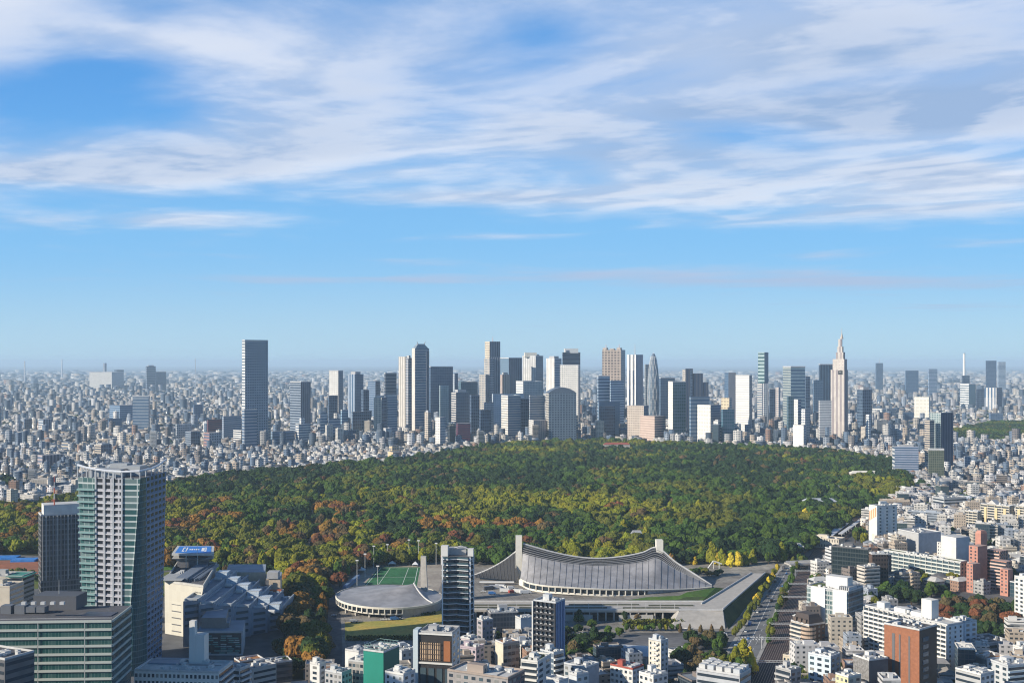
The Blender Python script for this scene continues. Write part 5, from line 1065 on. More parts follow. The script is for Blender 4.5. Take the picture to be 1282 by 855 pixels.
# --- lower left street blocks
t, P, z1 = nb('white_office', 'office block', 'white office block with a tall white rooftop core, bottom left', 168, 274, 292, 842, 640, 70, pm((.70, .70, .68), .65, .1), pm((.74, .72, .68), .7, .08), ('balc', 3.6, PANE, WB), ('win', 4.0, PANE, 20, .55), roof='pale', gear=9, short='the white office with the rooftop core', taper=None)
q = onroof(249, 828, z1); piece('rooftop_core', WH, t, (q.x, q.y, z1 + 8), (1, -.1), 9, 7, 16); q = onroof(242, 829, z1); piece('lift_shaft', WH, t, (q.x, q.y, z1 + 12), (1, -.1), 3.2, 4, 24); q = onroof(212, 828, z1); piece('roof_well', RBL, t, (q.x, q.y, z1 + .4), (1, -.1), 20, 12, .8)
nb('grey_house_block', 'office block', 'small grey flat-roofed block right of the white office at bottom left', 303, 317, 346, 838, 690, 32, GRW, pm((.46, .44, .42), .7), ('band', 3.4, PANE, .4), ('win', 3.4, PANE, 2, .4), roof='grey', gear=2, pent=GRW)
nb('balcony_block', 'apartment block', 'pale blue-white stepped balcony block behind the small grey block', 276, 300, 313, 838, 668, 55, WB, WB, ('balc', 3.2, PANE, WB), ('balc', 3.2, PANE, WB), roof='blue', gear=2)
nb('brown_low_block', 'office block', 'low brown flat roof between the glass foyer and the grey block', 293, 300, 330, 829, 750, 20, DBRN, DBRN, roof='rust', gear=1)
nb('black_frame_block', 'office block', 'dark open-framed roof block by the avenue of dark trees', 320, 326, 366, 832, 740, 14, DGW, DGW, ('band', 4, PANE, .5), ('plain',), roof='dark', gear=7)
nb('white_stair_house', 'house', 'white slender stair tower rising at the end of the dark avenue', 388, 400, 408, 832, 660, 50, WB, WH, ('win', 3, PANE, 1, .4), ('win', 3, PANE, 1, .4), roof='pale', gear=2, pent=WH)
nb('white_low_house', 'house', 'low white-railed house right of the white stair tower, bottom edge', 407, 428, 440, 843, 650, 52, WB, GRW, ('win', 3.2, PANE, 3, .5), ('win', 3.2, PANE, 4, .5), roof='grey', gear=5, pent=WB)
nb('grey_band_block', 'office block', 'grey-brown block with long windows left of the green-netted building', 436, 455, 470, 829, 665, 60, GRW, pm((.36, .34, .32), .7), ('band', 3.5, PANE, .45), ('win', 3.5, PANE, 4, .7), roof='grey', gear=5)
nb('white_cube_house', 'house', 'white windowless house behind the grey-brown block, by the street', 432, 449, 462, 816, 720, 52, WB, WH, ('win', 3.3, PANE, 2, .3), ('plain',), roof='pale', gear=3)
t, P, z1 = nb('netted_building', 'office block', 'building wrapped in solid green construction netting', 455, 480, 500, 817, 640, 58, pm((.012, .13, .095), .6, .12, .05), pm((.012, .22, .16), .6, .08, .05), roof='dark', gear=6, short='the green-netted building')  # netting darker on the right face, shade put into the colour
for k in range(14):
    q = P[k % 4].lerp(P[(k + 1) % 4], (k * .29) % 1); q = inset(P, .96)[k % 4].lerp(inset(P, .96)[(k + 1) % 4], (k * .29) % 1); m = MB(); m.tube((q.x, q.y, z1), (q.x, q.y, z1 + 3.2), .14, .14, 4); m.build('scaffold_pole', pm((.25, .40, .38), .6), t)
I = inset(P, .96)
for zz_ in (1.5, 3.1): m = MB(); m.path([(q.x, q.y, z1 + zz_) for q in I + [I[0]]], .12, 4); m.build('scaffold_rail', pm((.25, .40, .38), .6), t)
nb('shaded_blue_block', 'office block', 'pale plain block close behind the green-netted building, cluttered roof', 490, 503, 523, 816, 720, 25, WB, WB, ('win', 3.4, PANE, 3, .35), ('plain',), roof='pale', gear=9, pent=WB)
nb('white_annex', 'house', 'small white annex at the foot of the green-netted building', 482, 505, 520, 845, 610, 55, WB, WB, ('win', 3, PANE, 2, .4), ('win', 3, PANE, 3, .3), roof='blue', gear=5, pent=WH)
t, P, z1 = nb('lattice_front_block', 'office block', 'black-framed block with a lit wooden lattice front and a white band', 525, 566, 576, 793, 690, 74, WB, pm((.035, .032, .032), .5), ('win', 3.6, PANE, 2, .4), ('plain',), roof='grey', gear=8, pent=GRW, short='the wooden lattice block')
tl = (P[0] - P[3]).normalized(); nl = Vector((tl.y, -tl.x)); wl = (P[0] - P[3]).length
for k in range(14):
    if k < 10:
        c = P[3].lerp(P[0], .04 + k * .066) + nl * .25; piece('lattice_post', pm((.50, .36, .24), .7), t, (c.x, c.y, z1 - 11.2), tl, .75 if k % 3 else .35, .3, 10.5)
for k in range(4): c = P[3].lerp(P[0], .35) + nl * .4; piece('lattice_rail', pm((.07, .05, .045), .6), t, (c.x, c.y, z1 - 7 - k * 2.9), tl, wl * .66, .3, .45)
c = P[3].lerp(P[0], .85) + nl * .2; piece('wood_panel', pm((.34, .13, .05), .6), t, (c.x, c.y, z1 - 10.5), tl, wl * .2, .4, 12)
for zz_ in (z1 - .6, z1 - 18): c = P[3].lerp(P[0], .5) + nl * .45; piece('white_band', WH, t, (c.x, c.y, zz_), tl, wl + .6, .9, 1.0)
for k in range(4): c = P[3].lerp(P[0], .12 + k * .25) + nl * .2; piece('lower_window', PANE2, t, (c.x, c.y, z1 - 30), tl, wl * .17, .3, 18)
c = P[3] - tl * 1.4 + nl * .2; piece('side_shaft', pm((.50, .58, .62), .5), t, (c.x, c.y + 3, (z1 + 1.5) / 2), tl, 3.0, 8, z1 + 1.5)
# --- chevron-fronted residential tower
cv = thing('chevron_tower', (-42, 880, 0), 'slim dark glass residential tower with white chevron balcony edges', 'residential tower'); D = 870; zt = ZT(697, D)
f = [XY(553.5, D + 3), XY(561, D), XY(573, D + 2), XY(586, D - 1), XY(593, D + 6), XY(592, 900), XY(556, 900)]
m = MB(); m.prism(f, 0, zt, wall=0, cap=1); m.build('wall', [facade((.05, .055, .065), (.018, .028, .036), 2.4, 4.0, .86, .8, .25), ROOFD], cv)
for k in range(15):
    z = 4 + k * 4.15
    if z > zt: break
    for i, (a, b) in enumerate(zip(f[:4], f[1:5])):
        o_ = Vector((.0, -1.6)) if i != 1 else Vector((0, -.9)); a2, b2 = a + o_, b + o_; c = (a2 + b2) / 2; piece('balcony_edge', pm((.60, .62, .64), .5), cv, (c.x, c.y, z), (b2 - a2), (b2 - a2).length + .5, .5, .55)
        c = (a2 + b2) / 2 + Vector((0, .1)); piece('balcony_glass', pm((.05, .09, .11), .1), cv, (c.x, c.y, z + 1.0), (b2 - a2), (b2 - a2).length, .12, 1.2)
for px, y0, wd, d_ in ((557, 684, 5.2, 6), (589.5, 688, 4.2, 5)):
    a = XY(px, D + 6); zz_ = ZT(y0, D); piece('roof_shaft', WH, cv, (a.x, a.y, (zt - 6 + zz_) / 2), (1, -.1), wd, d_, zz_ - zt + 6)
for px, nm in ((554, 'white_pier'), (588.5, 'white_pier'), (593, 'white_pier')): a = XY(px, D - 1.2 if px < 590 else D + 5); piece(nm, pm((.68, .70, .72), .5), cv, (a.x, a.y, zt / 2), (1, 0), .9, 1.2, zt)
a = XY(573, D + 14); piece('roof_plant', GRW, cv, (a.x, a.y, zt + 2.5), (1, 0), 13, 9, 5); a = XY(574, D + 8); m = MB(); m.path([(a.x - 5, a.y, zt + 5), (a.x + 2, a.y, zt + 7), (a.x + 7, a.y, zt + 5)], .5, 5); m.build('roof_duct', LGREY, cv)
FOOT.append((-42, 885, 22)); mark('the slim chevron tower', -42, 885)
T_ = lambda s: ('win', 3.3, PANE, s, .5)
nb('lilac_block', 'apartment block', 'lilac-grey terraced block right of the lattice block', 575, 596, 606, 812, 745, 58, LIL, LIL, T_(2), T_(4), roof='grey', gear=4, pent=LIL)
nb('lilac_step', 'apartment block', 'small lilac rooftop terraces stepping up behind the lilac-grey block', 577, 588, 598, 800, 790, 50, LIL, pm((.5, .44, .46), .7), T_(2), T_(2), roof='grey', gear=3)
nb('mauve_block', 'apartment block', 'narrow dark mauve apartment block right of the chevron tower', 597, 604, 617, 777, 815, 30, pm((.20, .20, .25), .6), pm((.34, .31, .33), .7), T_(3), T_(1), roof='blue', gear=3)
nb('navy_block', 'office block', 'broad navy glass block with white rooftop clutter below the terrace', 609, 614, 649, 768, 850, 12, facade((.05, .065, .09), (.02, .03, .05), 2.4, 3.8, .8, .7, .2), DGW, roof='blue', gear=12, pent=GRW)
nb('pale_cube', 'office block', 'plain pale blue-grey cube between navy block and blue-sided tower', 645, 652, 669, 775, 845, 25, WB, WB, ('plain',), ('plain',), roof='blue', gear=4)
nb('rust_roof_house', 'house', 'cream house with a rust-coloured planted flat roof', 620, 630, 650, 806, 745, 30, pm((.42, .40, .34), .7), pm((.58, .54, .44), .7), ('win', 4.2, PANE, 4, .8), ('plain',), roof='rust', gear=2, short='the rust-roofed house')
nb('white_annex_block', 'house', 'narrow white house between rust-roofed house and blue-sided tower', 651, 659, 668, 810, 760, 45, WB, WH, T_(1), T_(2), roof='pale', gear=3, pent=WH)
t, P, z1 = nb('blue_sided_tower', 'apartment block', 'slim apartment tower with dark balconies and a deep blue right flank', 668, 695.5, 707.5, 755, 730, 62, pm((.09, .17, .33), .5, .1, .1), pm((.035, .035, .04), .5), ('plain',), ('balc', 3.5, PANE, pm((.05, .05, .055), .5), 5), roof='pale', gear=5, pent=WB, short='the blue-sided tower')
tl = (P[0] - P[3]).normalized(); nl = Vector((tl.y, -tl.x))
c = P[3] + nl * .8; piece('white_pier', WH, t, (c.x, c.y, z1 / 2), tl, .7, 1.8, z1 + .5)
for k in range(12):
    for j in range(4):
        c = P[3].lerp(P[0], .2 + j * .2) + nl * 1.35; piece('balcony_item', pm((.55, .55, .55), .6), t, (c.x, c.y, z1 - 3.6 - k * 3.5 + .9), tl, 1.3, .12, .7)
for k in range(3): c = P[0].lerp(P[1], .25 + k * .27) + Vector((.2, -.2)); piece('flank_rib', pm((.16, .26, .44), .5), t, (c.x, c.y, z1 / 2), (P[1] - P[0]), .8, .9, z1)
nb('big_grey_roof', 'office block', 'wide block with a large pale grey roof and brown stair head, bottom edge', 560, 636, 657, 850, 600, 62, pm((.14, .10, .10), .7), pm((.30, .28, .27), .7), ('win', 3.4, PANE, 4, .6), T_(8), roof='pale', gear=5, pent=pm((.33, .27, .23), .7), short='the wide grey-roofed block')
nb('green_roof_flats', 'apartment block', 'white flats with a planted green roof terrace', 652, 673, 690, 829, 655, 66, WB, WH, T_(2), ('balc', 3.3, PANE, WH), roof='green', gear=5, pent=WH, short='the green-roofed white flats')
nb('white_frame_flats', 'apartment block', 'white framed flats with pale blue glass, right of the green roof terrace', 676, 693, 706, 818, 690, 45, WB, facade((.5, .54, .58), (.06, .1, .14), 2.4, 3.3, .8, .7, .3), ('balc', 3.3, PANE, WH), ('plain',), roof='green', gear=5, pent=WB)
nb('grey_blue_block', 'office block', 'plain grey block with flat pale roof right of the white framed flats', 706, 734, 750, 836, 680, 55, pm((.30, .32, .36), .7), pm((.40, .42, .44), .7), ('plain',), T_(4), roof='pale', gear=4, pent=WB)
nb('blue_shed', 'house', 'small pale blue box in front of the plain grey block', 712, 722, 737, 846, 630, 40, WB, WB, T_(2), ('plain',), roof='blue', gear=3)
nb('striped_roof_house', 'house', 'low house with striped white roof slats at the bottom edge', 684, 700, 712, 853, 620, 45, WB, WB, roof='pale', gear=2)
nb('red_edge_flats', 'apartment block', 'white flats with a dark red roof edge left of the fire-stair tower', 764, 792, 806, 838, 690, 55, WB, WH, T_(3), T_(5), roof='pale', gear=7, pent=pm((.34, .08, .06), .7), short='the red-edged white flats')
nb('white_terrace_flats', 'apartment block', 'white terraced flats at the foot of the fire-stair tower', 800, 818, 836, 847, 650, 45, WB, WH, T_(3), T_(3), roof='pale', gear=8, pent=WH)
t, P, z1 = nb('fire_stair_tower', 'apartment block', 'cream apartment tower with an open fire stair and rooftop tank', 812, 827.5, 836.5, 803, 730, 52, pm((.44, .46, .5), .7), pm((.58, .55, .48), .7), ('win', 3.2, PANE, 2, .35), ('win', 3.2, PANE, 3, .3), roof='pale', gear=2, pent=WB, short='the fire-stair tower')
tl = (P[0] - P[3]).normalized(); nl = Vector((tl.y, -tl.x))
for k in range(9): c = P[3].lerp(P[0], .55) + nl * .6; piece('stair_landing', WH, t, (c.x, c.y, z1 - 2.5 - k * 3.2), tl, 3.6, 1.4, .9)
# school hall with pale curved roof
sc = thing('school_gym', (85, 800, 0), 'long low hall with a pale curved roof and tall windows among dark trees', 'gymnasium'); a, b = XY(752, 770), XY(818, 762); u = (b - a).normalized(); v = Vector((-u.y, u.x)); Lg = (b - a).length; rows = []
m = MB(); m.prism([a, b, b + v * 22, a + v * 22], 0, 12.5, wall=0, cap=0); m.build('wall', pm((.50, .56, .60), .6), sc)
for k in range(11): rows.append([Vector((*(a + u * (-1 + (Lg + 2) * s_) + v * (-1.2 + 24.4 * k / 10)), 12.6 + 3.6 * math.sin(math.pi * k / 10))) for s_ in (0, .5, 1)])
m = MB(); m.grid(rows); m.grid([[q - Vector((0, 0, .5)) for q in row] for row in reversed(rows)]); m.build('roof', pm((.50, .52, .55), .5, .1, .1), sc)
for k in range(8): c = a + u * (Lg * (k + .5) / 8) - v * .1; piece('window', pm((.22, .32, .38), .2), sc, (c.x, c.y, 6.8), u, Lg / 8 * .8, .2, 7.5)
FOOT.append((85, 790, 25)); mark('the curved-roof school hall', 85, 780)
nb('grey_roof_house', 'house', 'grey-roofed two-storey house right of the fire-stair tower', 836, 852, 869, 818, 800, 40, WB, WH, T_(3), T_(3), roof='grey', gear=2)
nb('white_depot', 'depot', 'long low white building under the sloped concrete wedge', 836, 884, 902, 797, 880, 62, WB, WH, ('plain',), ('win', 4, PANE2, 6, .3), roof='pale', gear=8, pent=WH, short='the long white depot')
nb('teal_sheeted_shed', 'depot', 'low shed under teal sheeting left of the long white depot', 800, 815, 838, 795, 900, 40, pm((.06, .2, .2), .6), pm((.08, .26, .26), .6), roof='blue', gear=7)
t, P, z1 = nb('plant_roof_block', 'office block', 'grey block whose roof is crowded with rows of machinery, bottom edge', 872, 926, 940, 846, 625, 68, GRW, pm((.42, .43, .45), .7), ('band', 3.8, PANE, .4), ('band', 3.8, PANE, .4), roof='dark', gear=0, short='the machinery-roofed block')
for i in range(5):
    for j in range(3): c = P[0].lerp(P[3], .1 + .2 * i).lerp(P[1].lerp(P[2], .1 + .2 * i), .2 + .3 * j); piece('cooling_unit', AC if (i + j) % 3 else WB, t, (c.x, c.y, z1 + 1.5), (P[1] - P[0]), 3.4, 3.6, 3)
roof_gear(t, P, z1, random.Random(4), 0, None, False)
# --- right of the railway
t, P, z1 = nb('white_panel_office', 'office block', 'tall white-panelled office with glass strips and a white rooftop box', 1010, 1062, 1081, 741, 870, 64, facade((.20, .25, .27), (.03, .05, .06), 2.0, 3.6, .85, .7, .3), facade((.45, .5, .5), (.06, .11, .12), 2.0, 3.6, .8, .7, .4), roof='grey', gear=6, short='the white-panelled office')  # right side coloured dark for the shade on it
tl = (P[0] - P[3]).normalized(); nl = Vector((tl.y, -tl.x)); wl = (P[0] - P[3]).length
for f0_, f1_ in ((.13, .46), (.65, .98)): c = P[3].lerp(P[0], (f0_ + f1_) / 2) + nl * .6; piece('white_panel', pm((.80, .79, .76), .6, .04), t, (c.x, c.y, (z1 + 4) / 2), tl, wl * (f1_ - f0_), 1.4, z1 - 3.5)
for k in range(9): c = P[3].lerp(P[0], .555) + nl * .35; piece('floor_slab', LGREY, t, (c.x, c.y, 4 + k * 3.6), tl, wl * .18, .7, .5)
c = P[3].lerp(P[0], .62).lerp(P[2].lerp(P[1], .62), .45); piece('rooftop_box', WH, t, (c.x, c.y, z1 + 4.5), tl, wl * .52, 9, 9)
c = P[3].lerp(P[0], .2).lerp(P[2].lerp(P[1], .2), .45); piece('roof_garden', ROOFC['green'], t, (c.x, c.y, z1 + .3), tl, wl * .3, 12, .6)
for k in range(6): c = P[3].lerp(P[0], .75 + k * .045).lerp(P[2].lerp(P[1], .75 + k * .045), .35); piece('roof_louver', LGREY, t, (c.x, c.y, z1 + 1.6), (P[1] - P[0]), 14, .5, 3)
nb('white_plinth', 'wall', 'low white plinth wall round the foot of the white-panelled office', 1026, 1082, 1092, 792, 850, 64, WB, WH, roof='dark', gear=0)
t, P, z1 = nb('mansard_flats', 'apartment block', 'curved cream apartment block with stacked balconies and dark mansard top', 990, 1013, 1033, 783, 845, 44, DBRN, pm((.55, .48, .41), .7), ('win', 3.1, PANE, 4, .45), ('balc', 3.1, PANE, pm((.58, .53, .47), .7)), roof='dark', gear=2, short='the dark mansard flats')
m = MB(); m.prism(inset(P, .98), z1, z1 + 7, top=inset(P, .62), wall=0, cap=0); m.build('mansard_roof', pm((.06, .045, .04), .6), t)
for k in range(3): c = P[3].lerp(P[0], .2 + .3 * k); c = c.lerp(loc2 := Vector(loc_of(P)[:2]), .12); piece('dormer', pm((.12, .09, .075), .6), t, (c.x, c.y, z1 + 2.2), (P[0] - P[3]), 2.6, 2.4, 3)
m = MB(); c = P[0]; rows = [[Vector((c.x + 5.5 * math.cos(R(180 + 18 * k)) + 0, c.y + 2.5 + 5.5 * math.sin(R(180 + 18 * k)), z)) for k in range(11)] for z in (0, z1 - .5)]; m.grid([rows[0], rows[1]], uvs=[[(k * 1.6, 0) for k in range(11)], [(k * 1.6, z1) for k in range(11)]]); m.build('rounded_corner', facade((.50, .38, .29), (.05, .045, .04), 40, 3.1, 1.1, .42, .2), t)
nb('dark_glass_office', 'office block', 'black glass office block beside the railway bridge', 1041, 1087, 1091, 688, 1050, 72, facade((.03, .04, .045), (.012, .02, .026), 2.4, 4, .85, .75, .2), facade((.035, .05, .055), (.012, .022, .028), 2.4, 4, .85, .75, .25), roof='dark', gear=5, pent=DGW, short='the black glass office')
nb('dark_brown_office', 'office block', 'dark brown block standing right of the black glass office', 1088, 1092, 1112, 694, 1040, 20, facade((.06, .045, .04), (.015, .015, .018), 2.6, 3.8, .6, .5, .2), DBRN, roof='dark', gear=4)
t, P, z1 = nb('mural_block', 'office block', 'cream block with a striped orange and pastel mural on its narrow side', 1088, 1098, 1123, 634, 1260, 40, WH, WH, ('win', 3.6, PANE2, 3, .25), ('plain',), roof='pale', gear=4, pent=WH, short='the mural-painted cream block')
tl = (P[0] - P[3]).normalized(); nl = Vector((tl.y, -tl.x)); wl = (P[0] - P[3]).length
for k in range(7): c = P[3].lerp(P[0], .12 + .12 * k) + nl * .15; piece('mural_stripe', pm([(.58, .28, .14), (.66, .55, .42)][k % 2], .7), t, (c.x, c.y, z1 - 11 + k * .8), tl, wl * .12, .2, 10)
for k, c_ in enumerate(((.55, .66, .72), (.66, .70, .48), (.70, .60, .58))): c = P[3].lerp(P[0], .2 + .3 * k) + nl * .15; piece('mural_panel', pm(c_, .7), t, (c.x, c.y, 12), tl, wl * .28, .2, 14)
# stepped brick-pink apartments
bp = thing('stepped_brick_flats', (435, 1060, 0), 'stepped terracotta apartment block with a central brick tower', 'apartment block'); TC = pm((.46, .22, .165), .75, .12, .3); TCB = facade((.50, .26, .19), (.06, .05, .05), 3.0, 3.0, .5, .5, .2); PKB = pm((.60, .42, .35), .7)
for x0, xe, x1, yt, D, rr2, nm in ((1221, 1228, 1236, 668, 1075, 50, 'brick_tower'), (1213, 1224, 1236, 684, 1060, 55, 'wall'), (1210, 1218, 1228, 706, 1035, 55, 'wall'), (1233, 1252, 1262, 690, 1065, 60, 'wing'), (1240, 1260, 1267, 703, 1040, 60, 'wing'), (1252, 1262, 1268, 713, 1020, 60, 'wall')):
    P, tR, nR, wR, wL = plan(x0, xe, x1, D, rr2); z1 = ZT(yt, D); m = MB(); m.prism(P, 0, z1, walls=[0, 0, 0, 0], cap=1); m.build(nm, [TC if nm != 'wing' else TCB, pm((.42, .3, .26), .8)], bp)
    if nm == 'wing': face_parts(bp, P[3], nR, -tR, wL, 0, z1, ('balc', 3.0, PANE, PKB), rng); face_parts(bp, P[0], tR, nR, wR, 0, z1, ('win', 3.0, PANE, 3, .4), rng)
    if nm == 'wall': face_parts(bp, P[3], nR, -tR, wL, 0, z1, ('win', 3.0, PANE, 2, .35), rng)
P, *_ = plan(1221, 1228, 1236, 1075, 50); m = MB(); z1 = ZT(668, 1075); m.prism(inset(P, 1.0), z1, z1 + 2.5, top=inset(P, .7), wall=0, cap=0); m.build('tower_roof', TC, bp)
FOOT.append((440, 1060, 36)); mark('the stepped terracotta flats', 440, 1060)
# cream gabled apartments
for i, (x0, xe, x1, yt, D, lb) in enumerate(((1208, 1224, 1229, 641, 1400, 'lower cream wing of terraced balconies left of the gabled cream flats'), (1228, 1264, 1270, 634, 1410, 'cream-yellow apartment block with gabled roof and projecting bays'), (1272, 1296, 1300, 636, 1390, 'cream-yellow apartment block cut by the right edge, beside the gabled one'))):
    t, P, z1 = nb('gabled_flats', 'apartment block', lb, x0, xe, x1, yt, D, 64, pm((.52, .44, .32), .7), pm((.62, .54, .40), .7), ('win', 3.1, PANE, 2, .4), ('balc', 3.1, PANE, pm((.60, .55, .46), .7), 3 + i), roof='grey', gear=2, short='the gabled cream flats' if i == 1 else None)
    if i:
        c = P[3].lerp(P[0], .38); m = MB(); tl = (P[0] - P[3]).normalized(); nl = Vector((tl.y, -tl.x)); inn = -nl
        m.face([(*(c - tl * 7), z1), (*(c + tl * 7), z1), (*c, z1 + 6)]); m.face([(*(c + tl * 7), z1), (*(c + tl * 7 + inn * 12), z1), (*(c + inn * 12), z1 + 6), (*c, z1 + 6)]); m.face([(*(c + inn * 12), z1 + 6), (*(c - tl * 7 + inn * 12), z1), (*(c - tl * 7), z1), (*c, z1 + 6)]); m.build('gable', pm((.55, .52, .50), .7), t)
        for k in (.18, .55, .85): c = P[3].lerp(P[0], k) + nl * 1.0; piece('bay', pm((.60, .48, .28), .7), t, (c.x, c.y, z1 * .45), tl, 3.2, 2, z1 * .9)
nb('long_glazed_slab', 'office block', 'long low white slab with continuous glazing and planted roof edge', 1106, 1203, 1211, 704, 1080, 56, BG, pm((.62, .62, .58), .7), ('win', 3.6, PANE, 2, .4), ('balc', 3.6, PANE2, pm((.56, .58, .54), .7), 14), roof='green', gear=10, short='the long glazed slab')
nb('white_layered_office', 'office block', 'white office of stacked floors with dark window bands beyond the railway', 1168, 1182, 1210, 624, 1600, 38, WH, WB, ('band', 4.2, PANE, .5), ('band', 4.2, PANE, .5), roof='grey', gear=3, pent=GRW, short='the layered white office')
nb('blank_white_shed', 'hall', 'pair of blank white box sheds left of the terracotta flats', 1178, 1197, 1214, 673, 1130, 48, WB, WH, roof='pale', gear=0, dp=None)
nb('white_roof_school', 'school', 'pale grey flat-roofed hall behind the long glazed slab', 1124, 1150, 1178, 668, 1200, 40, pm((.30, .33, .38), .7), GRW, roof='grey', gear=3)
t, P, z1 = nb('white_balcony_slab', 'apartment block', 'long white slab of flats with rows of balconies and a pale blue end wall', 1083, 1186, 1206, 783, 765, 50, pm((.60, .64, .68), .65), pm((.66, .64, .60), .7), ('win', 3.05, PANE, 3, .28), ('balc', 3.05, PANE, pm((.70, .68, .63), .7), 16), roof='pale', gear=6, short='the long white balcony slab')  # end wall tinted blue for the shade it lies in
for f_, s_, h_ in ((.42, 9, 3), (.62, 10, 3), (.86, 7, 4)): c = P[0].lerp(P[3], f_).lerp(P[1].lerp(P[2], f_), .5); piece('roof_room', WH, t, (c.x, c.y, z1 + h_ / 2), (P[0] - P[3]), s_, 6, h_)
c = P[0].lerp(P[3], .30).lerp(P[1].lerp(P[2], .30), .55); piece('lift_tower', pm((.70, .68, .63), .7), t, (c.x, c.y, z1 + 5.5), (P[0] - P[3]), 8.5, 7, 15)
t, P, z1 = nb('brick_tower', 'office tower', 'orange-brown brick tower with narrow vertical slits and a black right side', 1107, 1151, 1173, 789, 690, 60, pm((.035, .028, .028), .5), BRICK, ('plain',), ('plain',), roof='dark', gear=6, short='the orange-brown brick tower')  # right side painted near black to stand for its shade
tl = (P[0] - P[3]).normalized(); nl = Vector((tl.y, -tl.x)); wl = (P[0] - P[3]).length
for f_ in (.27, .45, .72): c = P[3].lerp(P[0], f_) + nl * .08; piece('slit_window', DGW, t, (c.x, c.y, z1 - 20), tl, 1.8 if f_ < .3 else 1.0, .3, 31)
for j in range(7): c = P[0].lerp(P[1], .35) + (P[1] - P[0]).normalized().orthogonal() * 0; nn = Vector(((P[1] - P[0]).y, -(P[1] - P[0]).x)).normalized(); c = c + nn * .1; piece('side_window', pm((.05, .09, .13), .15), t, (c.x, c.y, z1 - 6 - j * 4.5), (P[1] - P[0]), 6, .25, 2.6)
nb('pale_blue_core', 'office block', 'pale blue-white stair block behind the end of the white balcony slab', 1190, 1208, 1223, 779, 800, 45, pm((.56, .62, .68), .65), pm((.62, .66, .7), .65), T_(2), T_(1), roof='pale', gear=3, pent=WB)
nb('flat_roof_school', 'school', 'low school block with a broad dark flat roof and white window bands', 1204, 1232, 1266, 806, 790, 40, WB, WB, ('band', 3.8, PANE, .5), ('band', 3.8, PANE, .5), roof='dark', gear=5, short='the dark flat-roofed school')
nb('balcony_flats', 'apartment block', 'pale blue flats with stepped balconies in the lower right corner', 1236, 1262, 1290, 834, 700, 42, pm((.44, .52, .56), .65), WB, ('balc', 3.1, PANE, pm((.5, .58, .62), .65)), T_(3), roof='pale', gear=6, pent=WB)
nb('white_flats', 'apartment block', 'white flats at the right edge above the corner flats', 1268, 1280, 1296, 812, 740, 40, WB, WH, T_(3), T_(2), roof='pale', gear=5, pent=WH)
nb('cluttered_roof_block', 'office block', 'wide low block with white cluttered roof below the dark-roofed school', 1196, 1228, 1245, 845, 670, 55, WB, GRW, T_(3), ('band', 3.5, PANE, .4), roof='pale', gear=14, pent=WH)
nb('brown_hall_roof', 'hall', 'low brown-roofed hall right of the black tower side', 1212, 1235, 1262, 826, 740, 40, GRW, GRW, ('band', 3.5, PANE, .4), ('plain',), roof='rust', gear=4)
nb('mesh_front_block', 'office block', 'dark meshed block with a white machine platform on its roof', 1068, 1088, 1112, 827, 690, 40, pm((.10, .10, .11), .6), pm((.20, .195, .19), .7, .4, .8), ('plain',), ('plain',), roof='dark', gear=8, pent=WH, short='the dark meshed block')
nb('pale_blue_office', 'office block', 'pale blue office with dark corner openings left of the dark meshed block', 1012, 1040, 1052, 823, 710, 62, pm((.40, .48, .56), .65), pm((.56, .64, .70), .65), T_(2), ('win', 3.4, PANE, 3, .55), roof='pale', gear=6, pent=pm((.6, .64, .68), .65), short='the pale blue office')
nb('cream_terrace_block', 'apartment block', 'long cream terrace block with arched windows below the mansard flats', 980, 1008, 1016, 825, 765, 64, BG, pm((.58, .52, .40), .7), T_(2), T_(6), roof='grey', gear=5, pent=BG)
nb('grey_balcony_house', 'apartment block', 'grey concrete flats with deep balconies beside the tracks', 971, 990, 1003, 840, 700, 50, GRW, GRW, T_(2), ('balc', 3.3, PANE, GRW), roof='grey', gear=3, pent=GRW)
nb('yellow_house', 'house', 'small pale yellow house left of the dark meshed block', 1046, 1062, 1078, 848, 660, 48, BG, pm((.62, .58, .36), .7), T_(2), T_(3), roof='grey', gear=4, pent=WH)
nb('white_slab', 'apartment block', 'white slab cut by the right edge, above the tree clump', 1270, 1282, 1298, 724, 900, 45, WB, WH, T_(3), T_(2), roof='pale', gear=3, pent=WH)
nb('teal_slab_tower', 'residential tower', 'tall teal and navy apartment tower with a beige flank, right middle distance', 1164, 1178, 1193.5, 517, 2100, 46, VERT((.07, .10, .16), GD, 4), facade((.36, .42, .42), (.05, .10, .13), 4, 4, .6, .6, .3), roof='dark', gear=4, pent=GRW, short='the tall teal and navy tower')
block('beige_flank', 'residential tower', 'beige lower wing attached left of the tall teal and navy tower', 1157.5, 1164, 1170, 526, 2090, 50, BAND(BEI, GD, 4), BAND(BEI, GD, 4), '', dp=20)
block('striped_blue_office', 'office block', 'blue-grey striped office right of the forest corner', 1117, 1120, 1150, 559, 2080, 12, BAND((.36, .40, .5), GB, 4.2), BAND(W6), 'plant', short='the striped blue-grey office', dp=25)
block('green_glass_box', 'office block', 'green glass office framed in white below the tall teal tower', 1162, 1163, 1182, 563, 1960, 10, facade((.16, .17, .13), (.05, .07, .05), 3, 4, .8, .8, .3), None, 'rim', dp=20)
block('orange_clad_block', 'apartment block', 'pink and orange block at the tip of the woods on the left', 486, 492, 503, 566, 2350, 30, fo((.58, .30, .24), (.5, .27, .22)), fo((.7, .52, .32), (.62, .45, .28)), '', dp=18)
block('cream_church_block', 'apartment block', 'cream-orange block behind the pink block at the tip of the woods', 487, 491, 500, 558, 2480, 40, fo((.66, .48, .3)), fo((.72, .56, .34)), '', dp=14)
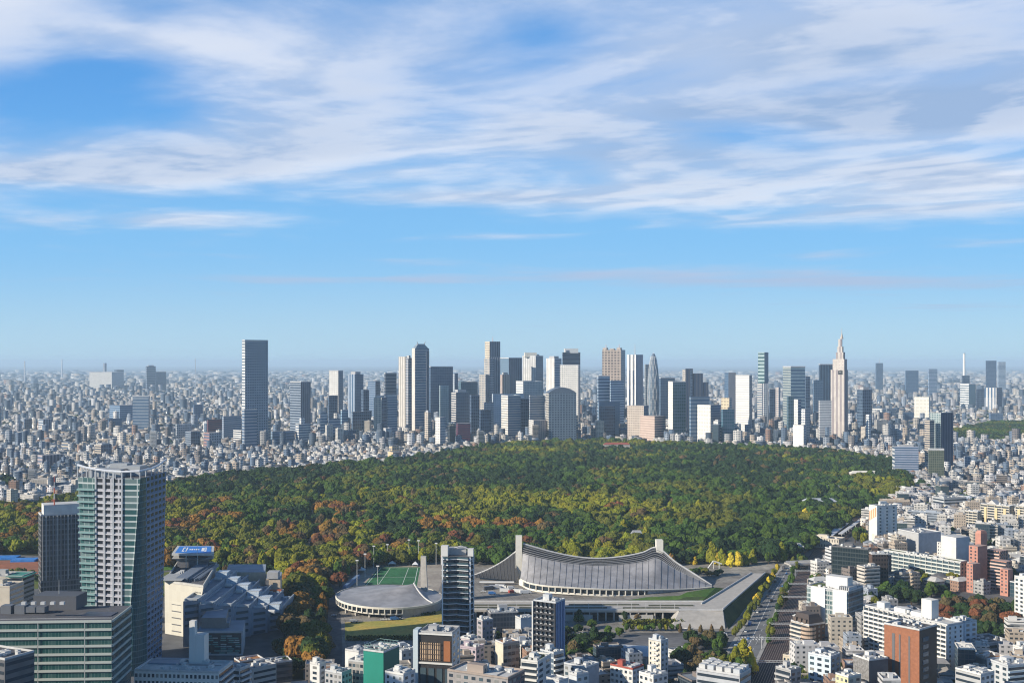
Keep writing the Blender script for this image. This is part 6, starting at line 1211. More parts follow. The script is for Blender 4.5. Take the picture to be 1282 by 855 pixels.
block('long_flats', 'apartment block', 'long white flats just beyond the woods behind the stepped hall', 206, 245, 250, 578, 2420, 74, BAND(W6, GD, 3.2), BAND(W6, GD, 3.2), '', group='mid-rise blocks beyond the forest')
# --- station, platforms, bridge, gantries
st_ = thing('station_building', (G(1028, 690).x, G(1028, 690).y, 0), 'low cream station building beside the railway at the end of the woods', 'station'); D = 1275
P, tR, nR, wR, wL = plan(1013, 1050, 1058, D, 68); m = MB(); z1 = ZT(676, D); m.prism(P, 0, z1, walls=[0, 0, 0, 0], cap=1); m.build('wall', [facade((.58, .53, .45), (.1, .1, .1), 3, 6, .4, .5, .3), ROOFC['grey']], st_); roof_gear(st_, P, z1, rng, 5, BG)
FOOT.append((*st_.location[:2], 35))
for i, (a_, b_, lb) in enumerate((((1036, 672), (1064, 650), 'longest pale platform roof over the tracks'), ((1024, 672), (1050, 652), 'dull grey platform roof next to the woods'), ((1052, 668), (1078, 650), 'narrow white platform roof right of the longest one'))):
    a, b = G(*a_, 5), G(*b_, 5); d = (b - a); m = MB(); t = thing('platform_roof', (a.x, a.y, 0), lb, 'platform roof', 'platform roofs'); m.box(((a.x + b.x) / 2, (a.y + b.y) / 2), (d.x, d.y), d.length, 8 if i != 2 else 5, 4.6, 5.2); m.build('roof', [pm((.55, .57, .6), .5), pm((.3, .32, .35), .5), pm((.6, .6, .6), .5)][i], t)
    for k in range(9): q = a.lerp(b, (k + .5) / 9); piece('column', LGREY, t, (q.x, q.y, 2.3), (1, 0), .6, .6, 4.6)
br = thing('road_bridge', (G(1020, 706).x, G(1020, 706).y, 0), 'pale road bridge crossing the railway', 'bridge'); a, b = G(986, 705, 7), G(1052, 702, 7); m = MB(); m.box(((a.x + b.x) / 2, (a.y + b.y) / 2), (b.x - a.x, b.y - a.y), (b - a).length, 14, 5.6, 7.0); m.build('deck', CONCM, br)
for s in (-7, 7): piece('railing', LGREY, br, ((a.x + b.x) / 2, (a.y + b.y) / 2 + s, 7.6), (b.x - a.x, b.y - a.y), (b - a).length, .4, 1.2)
for k in range(4): q = a.lerp(b, (k + .5) / 4); piece('pier', CONCM, br, (q.x, q.y, 2.8), (1, 0), 1.6, 10, 5.6)
mark('the road bridge over the tracks', br.location.x, br.location.y)
for i, y in enumerate((842, 812, 793, 776, 758, 741, 724)):
    xl = float(np.interp(-y, [-q[1] for q in rail_L], [q[0] for q in rail_L])); xr = float(np.interp(-y, [-q[1] for q in rail_R], [q[0] for q in rail_R]))
    a, b = G(xl, y), G(xr, y); t = thing('overhead_gantry', (a.x, a.y, 0), '', 'gantry', 'overhead line gantries across the tracks'); label_later(t, 'pale steel gantry across the tracks', (a.x + b.x) / 2, a.y)
    for q in (a, b): m = MB(); m.tube((q.x, q.y, 0), (q.x, q.y, 9), .22, .2, 6); m.build('post', LGREY, t)
    m = MB(); m.path([(a.x, a.y, 8.2), (b.x, b.y, 8.2)], .2, 4); m.path([(a.x, a.y, 7.1), (b.x, b.y, 7.1)], .16, 4)
    for k in range(12): p0 = a.lerp(b, k / 12); p1 = a.lerp(b, (k + 1) / 12); m.path([(p0.x, p0.y, 7.1 if k % 2 else 8.2), (p1.x, p1.y, 8.2 if k % 2 else 7.1)], .1, 4)
    m.build('beam', WB, t)
# upper plaza canopies
for x, y, wd, lb in ((960, 700, 30, 'white angular canopy at the top of the road, left of the railway'), (895, 712, 14, 'thin white gateway frame on the upper plaza')):
    g = G(x, y); t = thing('plaza_canopy', (g.x, g.y, 0), lb, 'canopy'); m = MB(); m.path([(g.x - wd / 2, g.y, 0.5), (g.x - wd * .1, g.y, 8), (g.x + wd / 2, g.y, 5)], .7, 5); m.build('roof_edge', WH, t)
    for s in (-.1, .3): piece('post', WH, t, (g.x + s * wd, g.y, 3.5), (1, 0), .6, .6, 7)
# --- cars, vans and trucks
TYRE = pm((.02, .02, .02), .8); CGL = pm((.02, .03, .04), .1, 0, .3, 0, .6); LAMP = pm((.7, .65, .55), .3)
def car_parts(kind):
    b = {}; L, W_, Hb = (4.4, 1.8, .95) if kind == 'car' else (6.6, 2.2, 2.6) if kind == 'van' else (10.5, 2.5, 3.3)
    m = MB(); 
    if kind == 'car':
        m.prism([(-L / 2, -W_ / 2), (L / 2, -W_ / 2), (L / 2, W_ / 2), (-L / 2, W_ / 2)], .3, Hb, wall=0, cap=0); body = m
        g = MB(); g.prism([(-1.5, -.82), (1.3, -.82), (1.3, .82), (-1.5, .82)], Hb, 1.42, top=[(-1.1, -.68), (.6, -.68), (.6, .68), (-1.1, .68)], wall=0, cap=None)
        rf = MB(); rf.prism([(-1.1, -.68), (.6, -.68), (.6, .68), (-1.1, .68)], 1.42, 1.47, wall=0, cap=0)
        b['roof'] = (rf, None)
    else:
        m.prism([(-L / 2, -W_ / 2), (L / 2 - 1.9, -W_ / 2), (L / 2 - 1.9, W_ / 2), (-L / 2, W_ / 2)], .5, Hb, wall=0, cap=0); body = m
        c = MB(); c.prism([(L / 2 - 1.8, -W_ / 2), (L / 2, -W_ / 2), (L / 2, W_ / 2), (L / 2 - 1.8, W_ / 2)], .4, Hb * .78, top=[(L / 2 - 1.8, -W_ / 2), (L / 2 - .5, -W_ / 2), (L / 2 - .5, W_ / 2), (L / 2 - 1.8, W_ / 2)], wall=0, cap=0); b['cab'] = (c, None)
        g = MB(); g.box((L / 2 - .5, 0), (1, 0), .95, W_ * .9, Hb * .45, Hb * .70)
    b['body'] = (body, None); b['windows'] = (g, CGL)
    out = {}
    for nm, (mm, mt) in b.items():
        o = mm.build(nm, mt or WH); out[nm] = (o.data, mt); bpy.data.objects.remove(o)
    m = MB(); m.tube((0, -.11, 0), (0, .11, 0), .36 if kind == 'car' else .5, n=10); o = m.build('wheel', TYRE); out['wheel'] = (o.data, TYRE); bpy.data.objects.remove(o)
    m = MB(); m.box((0, 0), (1, 0), .08, .32, -.09, .09); o = m.build('headlight', LAMP); out['headlight'] = (o.data, LAMP); bpy.data.objects.remove(o)
    return out, L, W_
CARP = {k: car_parts(k) for k in ('car', 'van', 'truck')}
CC = {'white': (.72, .72, .70), 'black': (.03, .03, .035), 'silver': (.45, .46, .48), 'blue': (.04, .16, .42), 'red': (.36, .05, .04), 'dark grey': (.10, .10, .11)}
def vehicle(kind, col, x, y, rz, group, z=.14):
    t = thing('parked_%s' % kind, (x, y, z), '', kind, group, rz); parts, L, W_ = CARP[kind]
    for nm, (me, mt) in parts.items():
        if nm in ('wheel', 'headlight'): continue
        o = bpy.data.objects.new(nm, me); C.objects.link(o); o.parent = t
        if mt is None: o.material_slots[0].link = 'OBJECT'; o.material_slots[0].material = pm(CC[col], .3, .03, .3, 0, .5)
    for sx in (-1, 1):
        for sy in (-1, 1): o = bpy.data.objects.new('wheel', parts['wheel'][0]); C.objects.link(o); o.parent = t; o.location = (sx * L * .3, sy * W_ * .47, .36 if kind == 'car' else .5)
    for sy in (-1, 1): o = bpy.data.objects.new('headlight', parts['headlight'][0]); C.objects.link(o); o.parent = t; o.location = (L / 2, sy * W_ * .36, .7)
    label_later(t, '%s %s' % (col, kind), x, y)
rv = random.Random(8)
for k in range(24):                                   # along the left kerb and in the lanes of the road by the railway
    f = .03 + k * .039; i = min(int(f * 4), 3); a = G(*road_L[i]).lerp(G(*road_L[i + 1]), f * 4 - i); b = G(*road_R[i]).lerp(G(*road_R[i + 1]), f * 4 - i); d = G(*road_L[i + 1]) - G(*road_L[i])
    ac = .12 if k % 3 else rv.choice([.38, .62, .86]); q = a.lerp(b, ac); vehicle('car' if k % 4 else 'van', rv.choice(['white', 'blue', 'silver', 'black', 'white', 'dark grey']), q.x, q.y, math.atan2(d.y, d.x), 'vehicles on the road by the railway')
for x, y, kd, cl in ((612, 738, 'truck', 'dark grey'), (620, 737, 'truck', 'silver'), (627, 736, 'truck', 'white'), (633, 741, 'truck', 'white'), (641, 742, 'van', 'red'), (650, 742, 'truck', 'white'), (658, 743, 'truck', 'white'), (616, 744, 'van', 'blue'), (640, 737, 'van', 'white'), (605, 741, 'car', 'white')):
    g = G(x, y); vehicle(kd, cl, g.x, g.y, rv.uniform(-.3, .6), 'trucks parked beside the large hall', .12)
for x, y, kd, cl in ((443, 779, 'van', 'silver'), (480, 776, 'car', 'white'), (487, 776, 'car', 'white'), (494, 776, 'van', 'blue'), (501, 775, 'car', 'silver')):
    g = G(x, y); vehicle(kd, cl, g.x, g.y, rv.uniform(-.2, .3), 'vehicles parked under the round hall', .18)
for k in range(22):
    x = 712 + (k % 11) * 3.4; y = 788 + (k // 11) * 6 + (k % 2); g = G(x, y); vehicle('car', rv.choice(['white', 'silver', 'black', 'dark grey', 'white', 'blue']), g.x, g.y, 1.3 + rv.uniform(-.1, .1), 'cars in the car park below the terrace', .12)
for x, y, kd, cl in ((460, 806, 'car', 'white'), (410, 790, 'car', 'dark grey'), (418, 771, 'car', 'silver'), (870, 797, 'car', 'black'), (905, 796, 'van', 'white')):
    g = G(x, y); vehicle(kd, cl, g.x, g.y, .1, 'cars on the side streets', .2)
# --- trees that stand alone, in rows or clumps
def row(P, n, h, wd, cols, form, group, jit=1.0, seed=1):
    r = random.Random(seed)
    for k in range(n):
        f = k / max(1, n - 1) * (len(P) - 1); i = min(int(f), len(P) - 2); q = G(*P[i]).lerp(G(*P[i + 1]), f - i); tree(q.x + r.uniform(-jit, jit), q.y + r.uniform(-jit, jit), h * r.uniform(.8, 1.2), wd * r.uniform(.85, 1.15), r.choice(cols), form, r=r, group=group)
row([(922, 797), (950, 753), (972, 716)], 16, 8, 6.0, ['olive green', 'yellow-green', 'bright yellow', 'olive green'], 'round', 'street trees left of the road')
row([(961, 806), (976, 760), (988, 735), (1001, 704)], 17, 9, 6.5, ['green', 'dark green', 'olive green'], 'round', 'street trees between road and railway', seed=2)
for x, y, h, c in ((878, 704, 17, 'yellow-green'), (892, 706, 24, 'yellow-green'), (898, 707, 13, 'bright yellow'), (903, 707, 17, 'yellow-green'), (907, 708, 13, 'yellow-green'), (915, 709, 15, 'bright yellow'), (924, 709, 16, 'bright yellow'), (933, 708, 15, 'yellow-green'), (942, 706, 16, 'yellow-green'), (978, 703, 21, 'yellow-green'), (870, 707, 9, 'bright yellow'), (862, 706, 11, 'bright yellow'), (993, 708, 10, 'olive green'), (1008, 655, 20, 'bright yellow')):
    g = G(x, y); tree(g.x, g.y, h, h * .62, c, 'cone', group='ginkgo trees above the upper plaza')
for x, y, h, wd, c in ((848, 704, 12, 13, 'reddish-brown'), (862, 702, 13, 12, 'orange-brown'), (880, 701, 14, 13, 'reddish-brown'), (840, 708, 12, 12, 'orange-brown'), (998, 680, 14, 14, 'reddish-brown'), (962, 706, 13, 8, 'green')): g = G(x, y); tree(g.x, g.y, h, wd, c, 'round', group='red trees behind the hall')
for x, y, h, c in ((921, 838, 20, 'yellow-green'), (906, 842, 17, 'olive green'), (930, 832, 22, 'yellow-green'), (893, 846, 15, 'yellow-green'), (938, 826, 14, 'bright yellow'), (913, 852, 16, 'green'), (926, 846, 17, 'green'), (940, 834, 15, 'bright yellow'), (932, 842, 14, 'olive green')): g = G(x, y + 8); tree(g.x, g.y, h, h * .62, c, 'cone', group='ginkgos by the lower road corner')
def clump(x0, x1, y0, y1, n, h, wd, cols, group, seed):
    r = random.Random(seed)
    for k in range(n): g = G(r.uniform(x0, x1), r.uniform(y0, y1)); tree(g.x, g.y, h * r.uniform(.75, 1.2), wd * r.uniform(.8, 1.25), r.choice(cols), r.choice(['round', 'round', 'wide']), r=r, group=group)
clump(862, 902, 836, 862, 14, 11, 11, ['brown', 'dark green', 'green', 'olive green', 'brown'], 'trees between houses and lower road', 3)
clump(715, 752, 812, 846, 16, 12, 12, ['dark green', 'dark green', 'brown'], 'dark trees round the school hall', 4)
clump(752, 800, 828, 850, 10, 9, 11, ['brown', 'dark green', 'dark green'], 'dark trees round the school hall', 5)
clump(842, 905, 716, 724, 12, 7, 8, ['green', 'olive green', 'dark green', 'orange-brown'], 'small trees on the upper plaza behind the hall', 31)
row([(836, 701), (905, 697), (978, 697)], 16, 13, 11, ['olive green', 'yellow-green', 'green', 'orange-brown'], 'round', 'row of trees at the back of the upper plaza', seed=32)
clump(708, 800, 776, 800, 9, 8, 8, ['dark green', 'green', 'brown'], 'trees in the car park below the terrace', 21)
clump(690, 760, 800, 836, 22, 12, 12, ['dark green', 'dark green', 'brown', 'green'], 'dark trees round the school hall', 22)
clump(845, 905, 806, 838, 14, 11, 11, ['brown', 'dark green', 'green', 'olive green'], 'trees between houses and lower road', 23)
clump(1086, 1110, 770, 792, 6, 10, 10, ['dark green'], 'trees behind the white balcony slab', 6)
clump(1100, 1190, 741, 760, 18, 13, 14, ['dark green', 'green', 'dark green'], 'trees behind the white balcony slab', 7)
clump(1175, 1275, 764, 800, 34, 13, 15, ['dark green', 'brown', 'dark green', 'reddish-brown'], 'dark clump of trees right of the lift tower', 8)
clump(1100, 1215, 716, 732, 14, 10, 11, ['dark green', 'green', 'olive green', 'yellow-green'], 'trees in front of the long glazed slab', 9)
clump(1066, 1090, 668, 700, 9, 13, 9, ['green', 'yellow-green', 'olive green'], 'green trees beside the mural block', 10)
clump(0, 28, 606, 618, 8, 20, 22, ['dark green'], 'dark trees at the far left edge', 11)
clump(14, 42, 718, 728, 7, 9, 9, ['dark green', 'green', 'olive green'], 'trees beside the running track', 12)
clump(1146, 1180, 612, 628, 7, 15, 16, ['dark green'], 'dark trees at the tip of the woods', 13)
row([(785, 790), (850, 789)], 9, 6, 5, ['olive green', 'green', 'yellow-green'], 'round', 'small trees below the concrete terrace', seed=14)
row([(850, 791), (905, 792)], 5, 7, 3.5, ['brown'], 'cone', 'thin bare trees in front of the sloped wedge', seed=15)
row([(404, 862), (405, 800), (403, 770), (404, 745)], 9, 13, 10, ['orange-brown', 'brown', 'dark green', 'orange-brown'], 'round', 'trees along the dark avenue', seed=16)
# ------------------------------------------------------------------ the rest of the city
rc = random.Random(77); nr = np.random.default_rng(77)
WALLS = [(.62, .60, .57), (.52, .50, .47), (.50, .45, .38), (.58, .57, .57), (.34, .335, .33), (.42, .35, .28), (.27, .24, .22), (.44, .43, .44), (.20, .17, .155), (.56, .51, .45), (.30, .19, .14), (.30, .34, .40)]
ROOFS = [(.36, .36, .36), (.22, .22, .23), (.13, .135, .145), (.44, .43, .41), (.26, .24, .22), (.19, .22, .26), (.50, .50, .49), (.10, .095, .095), (.24, .14, .10)]
NAMES = {0: 'white', 1: 'off-white', 2: 'cream', 3: 'white', 4: 'grey', 5: 'beige', 6: 'taupe', 7: 'pale grey', 8: 'brown', 9: 'ivory', 10: 'red-brown', 11: 'blue-grey'}
zones = [forest_poly, GARDEN]
railp = [G(*q) for q in rail_R] + [G(*q) for q in reversed(rail_L)]; roadp = [G(x + 7, y) for x, y in road_R] + [G(x - 8, y) for x, y in reversed(road_L)]
gymp = [G(*q) for q in ((345, 860), (345, 700), (985, 690), (985, 706), (960, 745), (930, 800), (900, 840), (850, 850), (690, 836), (660, 800), (600, 806), (562, 824), (528, 850), (425, 852))]
leftp = [G(*q) for q in ((-60, 745), (-60, 690), (60, 690), (235, 690), (240, 745))]; zones += [railp, roadp, gymp, leftp]
for zp in (((1085, 744), (1190, 738), (1280, 752), (1285, 804), (1205, 800), (1100, 766)), ((968, 798), (1048, 798), (1052, 838), (955, 838)), ((1000, 640), (1078, 640), (1090, 700), (1000, 706)), ((1004, 795), (1090, 790), (1092, 806), (1004, 806)), ((1180, 796), (1275, 796), (1275, 818), (1180, 818))): zones.append([G(*q) for q in zp])
KEEP = [G(*q) for q in ((-80, 745), (370, 760), (370, 900), (-80, 900))]; zones.append(KEEP)
bbox = [(min(q[0] for q in Z), max(q[0] for q in Z), min(q[1] for q in Z), max(q[1] for q in Z)) for Z in zones]
fcell = {}
for x, y, rr in FOOT:
    for i in range(int((x - rr) // 60), int((x + rr) // 60) + 1):
        for j in range(int((y - rr) // 60), int((y + rr) // 60) + 1): fcell.setdefault((i, j), []).append((x, y, rr))
TREESPOT = {}
for o in bpy.data.objects:
    if o.get('category') == 'tree': TREESPOT.setdefault((int(o.location.x // 10), int(o.location.y // 10)), 1)
def free(x, y, rad):
    for Z, b in zip(zones, bbox):
        if b[0] < x < b[1] and b[2] < y < b[3] and inside(Z, x, y): return False
    for fx_, fy_, fr in fcell.get((int(x // 60), int(y // 60)), ()):
        if (x - fx_) ** 2 + (y - fy_) ** 2 < (fr * .82 + rad * .6) ** 2: return False
    if y < 1500 and (int(x // 10), int(y // 10)) in TREESPOT: return False
    return True
B = []                                              # x, y, w, d, h, turn, wall, roof, pitched
def town(y0, y1, step, hfun, px0=-90, px1=1372, keep=.92, size=(.62, .95)):
    y = y0
    while y < y1:
        st = step(y) if callable(step) else step; x = (px0 - CX) * y / F
        while x < (px1 - CX) * y / F:
            ang = mn.noise(Vector((x / 420, y / 420, 2))) * 1.1; xx = x + rc.uniform(-.28, .28) * st; yy = y + rc.uniform(-.28, .28) * st
            if rc.random() < keep and mn.noise(Vector((x / 75, y / 75, 5))) > -.48:
                big = rc.random() < .10 and y > 1400; w_ = st * (rc.uniform(1.5, 2.8) if big else rc.uniform(size[0] * .85, size[1] * 1.25)); d_ = st * rc.uniform(*size) * (.9 if big else 1)
                if free(xx, yy, max(w_, d_) * .5):
                    h, pit = hfun(xx, yy)
                    if big: h, pit = min(max(h, 11), 19), False
                    if h: B.append((xx, yy, w_, d_, h, ang + rc.choice([0, 1.5708]) + rc.uniform(-.06, .06), rc.choices(range(12), [6, 6, 5, 6, 6, 5, 4, 6, 4, 5, 2, 5])[0], rc.choices(range(9), [5, 4, 3, 4, 3, 3, 5, 2, 1])[0], pit))
            x += st
        y += st
def near_h(x, y):
    u = rc.random(); px, py = PX(x, y)
    if px < 1000: return (rc.uniform(8, 15), False) if u < .8 else (rc.uniform(15, 22), False)
    if u < .55: return rc.uniform(6.5, 10), rc.random() < .45
    if u < .86: return rc.uniform(10, 17), False
    return rc.uniform(17, 26), False
def mid_h(x, y):
    u = rc.random(); px, py = PX(x, y)
    if px > 1130 and y < 2700: return (rc.uniform(7, 14), rc.random() < .3) if u < .72 else (rc.uniform(14, 32), False)
    if u < .78: return rc.uniform(6, 9.5), rc.random() < .55
    if u < .95: return rc.uniform(10, 17), False
    return (rc.uniform(18, 30), False) if not (380 < px < 1100) else (rc.uniform(14, 22), False)
def core_h(x, y):
    u = rc.random(); px, py = PX(x, y); cen = 400 < px < 1120
    if cen: return (rc.uniform(9, 20), False) if u < .68 else (rc.uniform(20, 38), False) if u < .95 else (rc.uniform(38, 58), False)
    return (rc.uniform(6, 9.5), rc.random() < .5) if u < .78 else (rc.uniform(10, 20), False) if u < .965 else (rc.uniform(24, 45), False)
def far_h(x, y):
    u = rc.random(); k = mn.noise(Vector((x / 900, y / 1400, 6)))
    return (rc.uniform(6, 12), False) if u < .74 - .2 * k else (rc.uniform(12, 24), False) if u < .965 - .05 * k else (rc.uniform(24, 58), False)
town(700, 1000, 17, near_h, 370, 985, .85, (.6, .9)); town(640, 2000, 14.5, near_h, 985, 1380, .93)
town(1450, 2000, 13.0, mid_h, -90, 216, .93); town(2000, 2700, 11.2, mid_h, keep=.95); town(2700, 4600, 16.5, core_h, keep=.92); town(4600, 8000, lambda y: 20 + (y - 4600) * .003, far_h, keep=.84); town(8000, 26000, lambda y: 31 + (y - 8000) * .008, far_h, keep=.75)
print('buildings', len(B))
# the largest in the picture become things of their own
size = [(b[2] + b[3]) * b[4] / b[1] ** 2 if (-4 < PX(b[0], b[1])[0] < 1286 and PX(b[0], b[1], b[4])[1] < 850) else 0 for b in B]
order = sorted(range(len(B)), key=lambda i: -size[i]); SINGLE = set(order[:290]) if True else set()
def gen(b):
    x, y, w_, d_, h, a, wc, rf, pit = b; r = random.Random(int(x * 13 + y * 7)); u = Vector((math.cos(a), math.sin(a))); v = Vector((-u.y, u.x)); c = Vector((x, y))
    # corners counter-clockwise
    P = [c - u * w_ / 2 - v * d_ / 2, c + u * w_ / 2 - v * d_ / 2, c + u * w_ / 2 + v * d_ / 2, c - u * w_ / 2 + v * d_ / 2]
    fl = max(2, round(h / 3.2)); cat = 'house' if h < 10.5 else 'apartment block' if h < 18 else 'tall block'; kind = 'house' if cat == 'house' else 'apartment_block'
    t = thing(kind, (x, y, 0), '', cat, {'house': 'small houses of the town', 'apartment block': 'apartment blocks of the town', 'tall block': 'taller blocks of the town'}[cat])
    m = MB(); style = r.random(); wm = facade((.07, .09, .11), r.choice([(.03, .06, .08), (.02, .03, .045), (.04, .07, .07)]), 2.2, 3.4, .88, .78, .35) if style > .86 else facade(WALLS[wc], (.03, .04, .05), r.choice([2.6, 3.2, 4.0]), 3.2, .42 if style < .3 else .62 if style < .6 else 1.1, .42, .5); rm = pm(ROOFS[rf], .85, .2, .2)
    m.prism(P, 0, h, walls=[0, 0, 0, 0], cap=1); m.build('wall', [wm, rm], t)
    if pit:
        m = MB(); hh = min(w_, d_) * .28; Q = inset(P, 1.07); rg = [c - u * w_ * .25, c + u * w_ * .25] if w_ > d_ else [c - v * d_ * .25, c + v * d_ * .25]; z = h + .05
        q3 = [(*q, z) for q in Q]; R0, R1 = (*rg[0], z + hh), (*rg[1], z + hh)
        if w_ > d_: fs = [(q3[0], q3[1], R1, R0), (q3[1], q3[2], R1), (q3[2], q3[3], R0, R1), (q3[3], q3[0], R0)]
        else: fs = [(q3[0], q3[1], R0), (q3[1], q3[2], R1, R0), (q3[2], q3[3], R1), (q3[3], q3[0], R0, R1)]
        for f_ in fs: m.face(f_)
        m.build('roof', rm, t)
    else:
        wallm = pm(WALLS[wc], .7, .1, .15); I = inset(P, .94)
        m = MB()
        for i in range(4): m.prism([P[i], P[(i + 1) % 4], I[(i + 1) % 4], I[i]], h - .2, h + .9, wall=0, cap=0)
        m.build('parapet', wallm, t)
        cc = c + u * w_ * r.uniform(-.25, .25) + v * d_ * r.uniform(-.25, .25); piece('stair_head', wallm, t, (cc.x, cc.y, h + 1.3), u, w_ * r.uniform(.25, .4), d_ * r.uniform(.22, .35), 2.8)
        for k in range(r.randint(2, 4 + int(w_ * d_ / 60))): cc = c + u * w_ * r.uniform(-.4, .4) + v * d_ * r.uniform(-.4, .4); s = r.uniform(.9, 1.8); piece('air_conditioner', AC, t, (cc.x, cc.y, h + s * .4), u, s * 1.3, s, s * .8)
        if .45 < style < .86 and h > 9:
            best = max(range(4), key=lambda i: -((P[(i + 1) % 4] - P[i]).normalized().x * 0 + Vector(((P[(i + 1) % 4] - P[i]).y, -(P[(i + 1) % 4] - P[i]).x)).normalized().dot(c.normalized()))); e0, e1 = P[best], P[(best + 1) % 4]; tv = (e1 - e0).normalized(); nn = Vector((tv.y, -tv.x))
            for k in range(1, fl): cc = (e0 + e1) / 2 + nn * .5; piece('balcony', wallm, t, (cc.x, cc.y, k * 3.2 + .5), tv, (e1 - e0).length * .9, 1.0, 1.0)
    sz = 'low' if h < 8 else 'mid-height' if h < 13 else 'tall'
    label_later(t, '%s %s %s' % ('dark glass' if style > .86 else NAMES[wc], ('pitched-roof' if pit else 'flat-roofed'), 'house' if cat == 'house' else 'block' if cat == 'apartment block' else 'tall block'), x, y)
for i in SINGLE: gen(B[i])
# everything beyond that is one mass of far roofs and walls
rest = [b for i, b in enumerate(B) if i not in SINGLE]
A = np.array([b[:6] for b in rest]); wc = np.array([b[6] for b in rest]); rf = np.array([b[7] for b in rest]); pit = np.array([b[8] for b in rest])
# roof boxes for those near enough to show them
sel = np.where((A[:, 1] < 4000) & (~pit) & (nr.random(len(A)) < .55))[0]; ex = A[sel].copy(); ex[:, 0] += nr.uniform(-.2, .2, len(sel)) * ex[:, 2]; ex[:, 1] += nr.uniform(-.2, .2, len(sel)) * ex[:, 2]; ex[:, 2] *= nr.uniform(.2, .45, len(sel)); ex[:, 3] *= nr.uniform(.2, .45, len(sel))
def frusta(A, z0, z1, sx, sy):
    n = len(A); u = np.stack([np.cos(A[:, 5]), np.sin(A[:, 5])], 1); v = np.stack([-u[:, 1], u[:, 0]], 1); V = np.zeros((n, 8, 3))
    for k, (i, j) in enumerate(((-1, -1), (1, -1), (1, 1), (-1, 1))):
        for lv, (z, ax_, ay_) in enumerate(((z0, 1, 1), (z1, sx, sy))):
            V[:, k + 4 * lv, :2] = A[:, :2] + u * (i * A[:, 2] / 2 * ax_)[:, None] + v * (j * A[:, 3] / 2 * ay_)[:, None]; V[:, k + 4 * lv, 2] = z
    return V
VV = []; col = []; mi = []; UVs = []
def add(A, z0, z1, sx, sy, wcol, rcol, wmat, rmat):
    n = len(A); one = np.ones(n); VV.append(frusta(A, z0 * one, z1 * one, sx * one, sy * one)); h = z1 * one - z0 * one
    off = nr.integers(0, 9, n) * 3.2
    uv = np.zeros((n, 5, 4, 2)); 
    for s in range(4):
        L = A[:, 2] if s % 2 == 0 else A[:, 3]; uv[:, s, 0] = np.stack([off, 0 * off], 1); uv[:, s, 1] = np.stack([off + L, 0 * off], 1); uv[:, s, 2] = np.stack([off + L, h], 1); uv[:, s, 3] = np.stack([off, h], 1)
    UVs.append(uv); cc = np.ones((n, 5, 4)); cc[:, :4, :3] = wcol[:, None, :]; cc[:, 4, :3] = rcol; col.append(cc); mm = np.full((n, 5), wmat); mm[:, 4] = rmat; mi.append(mm)
Wc = np.array(WALLS)[wc] * nr.uniform(.8, 1.15, (len(wc), 1)); Rc = np.array(ROOFS)[rf] * nr.uniform(.8, 1.15, (len(rf), 1))
tall = np.array([b[4] > 20 for b in rest]); dark = tall & (nr.random(len(rest)) < .35); Wc[dark] = np.array([.10, .14, .20]) * nr.uniform(.5, 1.4, (dark.sum(), 1))
for msk, mt in ((~tall, 0), (tall, 2)): add(A[msk], 0.0, A[msk, 4], 1.0, 1.0, Wc[msk], Rc[msk], mt, 1)
add(ex, ex[:, 4], ex[:, 4] + nr.uniform(1.2, 2.8, len(ex)), 1.0, 1.0, Wc[sel], Rc[sel], 1, 1)
pa = A[pit].copy(); pa[:, 2] *= 1.08; pa[:, 3] *= 1.08; add(pa, A[pit, 4] + .02, A[pit, 4] + 2.6, .5, .06, Rc[pit], Rc[pit], 1, 1)
V = np.concatenate(VV).reshape(-1, 3); n = len(V) // 8; base = np.arange(n)[:, None, None] * 8
FI = np.array([[0, 1, 5, 4], [1, 2, 6, 5], [2, 3, 7, 6], [3, 0, 4, 7], [4, 5, 6, 7]])[None] + base
me = bpy.data.meshes.new('distant_city'); me.vertices.add(len(V)); me.vertices.foreach_set('co', V.astype(np.float32).ravel()); nf = n * 5
me.loops.add(nf * 4); me.loops.foreach_set('vertex_index', FI.reshape(-1).astype(np.int32)); me.polygons.add(nf); me.polygons.foreach_set('loop_start', (np.arange(nf) * 4).astype(np.int32)); me.polygons.foreach_set('material_index', np.concatenate(mi).ravel().astype(np.int32))
me.update(calc_edges=True)
uvl = me.uv_layers.new(name='UVMap'); uvl.data.foreach_set('uv', np.concatenate(UVs).astype(np.float32).ravel())
at = me.attributes.new('tint', 'FLOAT_COLOR', 'FACE'); at.data.foreach_set('color', np.concatenate(col).astype(np.float32).ravel())
for mt in (facade('tint', (.035, .05, .07), 3.4, 3.2, .55, .45, .35), tinted(), facade('tint', (.04, .06, .09), 6.0, 4.2, .7, .5, .35)): me.materials.append(mt)
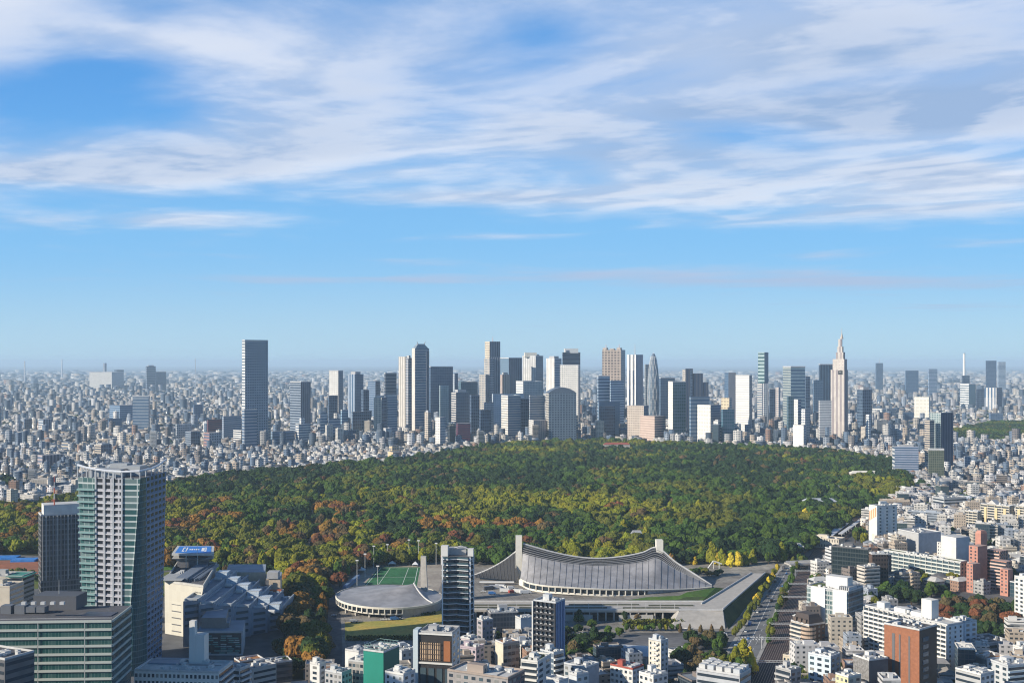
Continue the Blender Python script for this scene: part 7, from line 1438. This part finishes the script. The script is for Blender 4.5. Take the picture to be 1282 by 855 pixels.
me.validate(); o = bpy.data.objects.new('distant_city', me); C.objects.link(o); o['kind'] = 'stuff'; tag(o, 'dense carpet of small white and grey buildings spreading to the horizon', 'city')
# scattered street and garden trees of the town
gt_ = []; r = random.Random(31)
for k in range(26000):
    y = 640 * (9000 / 640) ** r.random(); x = (r.uniform(-20, 1300) - CX) * y / F
    if free(x, y, 2) and mn.noise(Vector((x / 160, y / 160, 3))) > .0 + (.08 if y < 2000 else 0): gt_.append((x, y, r.uniform(6, 13) * (1 if y < 3500 else 1.3), r.uniform(6, 12) * (1 if y < 3500 else 1.8)))
o = scatter('town_greenery', gt_, [tint_of(r.choice(['dark green', 'dark green', 'green', 'brown', 'olive green']), r) for q in gt_]); tag(o, 'scattered dark garden trees between the town roofs', 'greenery')
# unseen towers added left of the frame, placed to shade the nearest streets
for k, (x, y, w_, h) in enumerate(((-345, 488, 56, 165), (-560, 610, 50, 120), (-720, 620, 70, 190))):
    t = thing('hotel_tower', (x, y, 0), ['tall grey hotel tower just outside the view on the left', 'slim grey hotel tower outside the view, nearest the green glass block', 'broad tower farthest left outside the view'][k], 'hotel tower'); m = MB(); m.box((x, y), (1, .3), w_, w_ * .6, 0, h, 0, 1); m.build('wall', [BAND(W4), ROOF], t); m = MB(); m.box((x, y), (1, .3), w_ * .5, w_ * .3, h, h + 6, 0, 1); m.build('roof_plant', [GREY, ROOF], t)
finish_labels()
# ------------------------------------------------------------------ haze: one closed box of thin even air round everything
m = MB(); m.prism([(-68000, -4000), (68000, -4000), (68000, 72000), (-68000, 72000)], -1.0, 298.0, wall=0, cap=0, floor=True)
hm = bpy.data.materials.new('haze'); hm.use_nodes = True; t = NT(hm.node_tree); t.n.clear(); pv = t.new('ShaderNodeVolumePrincipled')
pv.inputs['Color'].default_value = (.62, .82, 1.0, 1); pv.inputs["Density"].default_value = 4.9e-5; pv.inputs['Density Attribute'].default_value = ''; pv.inputs['Anisotropy'].default_value = 0.0
t.l.new(pv.outputs[0], t.new('ShaderNodeOutputMaterial').inputs['Volume'])
o = m.build('haze', hm); o['kind'] = 'stuff'
print('objects', len(bpy.data.objects), 'trees', NTREE[0])
